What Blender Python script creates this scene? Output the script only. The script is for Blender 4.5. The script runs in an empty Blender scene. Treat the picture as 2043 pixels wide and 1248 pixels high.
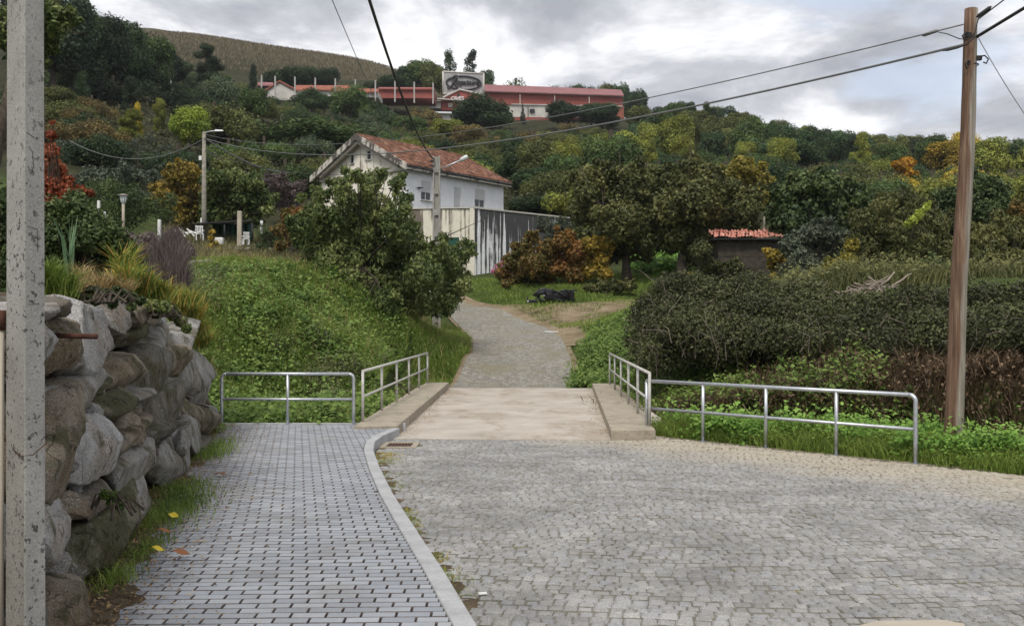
import bpy, bmesh, math, random
import numpy as np
from mathutils import Vector, Matrix, noise as mnoise

S = bpy.context.scene
COL = S.collection
R = math.radians
EYE, FP, U0, V0 = 1.72, 1950.0, 1021.5, 648.0

# ------------------------------------------------------------------ camera
cam = bpy.data.cameras.new('camera')
co = bpy.data.objects.new('camera', cam); COL.objects.link(co)
cam.sensor_width = 36.0; cam.lens = 36.0 * FP / 2043.0
cam.shift_y = 24.0 / 2043.0
cam.clip_start = 0.05; cam.clip_end = 6000
co.location = (0, 0, EYE); co.rotation_euler = (R(90), 0, 0)
S.camera = co

# ------------------------------------------------------------------ sky, sun, exposure
SUN_EL, SUN_AZ = 54, 194          # azimuth: degrees clockwise from +Y (the light comes from behind left)
w = bpy.data.worlds.new("World"); S.world = w; w.use_nodes = True
nt = w.node_tree; nt.nodes.clear()
def N(t, **k):
    n = nt.nodes.new(t)
    for a, b in k.items(): setattr(n, a, b)
    return n
L = nt.links.new
out = N('ShaderNodeOutputWorld'); bg = N('ShaderNodeBackground'); bg.inputs[1].default_value = 0.1
sky = N('ShaderNodeTexSky'); sky.sky_type = 'NISHITA'; sky.sun_disc = False
sky.sun_elevation = R(SUN_EL); sky.sun_rotation = R(SUN_AZ); sky.air_density = 1.0; sky.dust_density = 1.5
tc = N('ShaderNodeTexCoord'); sep = N('ShaderNodeSeparateXYZ'); L(tc.outputs['Generated'], sep.inputs[0])
addz = N('ShaderNodeMath', operation='ADD'); addz.inputs[1].default_value = 0.22
mx = N('ShaderNodeMath', operation='MAXIMUM'); mx.inputs[1].default_value = 0.0
L(sep.outputs['Z'], mx.inputs[0]); L(mx.outputs[0], addz.inputs[0])
dx = N('ShaderNodeMath', operation='DIVIDE'); dy = N('ShaderNodeMath', operation='DIVIDE')
L(sep.outputs['X'], dx.inputs[0]); L(addz.outputs[0], dx.inputs[1]); L(sep.outputs['Y'], dy.inputs[0]); L(addz.outputs[0], dy.inputs[1])
cmb = N('ShaderNodeCombineXYZ'); L(dx.outputs[0], cmb.inputs[0]); L(dy.outputs[0], cmb.inputs[1])
def wnoise(scale, detail, off, dist=0.3, rough=0.55):
    mp = N('ShaderNodeMapping'); mp.inputs['Location'].default_value = off
    L(cmb.outputs[0], mp.inputs[0])
    n = N('ShaderNodeTexNoise'); n.inputs['Scale'].default_value = scale; n.inputs['Detail'].default_value = detail
    n.inputs['Distortion'].default_value = dist; n.inputs['Roughness'].default_value = rough
    L(mp.outputs[0], n.inputs['Vector']); return n.outputs['Fac']
def wramp(src, pts):
    r = N('ShaderNodeValToRGB'); e = r.color_ramp.elements
    while len(e) < len(pts): e.new(0.5)
    for i, (p, c) in enumerate(pts): e[i].position = p; e[i].color = (*c, 1)
    L(src, r.inputs[0]); return r.outputs[0]
cl = wramp(wnoise(2.3, 9, (1.2, 6.4, 0), 0.2, .58), [(0.36, (3.9, 4.05, 4.5)), (0.46, (5.6, 5.75, 6.2)), (0.54, (8.6, 8.65, 8.95)), (0.62, (11.2, 11.2, 11.1))])
gap = wramp(wnoise(1.6, 7, (7.7, 4.2, 2.0), 0.2), [(0.54, (0, 0, 0)), (0.64, (0.75, 0.75, 0.75))])
blue = N('ShaderNodeMixRGB', blend_type='MIX'); blue.inputs[0].default_value = 0.6
L(sky.outputs[0], blue.inputs[1]); blue.inputs[2].default_value = (8.2, 9.0, 10.4, 1)
mixc = N('ShaderNodeMixRGB', blend_type='MIX')
L(gap, mixc.inputs[0]); L(cl, mixc.inputs[1]); L(blue.outputs[0], mixc.inputs[2])
L(mixc.outputs[0], bg.inputs[0]); L(bg.outputs[0], out.inputs[0])

sl = bpy.data.lights.new('sun', 'SUN'); so = bpy.data.objects.new('sun', sl); COL.objects.link(so)
sl.energy = 2.2; sl.angle = R(20); sl.color = (1.0, 0.94, 0.85)
az, el = R(SUN_AZ), R(SUN_EL)
sdir = Vector((math.sin(az) * math.cos(el), math.cos(az) * math.cos(el), math.sin(el)))
so.rotation_euler = sdir.to_track_quat('Z', 'Y').to_euler(); so.location = (0, 0, 60)
S.view_settings.view_transform = 'Standard'; S.view_settings.look = 'None'
S.view_settings.exposure = 0.2; S.view_settings.gamma = 1.0; S.view_settings.use_curve_mapping = False
S.cycles.max_bounces = 6; S.cycles.transparent_max_bounces = 4; S.cycles.diffuse_bounces = 3

# ------------------------------------------------------------------ helpers
rng = np.random.default_rng(7)
random.seed(11)
def P(u, v, Y):
    return Vector(((u - U0) / FP * Y, Y, EYE - (v - V0) / FP * Y))
def G(u, v, z=0.0):
    Y = (EYE - z) * FP / (v - V0)
    return Vector(((u - U0) / FP * Y, Y, z))
def tag(o, label=None, cat=None, group=None, kind=None):
    if label: o['label'] = label
    if cat: o['category'] = cat
    if group: o['group'] = group
    if kind: o['kind'] = kind
    return o
def empty(name, loc=(0, 0, 0), rz=0, label=None, cat=None, group=None):
    o = bpy.data.objects.new(name, None); COL.objects.link(o)
    o.location = loc; o.rotation_euler = (0, 0, rz); o.empty_display_size = 0.2
    return tag(o, label, cat, group)
def link(name, me, mat=None, parent=None, smooth=False, loc=None):
    if mat is not None and not me.materials: me.materials.append(mat)
    o = bpy.data.objects.new(name, me); COL.objects.link(o)
    if parent: o.parent = parent
    if loc is not None: o.location = loc
    if smooth: me.polygons.foreach_set('use_smooth', np.ones(len(me.polygons), bool))
    return o
class MB:
    def __init__(s): s.v = []; s.f = []; s.t = []
    def add(s, vs, fs, t=None):
        b = len(s.v); s.v += [tuple(p) for p in vs]; s.f += [tuple(i + b for i in f) for f in fs]
        s.t += [random.random() if t is None else t] * len(fs)
        return s
    def box(s, c, d, rz=0, t=None):
        x, y, z = d[0] / 2, d[1] / 2, d[2] / 2; cs, sn = math.cos(rz), math.sin(rz)
        vs = [(c[0] + a * x * cs - b * y * sn, c[1] + a * x * sn + b * y * cs, c[2] + e * z) for e in (-1, 1) for a, b in ((-1, -1), (1, -1), (1, 1), (-1, 1))]
        return s.add(vs, [(3, 2, 1, 0), (4, 5, 6, 7), (0, 1, 5, 4), (1, 2, 6, 5), (2, 3, 7, 6), (3, 0, 4, 7)], t)
    def tube(s, pts, rad, n=8, cap=True):
        pts = [Vector(p) for p in pts]; m = len(pts)
        rads = rad if hasattr(rad, '__len__') else [rad] * m
        vs = []; ref = None
        for i, p in enumerate(pts):
            d = (pts[min(i + 1, m - 1)] - pts[max(i - 1, 0)]).normalized()
            if ref is None: ref = Vector((1, 0, 0)) if abs(d.x) < 0.8 else Vector((0, 1, 0))
            a = (ref - d * ref.dot(d)).normalized(); ref = a; b = d.cross(a)
            for k in range(n):
                an = 2 * math.pi * k / n
                vs.append(p + (a * math.cos(an) + b * math.sin(an)) * rads[i])
        fs = [(i * n + k, i * n + (k + 1) % n, (i + 1) * n + (k + 1) % n, (i + 1) * n + k) for i in range(m - 1) for k in range(n)]
        if cap: fs += [tuple(range(n))[::-1], tuple(range((m - 1) * n, m * n))]
        return s.add(vs, fs)
    def prism(s, poly, z0, z1, t=None):
        n = len(poly)
        z0 = z0 if hasattr(z0, '__len__') else [z0] * n; z1 = z1 if hasattr(z1, '__len__') else [z1] * n
        vs = [(p[0], p[1], z) for p, z in zip(poly, z0)] + [(p[0], p[1], z) for p, z in zip(poly, z1)]
        return s.add(vs, [tuple(range(n))[::-1], tuple(range(n, 2 * n))] + [(i, (i + 1) % n, n + (i + 1) % n, n + i) for i in range(n)], t)
    def mesh(s, name):
        me = bpy.data.meshes.new(name); me.from_pydata(s.v, [], s.f)
        at = me.attributes.new('tint', 'FLOAT', 'FACE'); at.data.foreach_set('value', np.array(s.t, 'f'))
        return me
    def build(s, name, mat, parent=None, smooth=False):
        o = link(name, s.mesh(name), mat, parent, smooth)
        if smooth:
            for e in []: pass
        return o
def bevel(o, wd=0.01, seg=2):
    m = o.modifiers.new('b', 'BEVEL'); m.width = wd; m.segments = seg; m.limit_method = 'ANGLE'
    return o
def np_mesh(name, V, F, tint=None, nper=4):
    me = bpy.data.meshes.new(name)
    nv, nf = len(V), len(F)
    me.vertices.add(nv); me.vertices.foreach_set('co', V.astype('f').ravel())
    me.loops.add(nf * nper); me.loops.foreach_set('vertex_index', F.astype('i').ravel())
    me.polygons.add(nf); me.polygons.foreach_set('loop_start', np.arange(0, nf * nper, nper, dtype='i'))
    if tint is not None:
        at = me.attributes.new('tint', 'FLOAT', 'FACE'); at.data.foreach_set('value', tint.astype('f'))
    me.update(calc_edges=True)
    return me
def unit(a): return a / np.maximum(np.linalg.norm(a, axis=1, keepdims=True), 1e-9)
def leaf_mesh(name, C, Nrm, Lg, Wd, tint, down=0.0, r=rng):
    """rhombic folded leaves: centres C, normals Nrm"""
    n = len(C); Nrm = unit(Nrm)
    t = unit(np.cross(Nrm, r.normal(size=(n, 3))))
    if down: t = unit(t + np.array([0, 0, -down])); Nrm = unit(Nrm - t * (Nrm * t).sum(1, keepdims=True))
    b = np.cross(Nrm, t)
    Lg = np.broadcast_to(Lg, n)[:, None] / 2; Wd = np.broadcast_to(Wd, n)[:, None] / 2
    V = np.stack([C - t * Lg, C + b * Wd - t * Lg * .15 + Nrm * Wd * .35, C + t * Lg, C - b * Wd - t * Lg * .15 + Nrm * Wd * .35], 1).reshape(-1, 3)
    F = np.arange(4 * n).reshape(n, 4)
    return np_mesh(name, V, F, tint)
def blade_mesh(name, B, H, Wd, lean, tint, r=rng, up=None):
    """grass blades from base points B, height H, width Wd, tip lean"""
    n = len(B); a = r.uniform(0, 2 * np.pi, n); d = np.stack([np.cos(a), np.sin(a), 0 * a], 1)
    a2 = r.uniform(0, 2 * np.pi, n); s = np.stack([np.cos(a2), np.sin(a2), 0 * a], 1)
    H = np.broadcast_to(H, n)[:, None]; Wd = np.broadcast_to(Wd, n)[:, None]; lean = np.broadcast_to(lean, n)[:, None]
    U = np.array([0, 0, 1.0])
    m = B + U * H * .55 + d * H * lean * .3; tip = B + U * H * (1 - .35 * np.minimum(lean, 1.3)) + d * H * lean
    V = np.stack([B - s * Wd / 2, B + s * Wd / 2, m + s * Wd * .4, m - s * Wd * .4, tip + s * Wd * .06, tip - s * Wd * .06], 1).reshape(-1, 3)
    i = np.arange(n)[:, None] * 6
    F = np.concatenate([i + np.array([0, 1, 2, 3]), i + np.array([3, 2, 4, 5])], 1).reshape(-1, 4)
    return np_mesh(name, V, F, np.repeat(tint, 2))

# ------------------------------------------------------------------ materials
class M_:
    def __init__(s, name, rough=0.8, spec=0.3, metal=0.0):
        s.m = bpy.data.materials.new(name); s.m.use_nodes = True; s.nt = s.m.node_tree
        s.b = s.nt.nodes['Principled BSDF']; s.b.inputs['Roughness'].default_value = rough
        s.b.inputs['Specular IOR Level'].default_value = spec; s.b.inputs['Metallic'].default_value = metal
        s.c = None
    def n(s, t, **k):
        x = s.nt.nodes.new(t)
        for a, b in k.items(): setattr(x, a, b)
        return x
    def l(s, a, b): s.nt.links.new(a, b)
    def coord(s, kind='Object', scale=(1, 1, 1), loc=(0, 0, 0)):
        if kind == 'World': c = s.n('ShaderNodeNewGeometry').outputs['Position']
        else: c = s.n('ShaderNodeTexCoord').outputs[kind]
        mp = s.n('ShaderNodeMapping'); mp.inputs['Scale'].default_value = scale; mp.inputs['Location'].default_value = loc
        s.l(c, mp.inputs[0]); return mp.outputs[0]
    def noise(s, scale, detail=4, rough=0.55, vec=None, dist=0.0):
        t = s.n('ShaderNodeTexNoise'); t.inputs['Scale'].default_value = scale; t.inputs['Detail'].default_value = detail
        t.inputs['Roughness'].default_value = rough; t.inputs['Distortion'].default_value = dist
        s.l(vec if vec is not None else s.coord('World'), t.inputs['Vector']); return t.outputs['Fac']
    def ramp(s, src, pts, interp='LINEAR'):
        r = s.n('ShaderNodeValToRGB'); r.color_ramp.interpolation = interp; e = r.color_ramp.elements
        while len(e) < len(pts): e.new(0.5)
        for i, (p, c) in enumerate(pts):
            e[i].position = p; e[i].color = (*(c if hasattr(c, '__len__') else (c, c, c)), 1)
        s.l(src, r.inputs[0]); return r.outputs[0]
    def mix(s, fac, a, b, mode='MIX'):
        x = s.n('ShaderNodeMixRGB', blend_type=mode)
        for i, q in enumerate((fac, a, b)):
            if hasattr(q, 'is_output'): s.l(q, x.inputs[i])
            elif i == 0: x.inputs[0].default_value = q
            else: x.inputs[i].default_value = (*q, 1) if hasattr(q, '__len__') else (q, q, q, 1)
        return x.outputs[0]
    def math(s, op, a, b=0.0):
        x = s.n('ShaderNodeMath', operation=op)
        for i, q in enumerate((a, b)):
            if hasattr(q, 'is_output'): s.l(q, x.inputs[i])
            else: x.inputs[i].default_value = q
        return x.outputs[0]
    def tint(s): return s.n('ShaderNodeAttribute', attribute_name='tint').outputs['Fac']
    def rand(s): return s.n('ShaderNodeObjectInfo').outputs['Random']
    def ocol(s): return s.n('ShaderNodeObjectInfo').outputs['Color']
    def color(s, c):
        if hasattr(c, 'is_output'): s.l(c, s.b.inputs['Base Color'])
        else: s.b.inputs['Base Color'].default_value = (*c, 1)
        return s
    def bump(s, h, strength=0.4, dist=0.02):
        b = s.n('ShaderNodeBump'); b.inputs['Strength'].default_value = strength; b.inputs['Distance'].default_value = dist
        s.l(h, b.inputs['Height']); s.l(b.outputs[0], s.b.inputs['Normal']); return s

def leaf_mat(name, cols, trans=0.25, patch=0.5):
    """cols: 3 colours by per-leaf tint, with clumpy variation in space"""
    m = M_(name, 0.55, 0.25); cols = [tuple(min(.8, x * 1.28) for x in c) for c in cols]
    k = m.math('ADD', m.math('MULTIPLY', m.tint(), 0.6), m.math('MULTIPLY', m.noise(patch, 3), 0.5))
    c = m.ramp(k, [(0.25, cols[0]), (0.52, cols[1]), (0.85, cols[2])])  # lightest stop also paints in the sunlit speckle on leaves
    return leaf_fin(m, c, trans)
def leaf_fin(m, c, trans):
    m.color(c)
    t = m.n('ShaderNodeBsdfTranslucent'); m.l(c, t.inputs[0])
    x = m.n('ShaderNodeMixShader'); x.inputs[0].default_value = trans
    o = m.nt.nodes['Material Output']; m.l(m.b.outputs[0], x.inputs[1]); m.l(t.outputs[0], x.inputs[2]); m.l(x.outputs[0], o.inputs[0])
    return m.m
def tree_mat():
    m = M_('tree_foliage', 0.6, 0.2)
    tn = m.tint()
    g = m.ramp(tn, [(0.0, 0.6), (0.5, 1.45), (1.0, 3.2)])  # bright end of the ramp stands for sunlit leaves, painted into the colour
    c = m.mix(1.0, m.ocol(), g, 'MULTIPLY')
    h = m.ramp(m.noise(0.6, 3), [(0.4, 0), (0.65, 1)])
    c2 = m.mix(m.math('MULTIPLY', h, 0.45), c, m.mix(1.0, c, (1.45, 1.15, 0.7), 'MULTIPLY'))
    return leaf_fin(m, c2, 0.22)
MAT = {}
MAT['tree'] = tree_mat()
def simple(name, c, rough=0.8, spec=0.3, metal=0, var=0.15, scale=3.0, bmp=0.0, bscale=30):
    m = M_(name, rough, spec, metal)
    a = tuple(x * (1 - var) for x in c); b = tuple(min(1, x * (1 + var)) for x in c)
    m.color(m.ramp(m.noise(scale, 5), [(0.3, a), (0.7, b)]))
    if bmp: m.bump(m.noise(bscale, 6), bmp, 0.01)
    return m.m
def mat_sett(sand=True):
    m = M_('granite_sett', 0.75, 0.3)
    k = m.math('FRACT', m.math('ADD', m.tint(), m.rand()))
    base = m.ramp(k, [(0.0, (.235, .230, .220)), (0.35, (.275, .270, .260)), (0.6, (.305, .297, .285)), (0.8, (.28, .282, .287)), (1.0, (.35, .34, .325))])
    sp = m.ramp(m.noise(95, 4, .7), [(0.3, 0.55), (0.5, 1.0), (0.7, 1.4)])
    c = m.mix(1.0, base, sp, 'MULTIPLY')
    big = m.ramp(m.noise(0.9, 7, .65), [(0.35, 0.76), (0.65, 1.16)])
    c = m.mix(1.0, c, big, 'MULTIPLY')
    # sand washed against the right-hand edge of the street
    pos = m.n('ShaderNodeNewGeometry').outputs['Position']
    sx = m.n('ShaderNodeSeparateXYZ'); m.l(pos, sx.inputs[0])
    d = m.math('ADD', m.math('MULTIPLY', sx.outputs[0], 0.73), m.math('MULTIPLY', sx.outputs[1], 0.68))
    d = m.math('SUBTRACT', d, m.math('MULTIPLY', m.noise(0.8, 5), 2.2))
    fac = m.ramp(m.math('MULTIPLY', m.math('SUBTRACT', d, 9.3), 0.5), [(0.0, 0), (0.8, 0.8)])
    sand = m.ramp(m.noise(7, 6, 0.7), [(0.3, (.34, .29, .21)), (0.7, (.48, .43, .34))])
    m.color(m.mix(fac, c, sand)); m.bump(m.noise(70, 6, 0.65), 0.55, 0.008)
    return m.m
MAT['sett'] = mat_sett()
def mat_paver():
    m = M_('concrete_paver', 0.7, 0.3)
    k = m.math('FRACT', m.math('ADD', m.tint(), m.rand()))
    base = m.ramp(k, [(0.0, (.26, .278, .31)), (0.5, (.315, .335, .368)), (1.0, (.37, .39, .42))])
    c = m.mix(1.0, base, m.ramp(m.noise(220, 3), [(0.3, 0.85), (0.7, 1.12)]), 'MULTIPLY')
    st = m.ramp(m.noise(1.3, 8, 0.7), [(0.42, (1.05, 1.05, 1.05)), (0.55, (.95, .94, .92)), (0.70, (.74, .70, .63))])
    m.color(m.mix(1.0, c, st, 'MULTIPLY')); m.bump(m.noise(180, 4), 0.3, 0.004)
    return m.m
MAT['paver'] = mat_paver()
def mat_stone():
    m = M_('boulder_granite', 0.85, 0.25)
    v = m.coord('Object')
    base = m.ramp(m.noise(3.0, 8, 0.6, v), [(0.3, (.66, .64, .61)), (0.5, (.98, .98, .97)), (0.7, (1.3, 1.3, 1.3))])
    c = m.mix(1.0, m.ocol(), base, 'MULTIPLY')
    sp = m.ramp(m.noise(95, 6, 0.75, v), [(0.34, 0.42), (0.5, 1.0), (0.64, 1.65)])
    c = m.mix(1.0, c, sp, 'MULTIPLY')
    lich = m.ramp(m.noise(20, 6, 0.75, v, 0.6), [(0.58, 0), (0.64, 0.75)])
    c = m.mix(lich, c, (.52, .52, .50))
    brown = m.ramp(m.noise(2.2, 6, 0.7, m.coord('Object', loc=(5, 2, 1))), [(0.47, 0), (0.66, 0.7)])
    c = m.mix(brown, c, m.mix(1.0, c, (.62, .47, .31), 'MULTIPLY'))
    oi = m.n('ShaderNodeObjectInfo')
    mo = m.math('ADD', m.noise(3.4, 7, 0.65, m.coord('Object', loc=(1, 7, 3))), m.math('MULTIPLY', oi.outputs['Alpha'], 0.34))
    c = m.mix(m.ramp(mo, [(0.60, 0), (0.72, 0.85)]), c, m.ramp(m.noise(25, 5, 0.6, v), [(0.3, (.04, .04, .018)), (0.7, (.13, .125, .05))]))
    crk = m.n('ShaderNodeTexVoronoi'); crk.feature = 'DISTANCE_TO_EDGE'; crk.inputs['Scale'].default_value = 1.3
    dv = m.n('ShaderNodeVectorMath', operation='ADD'); nz = m.n('ShaderNodeTexNoise'); nz.inputs['Scale'].default_value = 3; m.l(v, nz.inputs['Vector'])
    m.l(v, dv.inputs[0]); m.l(nz.outputs['Color'], dv.inputs[1]); m.l(dv.outputs[0], crk.inputs['Vector'])
    cr = m.ramp(crk.outputs['Distance'], [(0.0, 0.25), (0.012, 1)])
    c = m.mix(1.0, c, cr, 'MULTIPLY')
    m.color(c)
    h = m.math('ADD', m.math('MULTIPLY', m.noise(9, 10, 0.68, v), 1.0), m.math('MULTIPLY', m.noise(70, 5, 0.75, v), 0.4))
    m.bump(h, 1.0, 0.08); return m.m
MAT['stone'] = mat_stone()
def mat_conc(name, c, sc=1.0, black=0.0, algae=0.0):
    m = M_(name, 0.85, 0.25)
    v = m.coord('World')
    a = m.ramp(m.noise(4 * sc, 8, 0.65, v), [(0.3, tuple(x * .8 for x in c)), (0.7, tuple(min(1, x * 1.15) for x in c))])
    a = m.mix(1.0, a, m.ramp(m.noise(120 * sc, 3, 0.6, v), [(0.3, 0.8), (0.7, 1.15)]), 'MULTIPLY')
    if black:
        pits = m.ramp(m.noise(38 * sc, 3, 0.6, v), [(0.585, 0), (0.63, 1)])
        area = m.ramp(m.noise(2.2, 3, 0.5, v), [(0.36, 0.3), (0.6, 1)])
        a = m.mix(m.math('MULTIPLY', m.math('MULTIPLY', pits, area), black), a, (.055, .05, .045))
    if algae: a = m.mix(m.math('MULTIPLY', m.ramp(m.noise(2.5, 6, 0.7, v), [(0.5, 0), (0.7, 1)]), algae), a, (.1, .1, .04))
    m.color(a); m.bump(m.noise(90 * sc, 6, 0.6, v), 0.5, 0.006)
    return m.m
MAT['pole_conc'] = mat_conc('pole_concrete', (.37, .36, .335), 1.0, 0.9)
MAT['pole_conc2'] = mat_conc('weathered_pole_concrete', (.34, .33, .30), 1.0, 0.5)
MAT['kerb'] = mat_conc('kerb_concrete', (.42, .425, .43), 1.0, 0.15)
MAT['coping'] = mat_conc('old_bridge_kerb_concrete', (.38, .33, .26), 1.0, 0.5, 0.5)
def mat_deck():
    m = M_('bridge_deck_concrete', 0.8, 0.3)
    v = m.coord('World')
    a = m.ramp(m.noise(1.2, 7, 0.6, v), [(0.3, (.38, .335, .28)), (0.55, (.47, .42, .36)), (0.75, (.55, .51, .45))])
    st = m.ramp(m.noise(0.8, 9, 0.75, m.coord('World', (1, .5, 1), (3, 1, 0)), 0.3), [(0.50, 0), (0.62, 0.75)])
    a = m.mix(st, a, (.27, .21, .15))
    m.color(m.mix(1.0, a, m.ramp(m.noise(60, 4, 0.7, v), [(0.3, .82), (0.7, 1.12)]), 'MULTIPLY'))
    m.bump(m.noise(45, 6), 0.4, 0.006); return m.m
MAT['deck'] = mat_deck()
def mat_galv():
    m = M_('galvanised_steel', 0.42, 0.5, 0.75)
    m.color(m.ramp(m.noise(9, 6, 0.7), [(0.3, (.40, .42, .45)), (0.7, (.62, .64, .67))])); m.bump(m.noise(60, 3), 0.12, 0.002); return m.m
MAT['galv'] = mat_galv()
def mat_oldrail():
    m = M_('painted_old_steel', 0.65, 0.35, 0.2)
    a = m.ramp(m.noise(6, 6, 0.7), [(0.35, (.40, .39, .36)), (0.7, (.62, .61, .57))])
    m.color(m.mix(m.ramp(m.noise(11, 6, 0.75), [(0.60, 0), (0.66, 0.9)]), a, (.20, .09, .04))); m.bump(m.noise(50, 3), 0.2, 0.003); return m.m
MAT['oldrail'] = mat_oldrail()
def mat_soil(name, c1, c2, c3, sc=1.0):
    m = M_(name, 0.95, 0.1)
    a = m.ramp(m.noise(1.5 * sc, 9, 0.7), [(0.3, c1), (0.5, c2), (0.7, c3)])
    m.color(m.mix(1.0, a, m.ramp(m.noise(60 * sc, 4, 0.7), [(0.3, .6), (0.7, 1.3)]), 'MULTIPLY')); m.bump(m.noise(30 * sc, 8, 0.7), 0.8, 0.03); return m.m
MAT['soil'] = mat_soil('litter_soil', (.075, .055, .035), (.13, .10, .065), (.20, .155, .10))
MAT['joint'] = mat_soil('joint_soil', (.13, .12, .09), (.22, .205, .17), (.30, .28, .245), 1.2)
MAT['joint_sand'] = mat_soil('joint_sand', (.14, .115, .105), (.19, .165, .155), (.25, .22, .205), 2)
MAT['track'] = mat_soil('dirt_track_soil', (.14, .11, .065), (.23, .18, .115), (.33, .27, .185), 0.6)
MAT['wood'] = None
def mat_pole_wood():
    m = M_('brown_grey_pole_wood', 0.8, 0.2)
    v = m.coord('Object', (14, 14, 0.55))
    a = m.ramp(m.noise(2.2, 8, 0.65, v, 0.5), [(0.32, (.07, .045, .03)), (0.5, (.15, .09, .06)), (0.72, (.27, .19, .135))])
    # grey side towards +X
    sx = m.n('ShaderNodeSeparateXYZ'); m.l(m.coord('Object'), sx.inputs[0])
    g = m.ramp(m.math('ADD', m.math('MULTIPLY', m.math('SUBTRACT', sx.outputs[0], m.math('MULTIPLY', sx.outputs[2], 0.0465)), 4.5), m.noise(1.5, 5, 0.6, m.coord('Object', (6, 6, .6)))), [(0.26, 0), (0.50, 1)])
    gray = m.ramp(m.noise(2.5, 6, 0.6, v), [(0.3, (.17, .15, .12)), (0.7, (.36, .33, .28))])
    m.color(m.mix(g, a, gray)); m.bump(m.noise(3, 8, 0.6, v), 0.6, 0.01); return m.m
MAT['polewood'] = mat_pole_wood()
MAT['greywood'] = simple('grey_wood', (.27, .25, .21), 0.85, 0.2, 0, 0.3, 6, 0.4)
MAT['bark'] = simple('bark', (.075, .062, .048), 0.9, 0.1, 0, 0.4, 7, 0.7, 25)
MAT['deadwood'] = simple('dead_branch_wood', (.30, .25, .21), 0.9, 0.1, 0, 0.4, 5, 0.5)
MAT['cable'] = simple('black_cable', (.03, .03, .032), 0.6, 0.3, 0, 0.1)
MAT['cable_grey'] = simple('grey_cable', (.16, .165, .165), 0.6, 0.3, 0, 0.1)
MAT['dark'] = simple('dark_metal', (.03, .03, .033), 0.6, 0.4, 0.3, 0.3)
MAT['blackplastic'] = simple('black_scrap_plastic', (.012, .012, .014), 0.45, 0.4, 0, 0.3)
MAT['white'] = simple('white_paint', (.72, .72, .70), 0.6, 0.3, 0, 0.1)
MAT['lampwhite'] = simple('lamp_housing', (.66, .68, .70), 0.4, 0.4, 0, 0.05)
MAT['glass'] = simple('window_glass', (.02, .025, .03), 0.12, 0.6, 0, 0.2)
MAT['shutter'] = simple('grey_roller_shutter', (.56, .56, .56), 0.6, 0.3, 0, 0.06)
MAT['green'] = simple('green_tarpaulin', (.012, .075, .055), 0.6, 0.3, 0, 0.3)
MAT['rust'] = simple('rusty_iron', (.085, .04, .028), 0.9, 0.2, 0, 0.4, 12, 0.5)
MAT['redmetal'] = simple('red_cladding', (.27, .075, .06), 0.7, 0.3, 0, 0.1, 0.3)
MAT['redroof'] = simple('faded_red_roof', (.25, .115, .115), 0.8, 0.2, 0, 0.12, 0.3)
MAT['orange'] = simple('orange_tile_roof', (.27, .10, .065), 0.85, 0.2, 0, 0.25, 1.0)
MAT['cream'] = simple('white_cladding', (.52, .50, .46), 0.8, 0.2, 0, 0.15, 0.5)
MAT['billboard'] = simple('grey_billboard_panel', (.34, .34, .34), 0.8, 0.2, 0, 0.12, 0.6)
MAT['letter'] = simple('dark_sign_lettering', (.045, .045, .05), 0.7, 0.2)
MAT['cable_post'] = simple('grey_post_concrete', (.38, .37, .35), .8, .2)
MAT['pink'] = simple('pink_petals', (.62, .16, .30), 0.6, 0.2, 0, 0.3, 8)
MAT['yellowp'] = simple('yellow_plastic', (.50, .33, .03), 0.5, 0.3)
MAT['conduit'] = simple('beige_conduit', (.42, .37, .30), 0.7, 0.3, 0, 0.15)
MAT['drystone'] = mat_soil('dry_stone', (.13, .12, .09), (.22, .20, .16), (.34, .31, .26), 2)
def mat_tile(name, cols):
    m = M_(name, 0.85, 0.2)
    k = m.math('FRACT', m.math('ADD', m.tint(), m.rand()))
    a = m.ramp(k, cols)
    a = m.mix(m.ramp(m.noise(0.8, 6, 0.7), [(0.5, 0), (0.75, 0.55)]), a, (.07, .055, .045))
    m.color(m.mix(1.0, a, m.ramp(m.noise(9, 5, .7), [(0.3, .7), (0.7, 1.2)]), 'MULTIPLY')); return m.m
MAT['tile'] = mat_tile('house_roof_tile', [(0, (.10, .055, .038)), (0.4, (.18, .085, .056)), (0.75, (.245, .115, .077)), (1, (.32, .19, .135))])
MAT['tile2'] = mat_tile('shed_roof_tile', [(0, (.42, .15, .11)), (0.5, (.60, .26, .20)), (1, (.66, .36, .28))])
def mat_render(name, base, stain_col, thr, top, bot, amt, sc=(1.6, 1.6, 0.12), warm=None):
    """painted render with dirt that has run down from the top edge"""
    m = M_(name, 0.85, 0.2)
    sz = m.n('ShaderNodeSeparateXYZ'); m.l(m.n('ShaderNodeNewGeometry').outputs['Position'], sz.inputs[0])
    h = m.math('DIVIDE', m.math('SUBTRACT', sz.outputs[2], bot), top - bot)
    st = m.noise(1.0, 7, 0.6, m.coord('World', sc), 0.3)
    blot = m.noise(1.3, 8, 0.7, m.coord('World', (1, 1, .5)))
    k = m.math('ADD', m.math('ADD', m.math('MULTIPLY', st, 0.85), m.math('MULTIPLY', blot, 0.3)), m.math('MULTIPLY', h, thr))
    f = m.ramp(k, [(0.61, 0), (0.66, amt)])
    a = m.ramp(m.noise(3, 6, .6), [(0.3, tuple(x * .88 for x in base)), (0.7, base)])
    m.color(m.mix(f, a, stain_col)); m.bump(m.noise(25, 4), 0.2, 0.01); return m.m
MAT['stained'] = mat_render('stained_white_render', (.82, .83, .84), (.03, .03, .03), 0.18, 9.0, 4.6, 0.95, (5.5, 5.5, .16))
MAT['stained_front'] = mat_render('cream_render_with_stains', (.72, .68, .58), (.09, .065, .05), 0.03, 9.0, 4.6, 0.85, (3.2, 3.2, .10))
MAT['house_side'] = mat_render('white_house_render', (.78, .79, .81), (.35, .35, .35), -0.1, 12.9, 8.0, 0.3)
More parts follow.
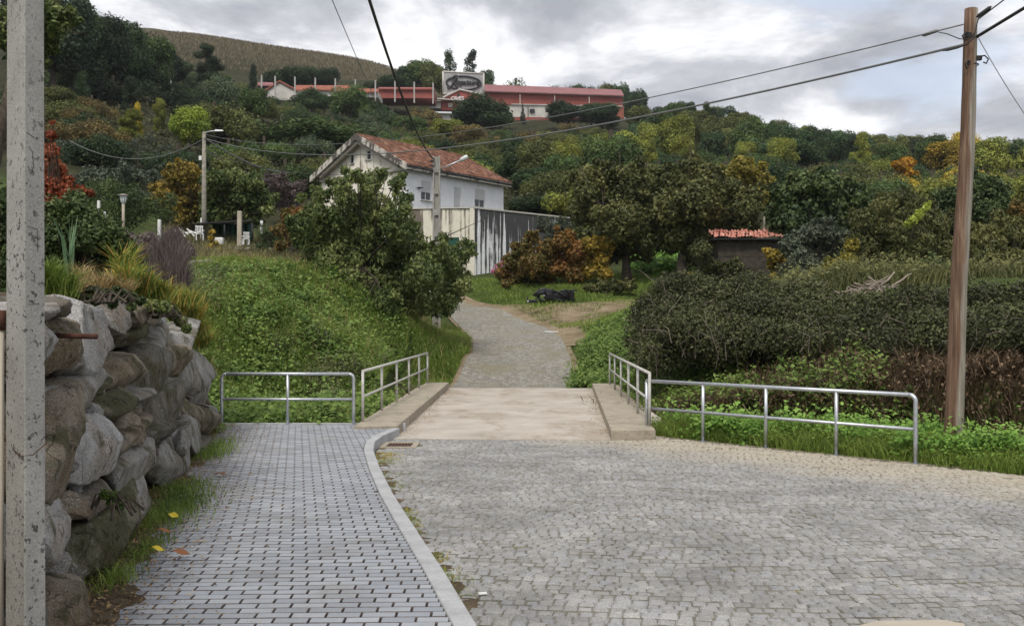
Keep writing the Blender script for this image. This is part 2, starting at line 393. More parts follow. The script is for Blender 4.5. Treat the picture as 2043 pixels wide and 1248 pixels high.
MAT['house_gable'] = mat_render('warm_lit_house_render', (.84, .80, .70), (.30, .26, .21), -0.06, 14.0, 8.0, 0.6, (1.0, 1.0, .5))  # warm sunlight on the white gable is put into this base colour
MAT['fascia'] = mat_render('lichened_concrete_fascia', (.55, .52, .46), (.06, .05, .045), 0.12, 15.5, 12.5, 0.9, (2.5, 2.5, 1.2))
MAT['shedwood'] = simple('dark_shed_wall', (.06, .052, .042), 0.9, 0.1, 0, 0.4, 4, 0.4)
MAT['cobble_far'] = None

# ------------------------------------------------------------------ terrain
ctl = []
def C(u, v, Y): p = P(u, v, Y); ctl.append((p.x, p.y, p.z))
def W(x, y, z): ctl.append((x, y, z))
for x in (-3, 0, 3): W(x, 28.5, -.12)
for a in ((1040, 720, 33.5), (1030, 679, 37), (945, 679, 37), (1118, 679, 37), (1000, 652, 41), (955, 630, 45), (905, 613, 50), (1040, 631, 45),
          (1180, 650, 40), (1200, 625, 44), (1320, 605, 47), (1100, 600, 46), (1000, 562, 54), (947, 549, 60), (1100, 572, 52), (1250, 555, 54), (1360, 558, 52),
          (1300, 532, 60), (1160, 757, 28), (1190, 715, 31), (1240, 690, 33), (1225, 650, 38), (1280, 625, 38), (1350, 600, 42),
          (760, 795, 25), (850, 765, 28), (900, 742, 30), (940, 705, 34), (872, 667, 38), (905, 640, 42),
          (420, 700, 25), (600, 700, 26), (750, 705, 28), (420, 560, 31), (600, 545, 32), (400, 538, 33), (640, 538, 34), (750, 610, 32), (830, 650, 34),
          (500, 522, 42), (300, 520, 42), (600, 515, 45), (450, 490, 50), (750, 545, 45), (840, 590, 46),
          (1600, 590, 33), (1750, 590, 33), (1950, 590, 32), (1490, 565, 48), (1800, 565, 40), (2000, 560, 42), (1500, 600, 30)):
    C(*a)
for a in ((480, 155, 275), (600, 160, 275), (700, 160, 270), (780, 166, 268), (480, 85, 380), (600, 111, 380), (700, 122, 375), (780, 137, 365), (400, 72, 380), (330, 64, 385), (250, 60, 385), (380, 120, 290)): C(*a)
for x, y, z in ((-6, 24, -.3), (-4.5, 22, -.5), (-7.5, 21, -.2), (4, 23.5, .0), (6, 21.5, 0.6), (8, 19.5, 0.8), (10, 18, 1.0), (14, 15, 1.2), (6, 26, 1.9), (9, 24, 2.2), (13, 21, 2.3), (18, 16, 2.4),
                (-6.5, 8, 2.0), (-7, 14, 2.1), (-8.5, 18, 2.2), (-9, 24, 2.8), (-12, 10, 3.0), (-14, 25, 4), (-22, 20, 5), (-30, 40, 9), (-20, 50, 6.5),
                (-12, 62, 7), (-5, 75, 9.6), (5, 72, 8.4), (20, 70, 8.2), (-30, 80, 14), (10, 95, 14), (-10, 100, 15), (40, 60, 7.5), (50, 90, 12), (30, 45, 5), (25, 25, 3.2),
                (-30, 130, 27), (0, 140, 24), (30, 140, 24), (-60, 130, 33), (70, 140, 21), (-80, 70, 20),
                (0, 200, 39), (40, 200, 37), (90, 200, 32), (-50, 200, 46), (-100, 200, 60), (-15, 255, 57), (20, 258, 56), (50, 250, 54), (100, 240, 40), (160, 220, 30),
                (0, 310, 62), (60, 310, 58), (140, 300, 46), (-150, 410, 126), (-200, 300, 100), (0, 400, 80), (60, 400, 66),
                (-60, 450, 98), (200, 350, 40), (200, 200, 26), (130, 120, 14), (200, 80, 10), (-150, 150, 50), (-250, 200, 80), (-250, 450, 130), (250, 450, 40)):
    W(x, y, z)
CT = np.array(ctl); _XY = CT[:, :2] / 100.0
def _U(r2): return np.where(r2 > 1e-12, 0.5 * r2 * np.log(np.maximum(r2, 1e-12)), 0.0)
_n = len(CT)
_d2 = ((_XY[:, None] - _XY[None]) ** 2).sum(-1)
_A = np.zeros((_n + 3, _n + 3)); _A[:_n, :_n] = _U(_d2) + np.eye(_n) * 2e-5
_Pm = np.concatenate([np.ones((_n, 1)), _XY], 1); _A[:_n, _n:] = _Pm; _A[_n:, :_n] = _Pm.T
_wt = np.linalg.solve(_A, np.concatenate([CT[:, 2], np.zeros(3)]))
def tps(x, y):
    q = np.stack([x, y], -1).reshape(-1, 2) / 100.0; res = np.zeros(len(q))
    for i in range(0, len(q), 20000):
        qq = q[i:i + 20000]; d2 = ((qq[:, None] - _XY[None]) ** 2).sum(-1)
        res[i:i + 20000] = _U(d2) @ _wt[:_n] + _wt[_n] + qq @ _wt[_n + 1:]
    return res.reshape(np.shape(x))
def seg_dist(x, y, pts):
    best = np.full(np.shape(x), 1e9)
    for (ax, ay), (bx, by) in zip(pts[:-1], pts[1:]):
        t = np.clip(((x - ax) * (bx - ax) + (y - ay) * (by - ay)) / ((bx - ax) ** 2 + (by - ay) ** 2), 0, 1)
        best = np.minimum(best, np.hypot(x - ax - t * (bx - ax), y - ay - t * (by - ay)))
    return best
STREAM = [(-60, 24), (-12, 19.6), (-6, 18.9), (-2.5, 19.2), (2.5, 19.4), (5, 17.6), (8, 15.6), (12, 12.4), (30, -1)]
def wallx(y): return -1.163 - 0.2317 * y
def sstep(a, b, x): t = np.clip((x - a) / (b - a), 0, 1); return t * t * (3 - 2 * t)
def T(x, y, bumps=True):
    x = np.asarray(x, float); y = np.asarray(y, float)
    z = tps(x, y)
    z = np.where((np.abs(x) < 3.3) & (y > 27) & (y < 33), -.125 + (z + .125) * sstep(28.6, 33, y), z)
    if bumps:
        z = z + 0.10 * np.sin(x * 1.7 + 1.3 * np.sin(y * .9)) * np.sin(y * 1.3 + x * .5) * sstep(3.2, 6, np.abs(x - 0.2) + (y > 60) * 9) \
              + 0.05 * np.sin(x * 4.1 + y * 2.2) * np.sin(y * 3.7 - x * 1.1) * sstep(3.2, 6, np.abs(x - 0.2))
    # foreground: the street and path lie on z ~ 0; the bank behind the boulder wall is higher
    left = x < wallx(y) - 0.55
    # line of the street's right-hand edge: (2.2,16.3) .. (5.3,13)
    e = (x - 2.22) * 0.7276 + (y - 16.3) * 0.686      # signed distance beyond the edge
    ver = np.where(e > 0, np.minimum(-0.10 + 0.10 * np.sin(x * 3) * np.sin(y * 2.3), 0.2), -0.45)
    ver = np.where(e > 0, -0.14 + np.minimum(e, 0.6) * .25, -0.45)
    fg = (y < 17.0) & ~left & (e < 1.5)
    z = np.where(fg, np.where(e > 0, ver, -0.45), z)
    z = np.where((y < 16.9) & left, np.maximum(z, 1.0 + 0.1 * np.clip(16.9 - y, 0, 8)), z)
    z = np.where((y >= 16.9) & (y < 28.15) & (x > -3.4) & (x < 3.4), np.minimum(z, -0.5), z)
    z = np.where((y >= 16.9) & (y < 19.0) & (x > -5.55) & (x < -2.6), np.minimum(z, -.45), z)
    d = seg_dist(x, y, STREAM)
    ch = -1.7 + 1.5 * np.maximum(d - 0.5, 0) ** 1.25
    keep = (e < 1.3) & (y < 16.95) | left & (y < 18)
    z = np.where(keep, z, np.minimum(z, np.where(d < 5, ch, 1e3)))
    return z
def Ts(x, y): return float(T(np.array([x]), np.array([y]))[0])
def axis(segs):
    a = []
    for s0, s1, st in segs: a += list(np.arange(s0, s1, st))
    return np.array(a + [segs[-1][1]])
gx = axis([(-900, -260, 80), (-260, -60, 8), (-60, -16, 1.5), (-16, 16, 0.25), (16, 60, 1.5), (60, 260, 8), (260, 900, 80)])
gy = axis([(-200, 2, 20), (2, 40, 0.25), (40, 70, 0.8), (70, 460, 5), (460, 1500, 80)])
XX, YY = np.meshgrid(gx, gy)
ZZ = T(np.clip(XX, -260, 260), np.clip(YY, 0, 455))
_rl = lambda y: np.interp(y, [28.3, 33.5, 37, 40.5, 45, 51, 58], [-1.95, -1.42, -1.5, -2.2, -3.35, -5.3, -8.6])
_rr = lambda y: np.interp(y, [28.3, 33.5, 37, 40.5, 45, 50, 57], [2.0, 2.03, 2.0, 1.75, .6, -1.7, -5.7])
ZZ = np.where((YY > 28.1) & (YY < 57) & (XX > _rl(YY)) & (XX < _rr(YY)), ZZ - .12, ZZ)
ZZ = np.where((np.abs(XX) > 262) | (YY > 458), ZZ - 0.10 * np.maximum(np.maximum(np.abs(XX) - 260, YY - 455), 0), ZZ)
nyv, nxv = XX.shape
idx = np.arange(nyv * nxv).reshape(nyv, nxv)
F = np.stack([idx[:-1, :-1], idx[:-1, 1:], idx[1:, 1:], idx[1:, :-1]], -1).reshape(-1, 4)
gme = np_mesh('ground', np.stack([XX, YY, ZZ], -1).reshape(-1, 3), F)
gme.polygons.foreach_set('use_smooth', np.ones(len(gme.polygons), bool))
def mat_ground():
    m = M_('ground_grass_and_soil', 0.95, 0.1)
    sy = m.n('ShaderNodeSeparateXYZ'); m.l(m.n('ShaderNodeNewGeometry').outputs['Position'], sy.inputs[0])
    g = m.ramp(m.noise(0.8, 8, 0.7), [(0.3, (.035, .048, .014)), (0.5, (.060, .085, .022)), (0.7, (.095, .115, .035))])
    g = m.mix(m.ramp(m.noise(2.3, 6, 0.7), [(0.55, 0), (0.7, 0.8)]), g, (.07, .055, .03))
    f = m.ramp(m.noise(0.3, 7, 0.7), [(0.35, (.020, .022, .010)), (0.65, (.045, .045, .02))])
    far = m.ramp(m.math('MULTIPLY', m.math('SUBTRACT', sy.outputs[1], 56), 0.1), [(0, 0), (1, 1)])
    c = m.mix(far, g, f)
    vy = m.math('MULTIPLY', m.math('SUBTRACT', sy.outputs[1], 300), 0.02)
    vine = m.ramp(m.noise(0.12, 8, 0.7), [(0.3, (.065, .056, .032)), (0.7, (.115, .10, .06))])
    c = m.mix(m.ramp(vy, [(0, 0), (1, 1)]), c, vine)
    # brown bramble bank on the right of the bridge
    m.color(c); m.bump(m.noise(9, 8, 0.7), 0.8, 0.08); return m.m
MAT['ground'] = mat_ground()
tag(link('ground', gme, MAT['ground']), kind='structure')

def strip(name, left, right, mat, off, nu=10, nv=60, kind='structure'):
    """sheet draped on the terrain between two polylines"""
    def rs(pl):
        pl = np.array(pl, float); d = np.concatenate([[0], np.cumsum(np.hypot(*np.diff(pl, axis=0).T))]); t = np.linspace(0, d[-1], nv)
        return np.stack([np.interp(t, d, pl[:, 0]), np.interp(t, d, pl[:, 1])], 1)
    a, b = rs(left), rs(right); k = np.linspace(0, 1, nu)[None, :, None]
    XY = a[:, None] * (1 - k) + b[:, None] * k
    Z = T(XY[..., 0], np.maximum(XY[..., 1], 28.3)) + off * (.15 + .85 * sstep(28.3, 30.5, XY[..., 1]))
    i = np.arange(nv * nu).reshape(nv, nu)
    FF = np.stack([i[:-1, :-1], i[:-1, 1:], i[1:, 1:], i[1:, :-1]], -1).reshape(-1, 4)
    me = np_mesh(name, np.concatenate([XY, Z[..., None]], -1).reshape(-1, 3), FF)
    o = link(name, me, mat, smooth=True); return tag(o, kind=kind)
def xy(u, v, Y): return ((u - U0) / FP * Y, Y)
def mat_cobble_far():
    m = M_('far_cobbles', 0.85, 0.2)
    vo = m.n('ShaderNodeTexVoronoi'); vo.inputs['Scale'].default_value = 8.5; m.l(m.coord('World', (1, 1.0, 1)), vo.inputs['Vector'])
    b = m.ramp(vo.outputs['Color'], [(0.1, (.20, .187, .16)), (0.9, (.34, .325, .285))])
    vd = m.n('ShaderNodeTexVoronoi'); vd.feature = 'DISTANCE_TO_EDGE'; vd.inputs['Scale'].default_value = 8.5; m.l(m.coord('World', (1, 1.0, 1)), vd.inputs['Vector'])
    b = m.mix(1.0, b, m.ramp(vd.outputs['Distance'], [(0.0, .5), (0.12, 1)]), 'MULTIPLY')
    b = m.mix(m.ramp(m.noise(1.0, 7, .65), [(0.45, 0), (0.68, 0.85)]), b, (.20, .18, .12))
    m.color(b); m.bump(vd.outputs['Distance'], 0.8, 0.03); return m.m
MAT['cobble_far'] = mat_cobble_far()
strip('dirt_shoulder', [(-2.05, 28.3), (-1.5, 33.5), (-1.58, 37), (-2.3, 40.5), (-3.45, 45), (-5.4, 51), (-8.8, 57)],
      [(2.15, 28.3), (2.12, 33.5), (2.1, 37), (2.0, 40.5), (1.0, 46), (-1.5, 50.5), (-5.6, 57)], MAT['track'], 0.03, 12, 70)
strip('upper_road', [(-1.85, 28.3), (-1.35, 33.5), (-1.45, 37), (-2.15, 40.5), (-3.3, 45), (-5.2, 51), (-8.5, 58)],
      [(1.85, 28.3), (1.95, 33.5), (1.9, 37), (1.45, 40.5), (0.1, 45), (-2.0, 50), (-6.0, 57)], MAT['cobble_far'], 0.06, 12, 70)
strip('dirt_track', [xy(1075, 0, 39.5), xy(1030, 0, 45.5), xy(1150, 0, 45.5), xy(1300, 0, 48.3)], [xy(1120, 0, 38.5), xy(1170, 0, 40.5), xy(1230, 0, 43.2), xy(1330, 0, 46.6)], MAT['track'], 0.045, 8, 40)
strip('foot_path', [xy(1118, 0, 35.5), xy(1098, 0, 39.5)], [xy(1162, 0, 35.0), xy(1176, 0, 39.5)], MAT['track'], 0.055, 6, 16)

# ------------------------------------------------------------------ street, kerb and footpath
SZ = -0.12
kerb_out = [(.7, -1.0), (.5, 1.0), (.22, 3.0), (.05, 4.2), (-.2, 5.59), (-.479, 6.84), (-.668, 7.64), (-.914, 8.67), (-1.237, 10.07), (-1.59, 11.77), (-1.9, 13.4), (-2.02, 14.4), (-2.0, 15.2), (-1.86, 16.2)]
KO = np.array(kerb_out)
def kx(y): return np.interp(y, KO[:, 1], KO[:, 0])
def pathleft(y): return np.interp(y, [-1, 2, 4.5, 6.2, 8.1, 10.75, 14.4, 17.2], [-1.7, -1.9, -2.25, -2.62, -3.02, -3.72, -4.5, -5.25])
def right_edge(x): return 16.3 - (x - 2.22) * 1.0737  # y of the street's right edge line beyond x=2.22
street_poly = [(x, y) for x, y in kerb_out] + [(1.62, 16.2), (2.22, 16.3), (5.34, 12.95), (7.6, 10.9), (12, 7.4), (12, -1)]
st = MB(); st.add([(x, y, SZ - 0.0085) for x, y in street_poly], [tuple(range(len(street_poly)))[::-1]])
street = st.build('street', MAT['joint'])
bmx = bmesh.new(); bmx.from_mesh(street.data); bmesh.ops.triangulate(bmx, faces=bmx.faces); bmx.normal_update()
for f in bmx.faces:
    if f.normal.z < 0: f.normal_flip()
bmx.to_mesh(street.data); bmx.free()
tag(street, kind='structure')
def sett_geo(w_, h_, r, hgt=0.03):
    j = lambda s: r.uniform(-s, s)
    cs = [(-w_ / 2 + j(.006), -h_ / 2 + j(.006)), (w_ / 2 + j(.006), -h_ / 2 + j(.006)), (w_ / 2 + j(.006), h_ / 2 + j(.006)), (-w_ / 2 + j(.006), h_ / 2 + j(.006))]
    ins = 0.014; tz = [j(.005) for _ in range(4)]
    vs = [(x, y, -hgt) for x, y in cs] + [(x, y, -.010) for x, y in cs] + [(x - math.copysign(ins, x), y - math.copysign(ins, y), tz[i]) for i, (x, y) in enumerate(cs)]
    fs = [(i, (i + 1) % 4, 4 + (i + 1) % 4, 4 + i) for i in range(4)] + [(4 + i, 4 + (i + 1) % 4, 8 + (i + 1) % 4, 8 + i) for i in range(4)] + [(8, 9, 10, 11)]
    return vs, fs
rr = random.Random(5)
setts = []
yy = 4.6; row = 0
while yy < 16.4:
    hgt = rr.uniform(.078, .096)
    x = -2.3 + rr.uniform(0, .1)
    while x < 9.5:
        wd = rr.uniform(.072, .118)
        cx = x + wd / 2
        yc = yy + 0.10 * math.sin(cx * 1.15 + yy * .35) - 0.055 * cx + 0.03 * math.sin(cx * 3.1 + row)
        e = (cx - 2.22) * 0.7276 + (yc - 16.3) * 0.686
        if cx > kx(yc) + 0.05 and e < -0.04 and yc < (15.95 if cx < 1.7 else 16.2) and abs(cx) < yc * .62 + .6 and not (-2.0 < cx < -1.42 and 14.62 < yc < 15.38):
            setts.append((cx, yc, wd, hgt, -0.055 + 0.115 * math.cos(cx * 1.15 + yy * .35) + rr.uniform(-.05, .05), rr.uniform(-.004, .006)))
        x += wd + rr.uniform(.004, .009)
    yy += hgt + rr.uniform(.004, .008); row += 1
vis = [s for s in setts if s[1] > 5.95 and abs(s[0] / s[1]) < .535]
vis.sort(key=lambda s: s[1]); near = set(id(s) for s in vis[:290])
svar = []
for k in range(8):
    vs, fs = sett_geo(.11, .096, rr); svar.append(MB().add(vs, fs).mesh('sett')); svar[-1].materials.append(MAT['sett']); svar[-1].materials.append(MAT['joint']); svar[-1].polygons.foreach_set('material_index', np.where(np.arange(9) < 4, 1, 0).astype('i'))  # side faces take the joint colour so the lit grooves still look dark
sm = MB()
for s in setts:
    cx, yc, wd, hh, a, dz = s
    if id(s) in near:
        o = bpy.data.objects.new('sett', svar[rr.randrange(8)]); COL.objects.link(o); o.parent = street
        o.location = (cx, yc, SZ + dz); o.rotation_euler = (rr.uniform(-.03, .03), rr.uniform(-.03, .03), a); o.scale = (wd / .11, hh / .096, 1)
    else:
        vs, fs = sett_geo(wd, hh, rr); ca, sa = math.cos(a), math.sin(a)
        sm.add([(cx + p[0] * ca - p[1] * sa, yc + p[0] * sa + p[1] * ca, SZ + dz + p[2]) for p in vs], fs)
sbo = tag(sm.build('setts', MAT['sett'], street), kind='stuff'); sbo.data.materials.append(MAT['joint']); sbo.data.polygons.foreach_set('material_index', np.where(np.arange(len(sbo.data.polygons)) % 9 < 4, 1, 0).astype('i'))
# concrete edging along the right-hand side
ed = MB()
pl = [(2.1, 16.43), (5.34, 12.95 + .05), (7.6, 10.95), (12, 7.45)]
for a, b in zip(pl[:-1], pl[1:]):
    d = (Vector(b) - Vector(a)).normalized(); n_ = Vector((-d.y, d.x)) * -0.0
    q = Vector((d.y, -d.x)) * -.11
    ed.prism([a, b, (b[0] + q.x, b[1] + q.y), (a[0] + q.x, a[1] + q.y)], SZ - .2, SZ + .006)
tag(ed.build('street_edging', MAT['coping']), kind='structure')

# kerb stones
kr = empty('kerb', (0, 0, 0)); kr['kind'] = 'structure'
dk = np.concatenate([[0], np.cumsum(np.hypot(*np.diff(KO, axis=0).T))])
def kp(s): return Vector((np.interp(s, dk, KO[:, 0]), np.interp(s, dk, KO[:, 1])))
s_ = 0.2
while s_ < dk[-1] - .2:
    s1 = min(s_ + 0.99, dk[-1]); pts = [kp(s_ + (s1 - s_) * k / 4) for k in range(5)]
    o_, i_ = [], []
    for k, p in enumerate(pts):
        d = (pts[min(k + 1, 4)] - pts[max(k - 1, 0)]).normalized(); nn = Vector((-d.y, d.x)) * .135
        o_.append((p.x, p.y)); i_.append((p.x + nn.x, p.y + nn.y))
    dz = random.uniform(-.002, .003)
    m_ = MB().prism(o_ + i_[::-1], SZ - .1, 0.012 + dz)
    bevel(m_.build('kerb_stone', MAT['kerb'], kr), .012, 2)
    s_ = s1 + 0.008
# footpath base + pavers
fp = [(pathleft(y) - .35, y) for y in (-1, 2, 4.5, 6.2, 8.1, 10.75, 14.4, 16.95)] + [(-1.9, 16.95), (-1.9, 16.2)] + [(x - .06, y) for x, y in kerb_out[::-1]]
pb = MB(); pb.add([(x, y, -0.022) for x, y in fp], [tuple(range(len(fp)))])
path = pb.build('footpath', MAT['joint_sand'])
bmx = bmesh.new(); bmx.from_mesh(path.data); bmesh.ops.triangulate(bmx, faces=bmx.faces); bmx.normal_update()
for f in bmx.faces:
    if f.normal.z < 0: f.normal_flip()
bmx.to_mesh(path.data); bmx.free(); tag(path, kind='structure')
pe = MB(); pe.box((-3.6, 16.99, -.6), (3.5, .12, 1.23)); tag(pe.build('path_edging', MAT['kerb']), kind='structure')
def brick_geo(w_, d_, j=.0015):
    ins = .0035
    cs = [(-w_ / 2, -d_ / 2), (w_ / 2, -d_ / 2), (w_ / 2, d_ / 2), (-w_ / 2, d_ / 2)]
    vs = [(x, y, -.03) for x, y in cs] + [(x, y, -.005) for x, y in cs] + [(x - math.copysign(ins, x), y - math.copysign(ins, y), 0) for x, y in cs]
    fs = [(i, (i + 1) % 4, 4 + (i + 1) % 4, 4 + i) for i in range(4)] + [(4 + i, 4 + (i + 1) % 4, 8 + (i + 1) % 4, 8 + i) for i in range(4)] + [(8, 9, 10, 11)]
    return vs, fs
bm_ = MB().add(*brick_geo(.196, .0945)); bme = bm_.mesh('brick'); bme.materials.append(MAT['paver']); bme.materials.append(MAT['joint_sand']); bme.polygons.foreach_set('material_index', np.where(np.arange(9) == 8, 0, 1).astype('i'))  # sides and bevels take the joint colour, darkening grooves that light would fill
bricks = []; PW, PD = .2075, .1025
row = 0; y = 3.6
while y < 16.93:
    offx = (.5 * PW if row % 2 else 0) - .218 * (y - 5.0)
    k0 = int((-6.5 - offx) / PW)
    for k in range(k0, k0 + 45):
        x0 = offx + k * PW; x1 = x0 + PW - .0105
        yc = y + .03 * (x0 + 3)
        lo = float(pathleft(yc)) - .3; hi = float(kx(min(yc, 16.2))) - .14 if yc < 15.6 else -2.02
        if yc > 16.2: hi = -2.02
        if yc > 16.9: continue
        a, b = max(x0, lo), min(x1, hi)
        if b - a < .03: continue
        bricks.append(((a + b) / 2, yc, b - a, random.uniform(-.0015, .0015)))
    y += PD; row += 1
visb = sorted([b for b in bricks if b[1] > 5.55 and abs(b[0] / b[1]) < .48 and b[2] > .19 and b[0] > pathleft(b[1]) + .25], key=lambda b: b[1])[:290]
nb = set(id(b) for b in visb)
pm = MB()
for b in bricks:
    if id(b) in nb:
        o = bpy.data.objects.new('brick', bme); COL.objects.link(o); o.parent = path
        o.location = (b[0], b[1], b[3]); o.rotation_euler = (random.uniform(-.006, .006), random.uniform(-.006, .006), .03 + random.uniform(-.008, .008)); o.scale = (b[2] / .196, 1, 1)
    else:
        vs, fs = brick_geo(b[2], .0945); ca, sa = math.cos(.03), math.sin(.03)
        pm.add([(b[0] + p[0] * ca - p[1] * sa, b[1] + p[0] * sa + p[1] * ca, b[3] + p[2]) for p in vs], fs)
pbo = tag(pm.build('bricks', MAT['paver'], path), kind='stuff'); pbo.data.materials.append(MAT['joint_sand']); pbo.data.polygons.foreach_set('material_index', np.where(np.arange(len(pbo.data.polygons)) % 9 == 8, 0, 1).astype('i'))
# litter soil strip along the foot of the boulder wall
nvs, nus = 300, 30
ys = np.linspace(3.2, 16.9, nvs)[:, None] + 0; k = np.linspace(0, 1, nus)[None]
edge = 0.10 + 0.16 * np.sin(ys * 1.9) * np.sin(ys * .73 + 1) + .08 * np.sin(ys * 5.3)
xr = pathleft(ys) + np.maximum(edge, -.05) + .05 * sstep(9, 5.5, ys) + .10
xl = pathleft(ys) - 0.75
X_ = xl + (xr - xl) * k; Y_ = ys + 0 * k
_rg = np.random.default_rng(44)
Z_ = 0.09 * (1 - k) ** 1.0 + .015 + .012 * np.sin(X_ * 17) * np.sin(Y_ * 13) + _rg.normal(0, .006, X_.shape) - 0.045 * sstep(.7, 1, k)
ii = np.arange(nvs * nus).reshape(nvs, nus)
FF = np.stack([ii[:-1, :-1], ii[:-1, 1:], ii[1:, 1:], ii[1:, :-1]], -1).reshape(-1, 4)
tag(link('path_side_soil', np_mesh('path_side_soil', np.stack([X_, Y_, Z_], -1).reshape(-1, 3), FF), MAT['soil'], smooth=True), kind='structure')

# ------------------------------------------------------------------ bridge
br = empty('bridge', (0, 16, 0), 0, 'low concrete road bridge with sandy deck and two raised side kerbs', 'bridge')
def brp(mb, name, mat, bev=0.015):
    o = mb.build(name, mat, br); o.matrix_parent_inverse = Matrix.Translation((0, -16, 0)); return bevel(o, bev) if bev else o
brp(MB().prism([(-2.75, 16.2), (1.62, 15.95), (2.9, 16.1), (3.05, 28.5), (-2.6, 28.5)], -.45, SZ + .008), 'deck', MAT['deck'], 0)
brp(MB().prism([(-2.0, 15.75), (1.58, 15.62), (1.6, 15.97), (-1.9, 16.19)], SZ - .2, SZ + .010), 'threshold_slab', MAT['deck'], 0)
brp(MB().prism([(-2.62, 16.15), (-1.9, 16.28), (-1.84, 28.5), (-2.5, 28.5)], -.3, .05), 'side_kerb', MAT['coping'])
brp(MB().prism([(1.58, 15.6), (2.3, 15.66), (2.92, 28.0), (2.3, 28.0)], -.3, .05), 'side_kerb', MAT['coping'])
brp(MB().prism([(-2.75, 16.3), (-2.55, 16.3), (-2.45, 28.4), (-2.65, 28.4)], -2.2, -.02), 'parapet_wall', MAT['coping'])
brp(MB().prism([(2.2, 16.3), (2.45, 16.3), (3.1, 28.4), (2.85, 28.4)], -2.2, -.02), 'parapet_wall', MAT['coping'])

# ------------------------------------------------------------------ railings
def rail(name, a, b, n, h, r, mat, label, cat='railing', base_z=0.0, round_=True, open_a=False):
    a = Vector((*a, base_z)); b = Vector((*b, base_z)); d = (b - a); L_ = d.length; d.normalize()
    root = empty(name, a, 0, label, cat)
    def loc(p): return Vector(p) - a
    def arc(c0, h_, dirn):
        R_ = .085; pts = [c0 + Vector((0, 0, h_ * t)) for t in (0, .3, .6)]
        for k in range(7):
            an = math.pi / 2 * k / 6
            pts.append(c0 + dirn * (R_ - R_ * math.cos(an)) + Vector((0, 0, h_ - R_ + R_ * math.sin(an))))
        return pts
    z = Vector((0, 0, 0))
    top = [Vector((0, 0, h)) + d * .085, Vector((0, 0, h)) + d * (L_ - .085)] if round_ else [Vector((0, 0, h)), Vector((0, 0, h)) + d * L_]
    if open_a: top[0] = Vector((0, 0, h)) 
    MB().tube(top, r, 12).build('top_rail', mat, root, True)
    MB().tube([Vector((0, 0, h * .5)) + d * r, Vector((0, 0, h * .5)) + d * (L_ - r)], r * .82, 12).build('middle_rail', mat, root, True)
    for k in range(n):
        p = d * (L_ * k / (n - 1))
        if round_ and k == 0 and not open_a: MB().tube(arc(p, h, d), r, 12).build('post', mat, root, True)
        elif round_ and k == n - 1: MB().tube(arc(p, h, -d), r, 12).build('post', mat, root, True)
        else: MB().tube([p, p + Vector((0, 0, h * .5)), p + Vector((0, 0, h - r * .3))], r * .92, 12).build('post', mat, root, True)
        if round_:
            MB().tube([p + Vector((0, 0, -.01)), p + Vector((0, 0, .008))], r * 1.9, 14).build('foot_plate', mat, root)
    return root
rail('railing', (-5.02, 16.9), (-2.74, 16.9), 3, .875, .028, MAT['galv'], 'short galvanised railing with one middle post at the end of the paved footpath', base_z=.0)
rail('railing', (2.24, 16.28), (5.36, 12.98), 5, .91, .029, MAT['galv'], 'long galvanised railing with five posts along the grassy right edge of the street', base_z=SZ, open_a=True)
rail('railing', (-2.58, 16.9), (-2.42, 28.0), 6, .88, .027, MAT['oldrail'], 'old pale painted railing on the left kerb of the bridge', base_z=.04, round_=False)
rail('railing', (2.28, 16.2), (2.74, 27.4), 6, .88, .027, MAT['oldrail'], 'old pale painted railing on the right kerb of the bridge', base_z=.04, round_=False)

# drain grate
dr = empty('drain_grate', (-1.72, 15.0, SZ), 0, 'rusty iron drain grate set in a concrete frame beside the kerb', 'drain')
f_ = MB()
for c, d in (((0, .29, 0), (.56, .13, .1)), ((0, -.29, 0), (.56, .13, .1)), ((-.235, 0, 0), (.09, .45, .1)), ((.235, 0, 0), (.09, .45, .1))): f_.box((c[0], c[1], -.042), (d[0], d[1], .1))
f_.build('frame', MAT['coping'], dr)
MB().box((0, 0, -.15), (.38, .45, .02)).build('pit', MAT['dark'], dr)
for k in range(8): MB().box((-.163 + k * .0466, 0, -.01), (.024, .446, .03)).build('bar', MAT['rust'], dr)
for s in (-1, 1): MB().box((0, s * .09, -.012), (.37, .02, .02)).build('cross_bar', MAT['rust'], dr)

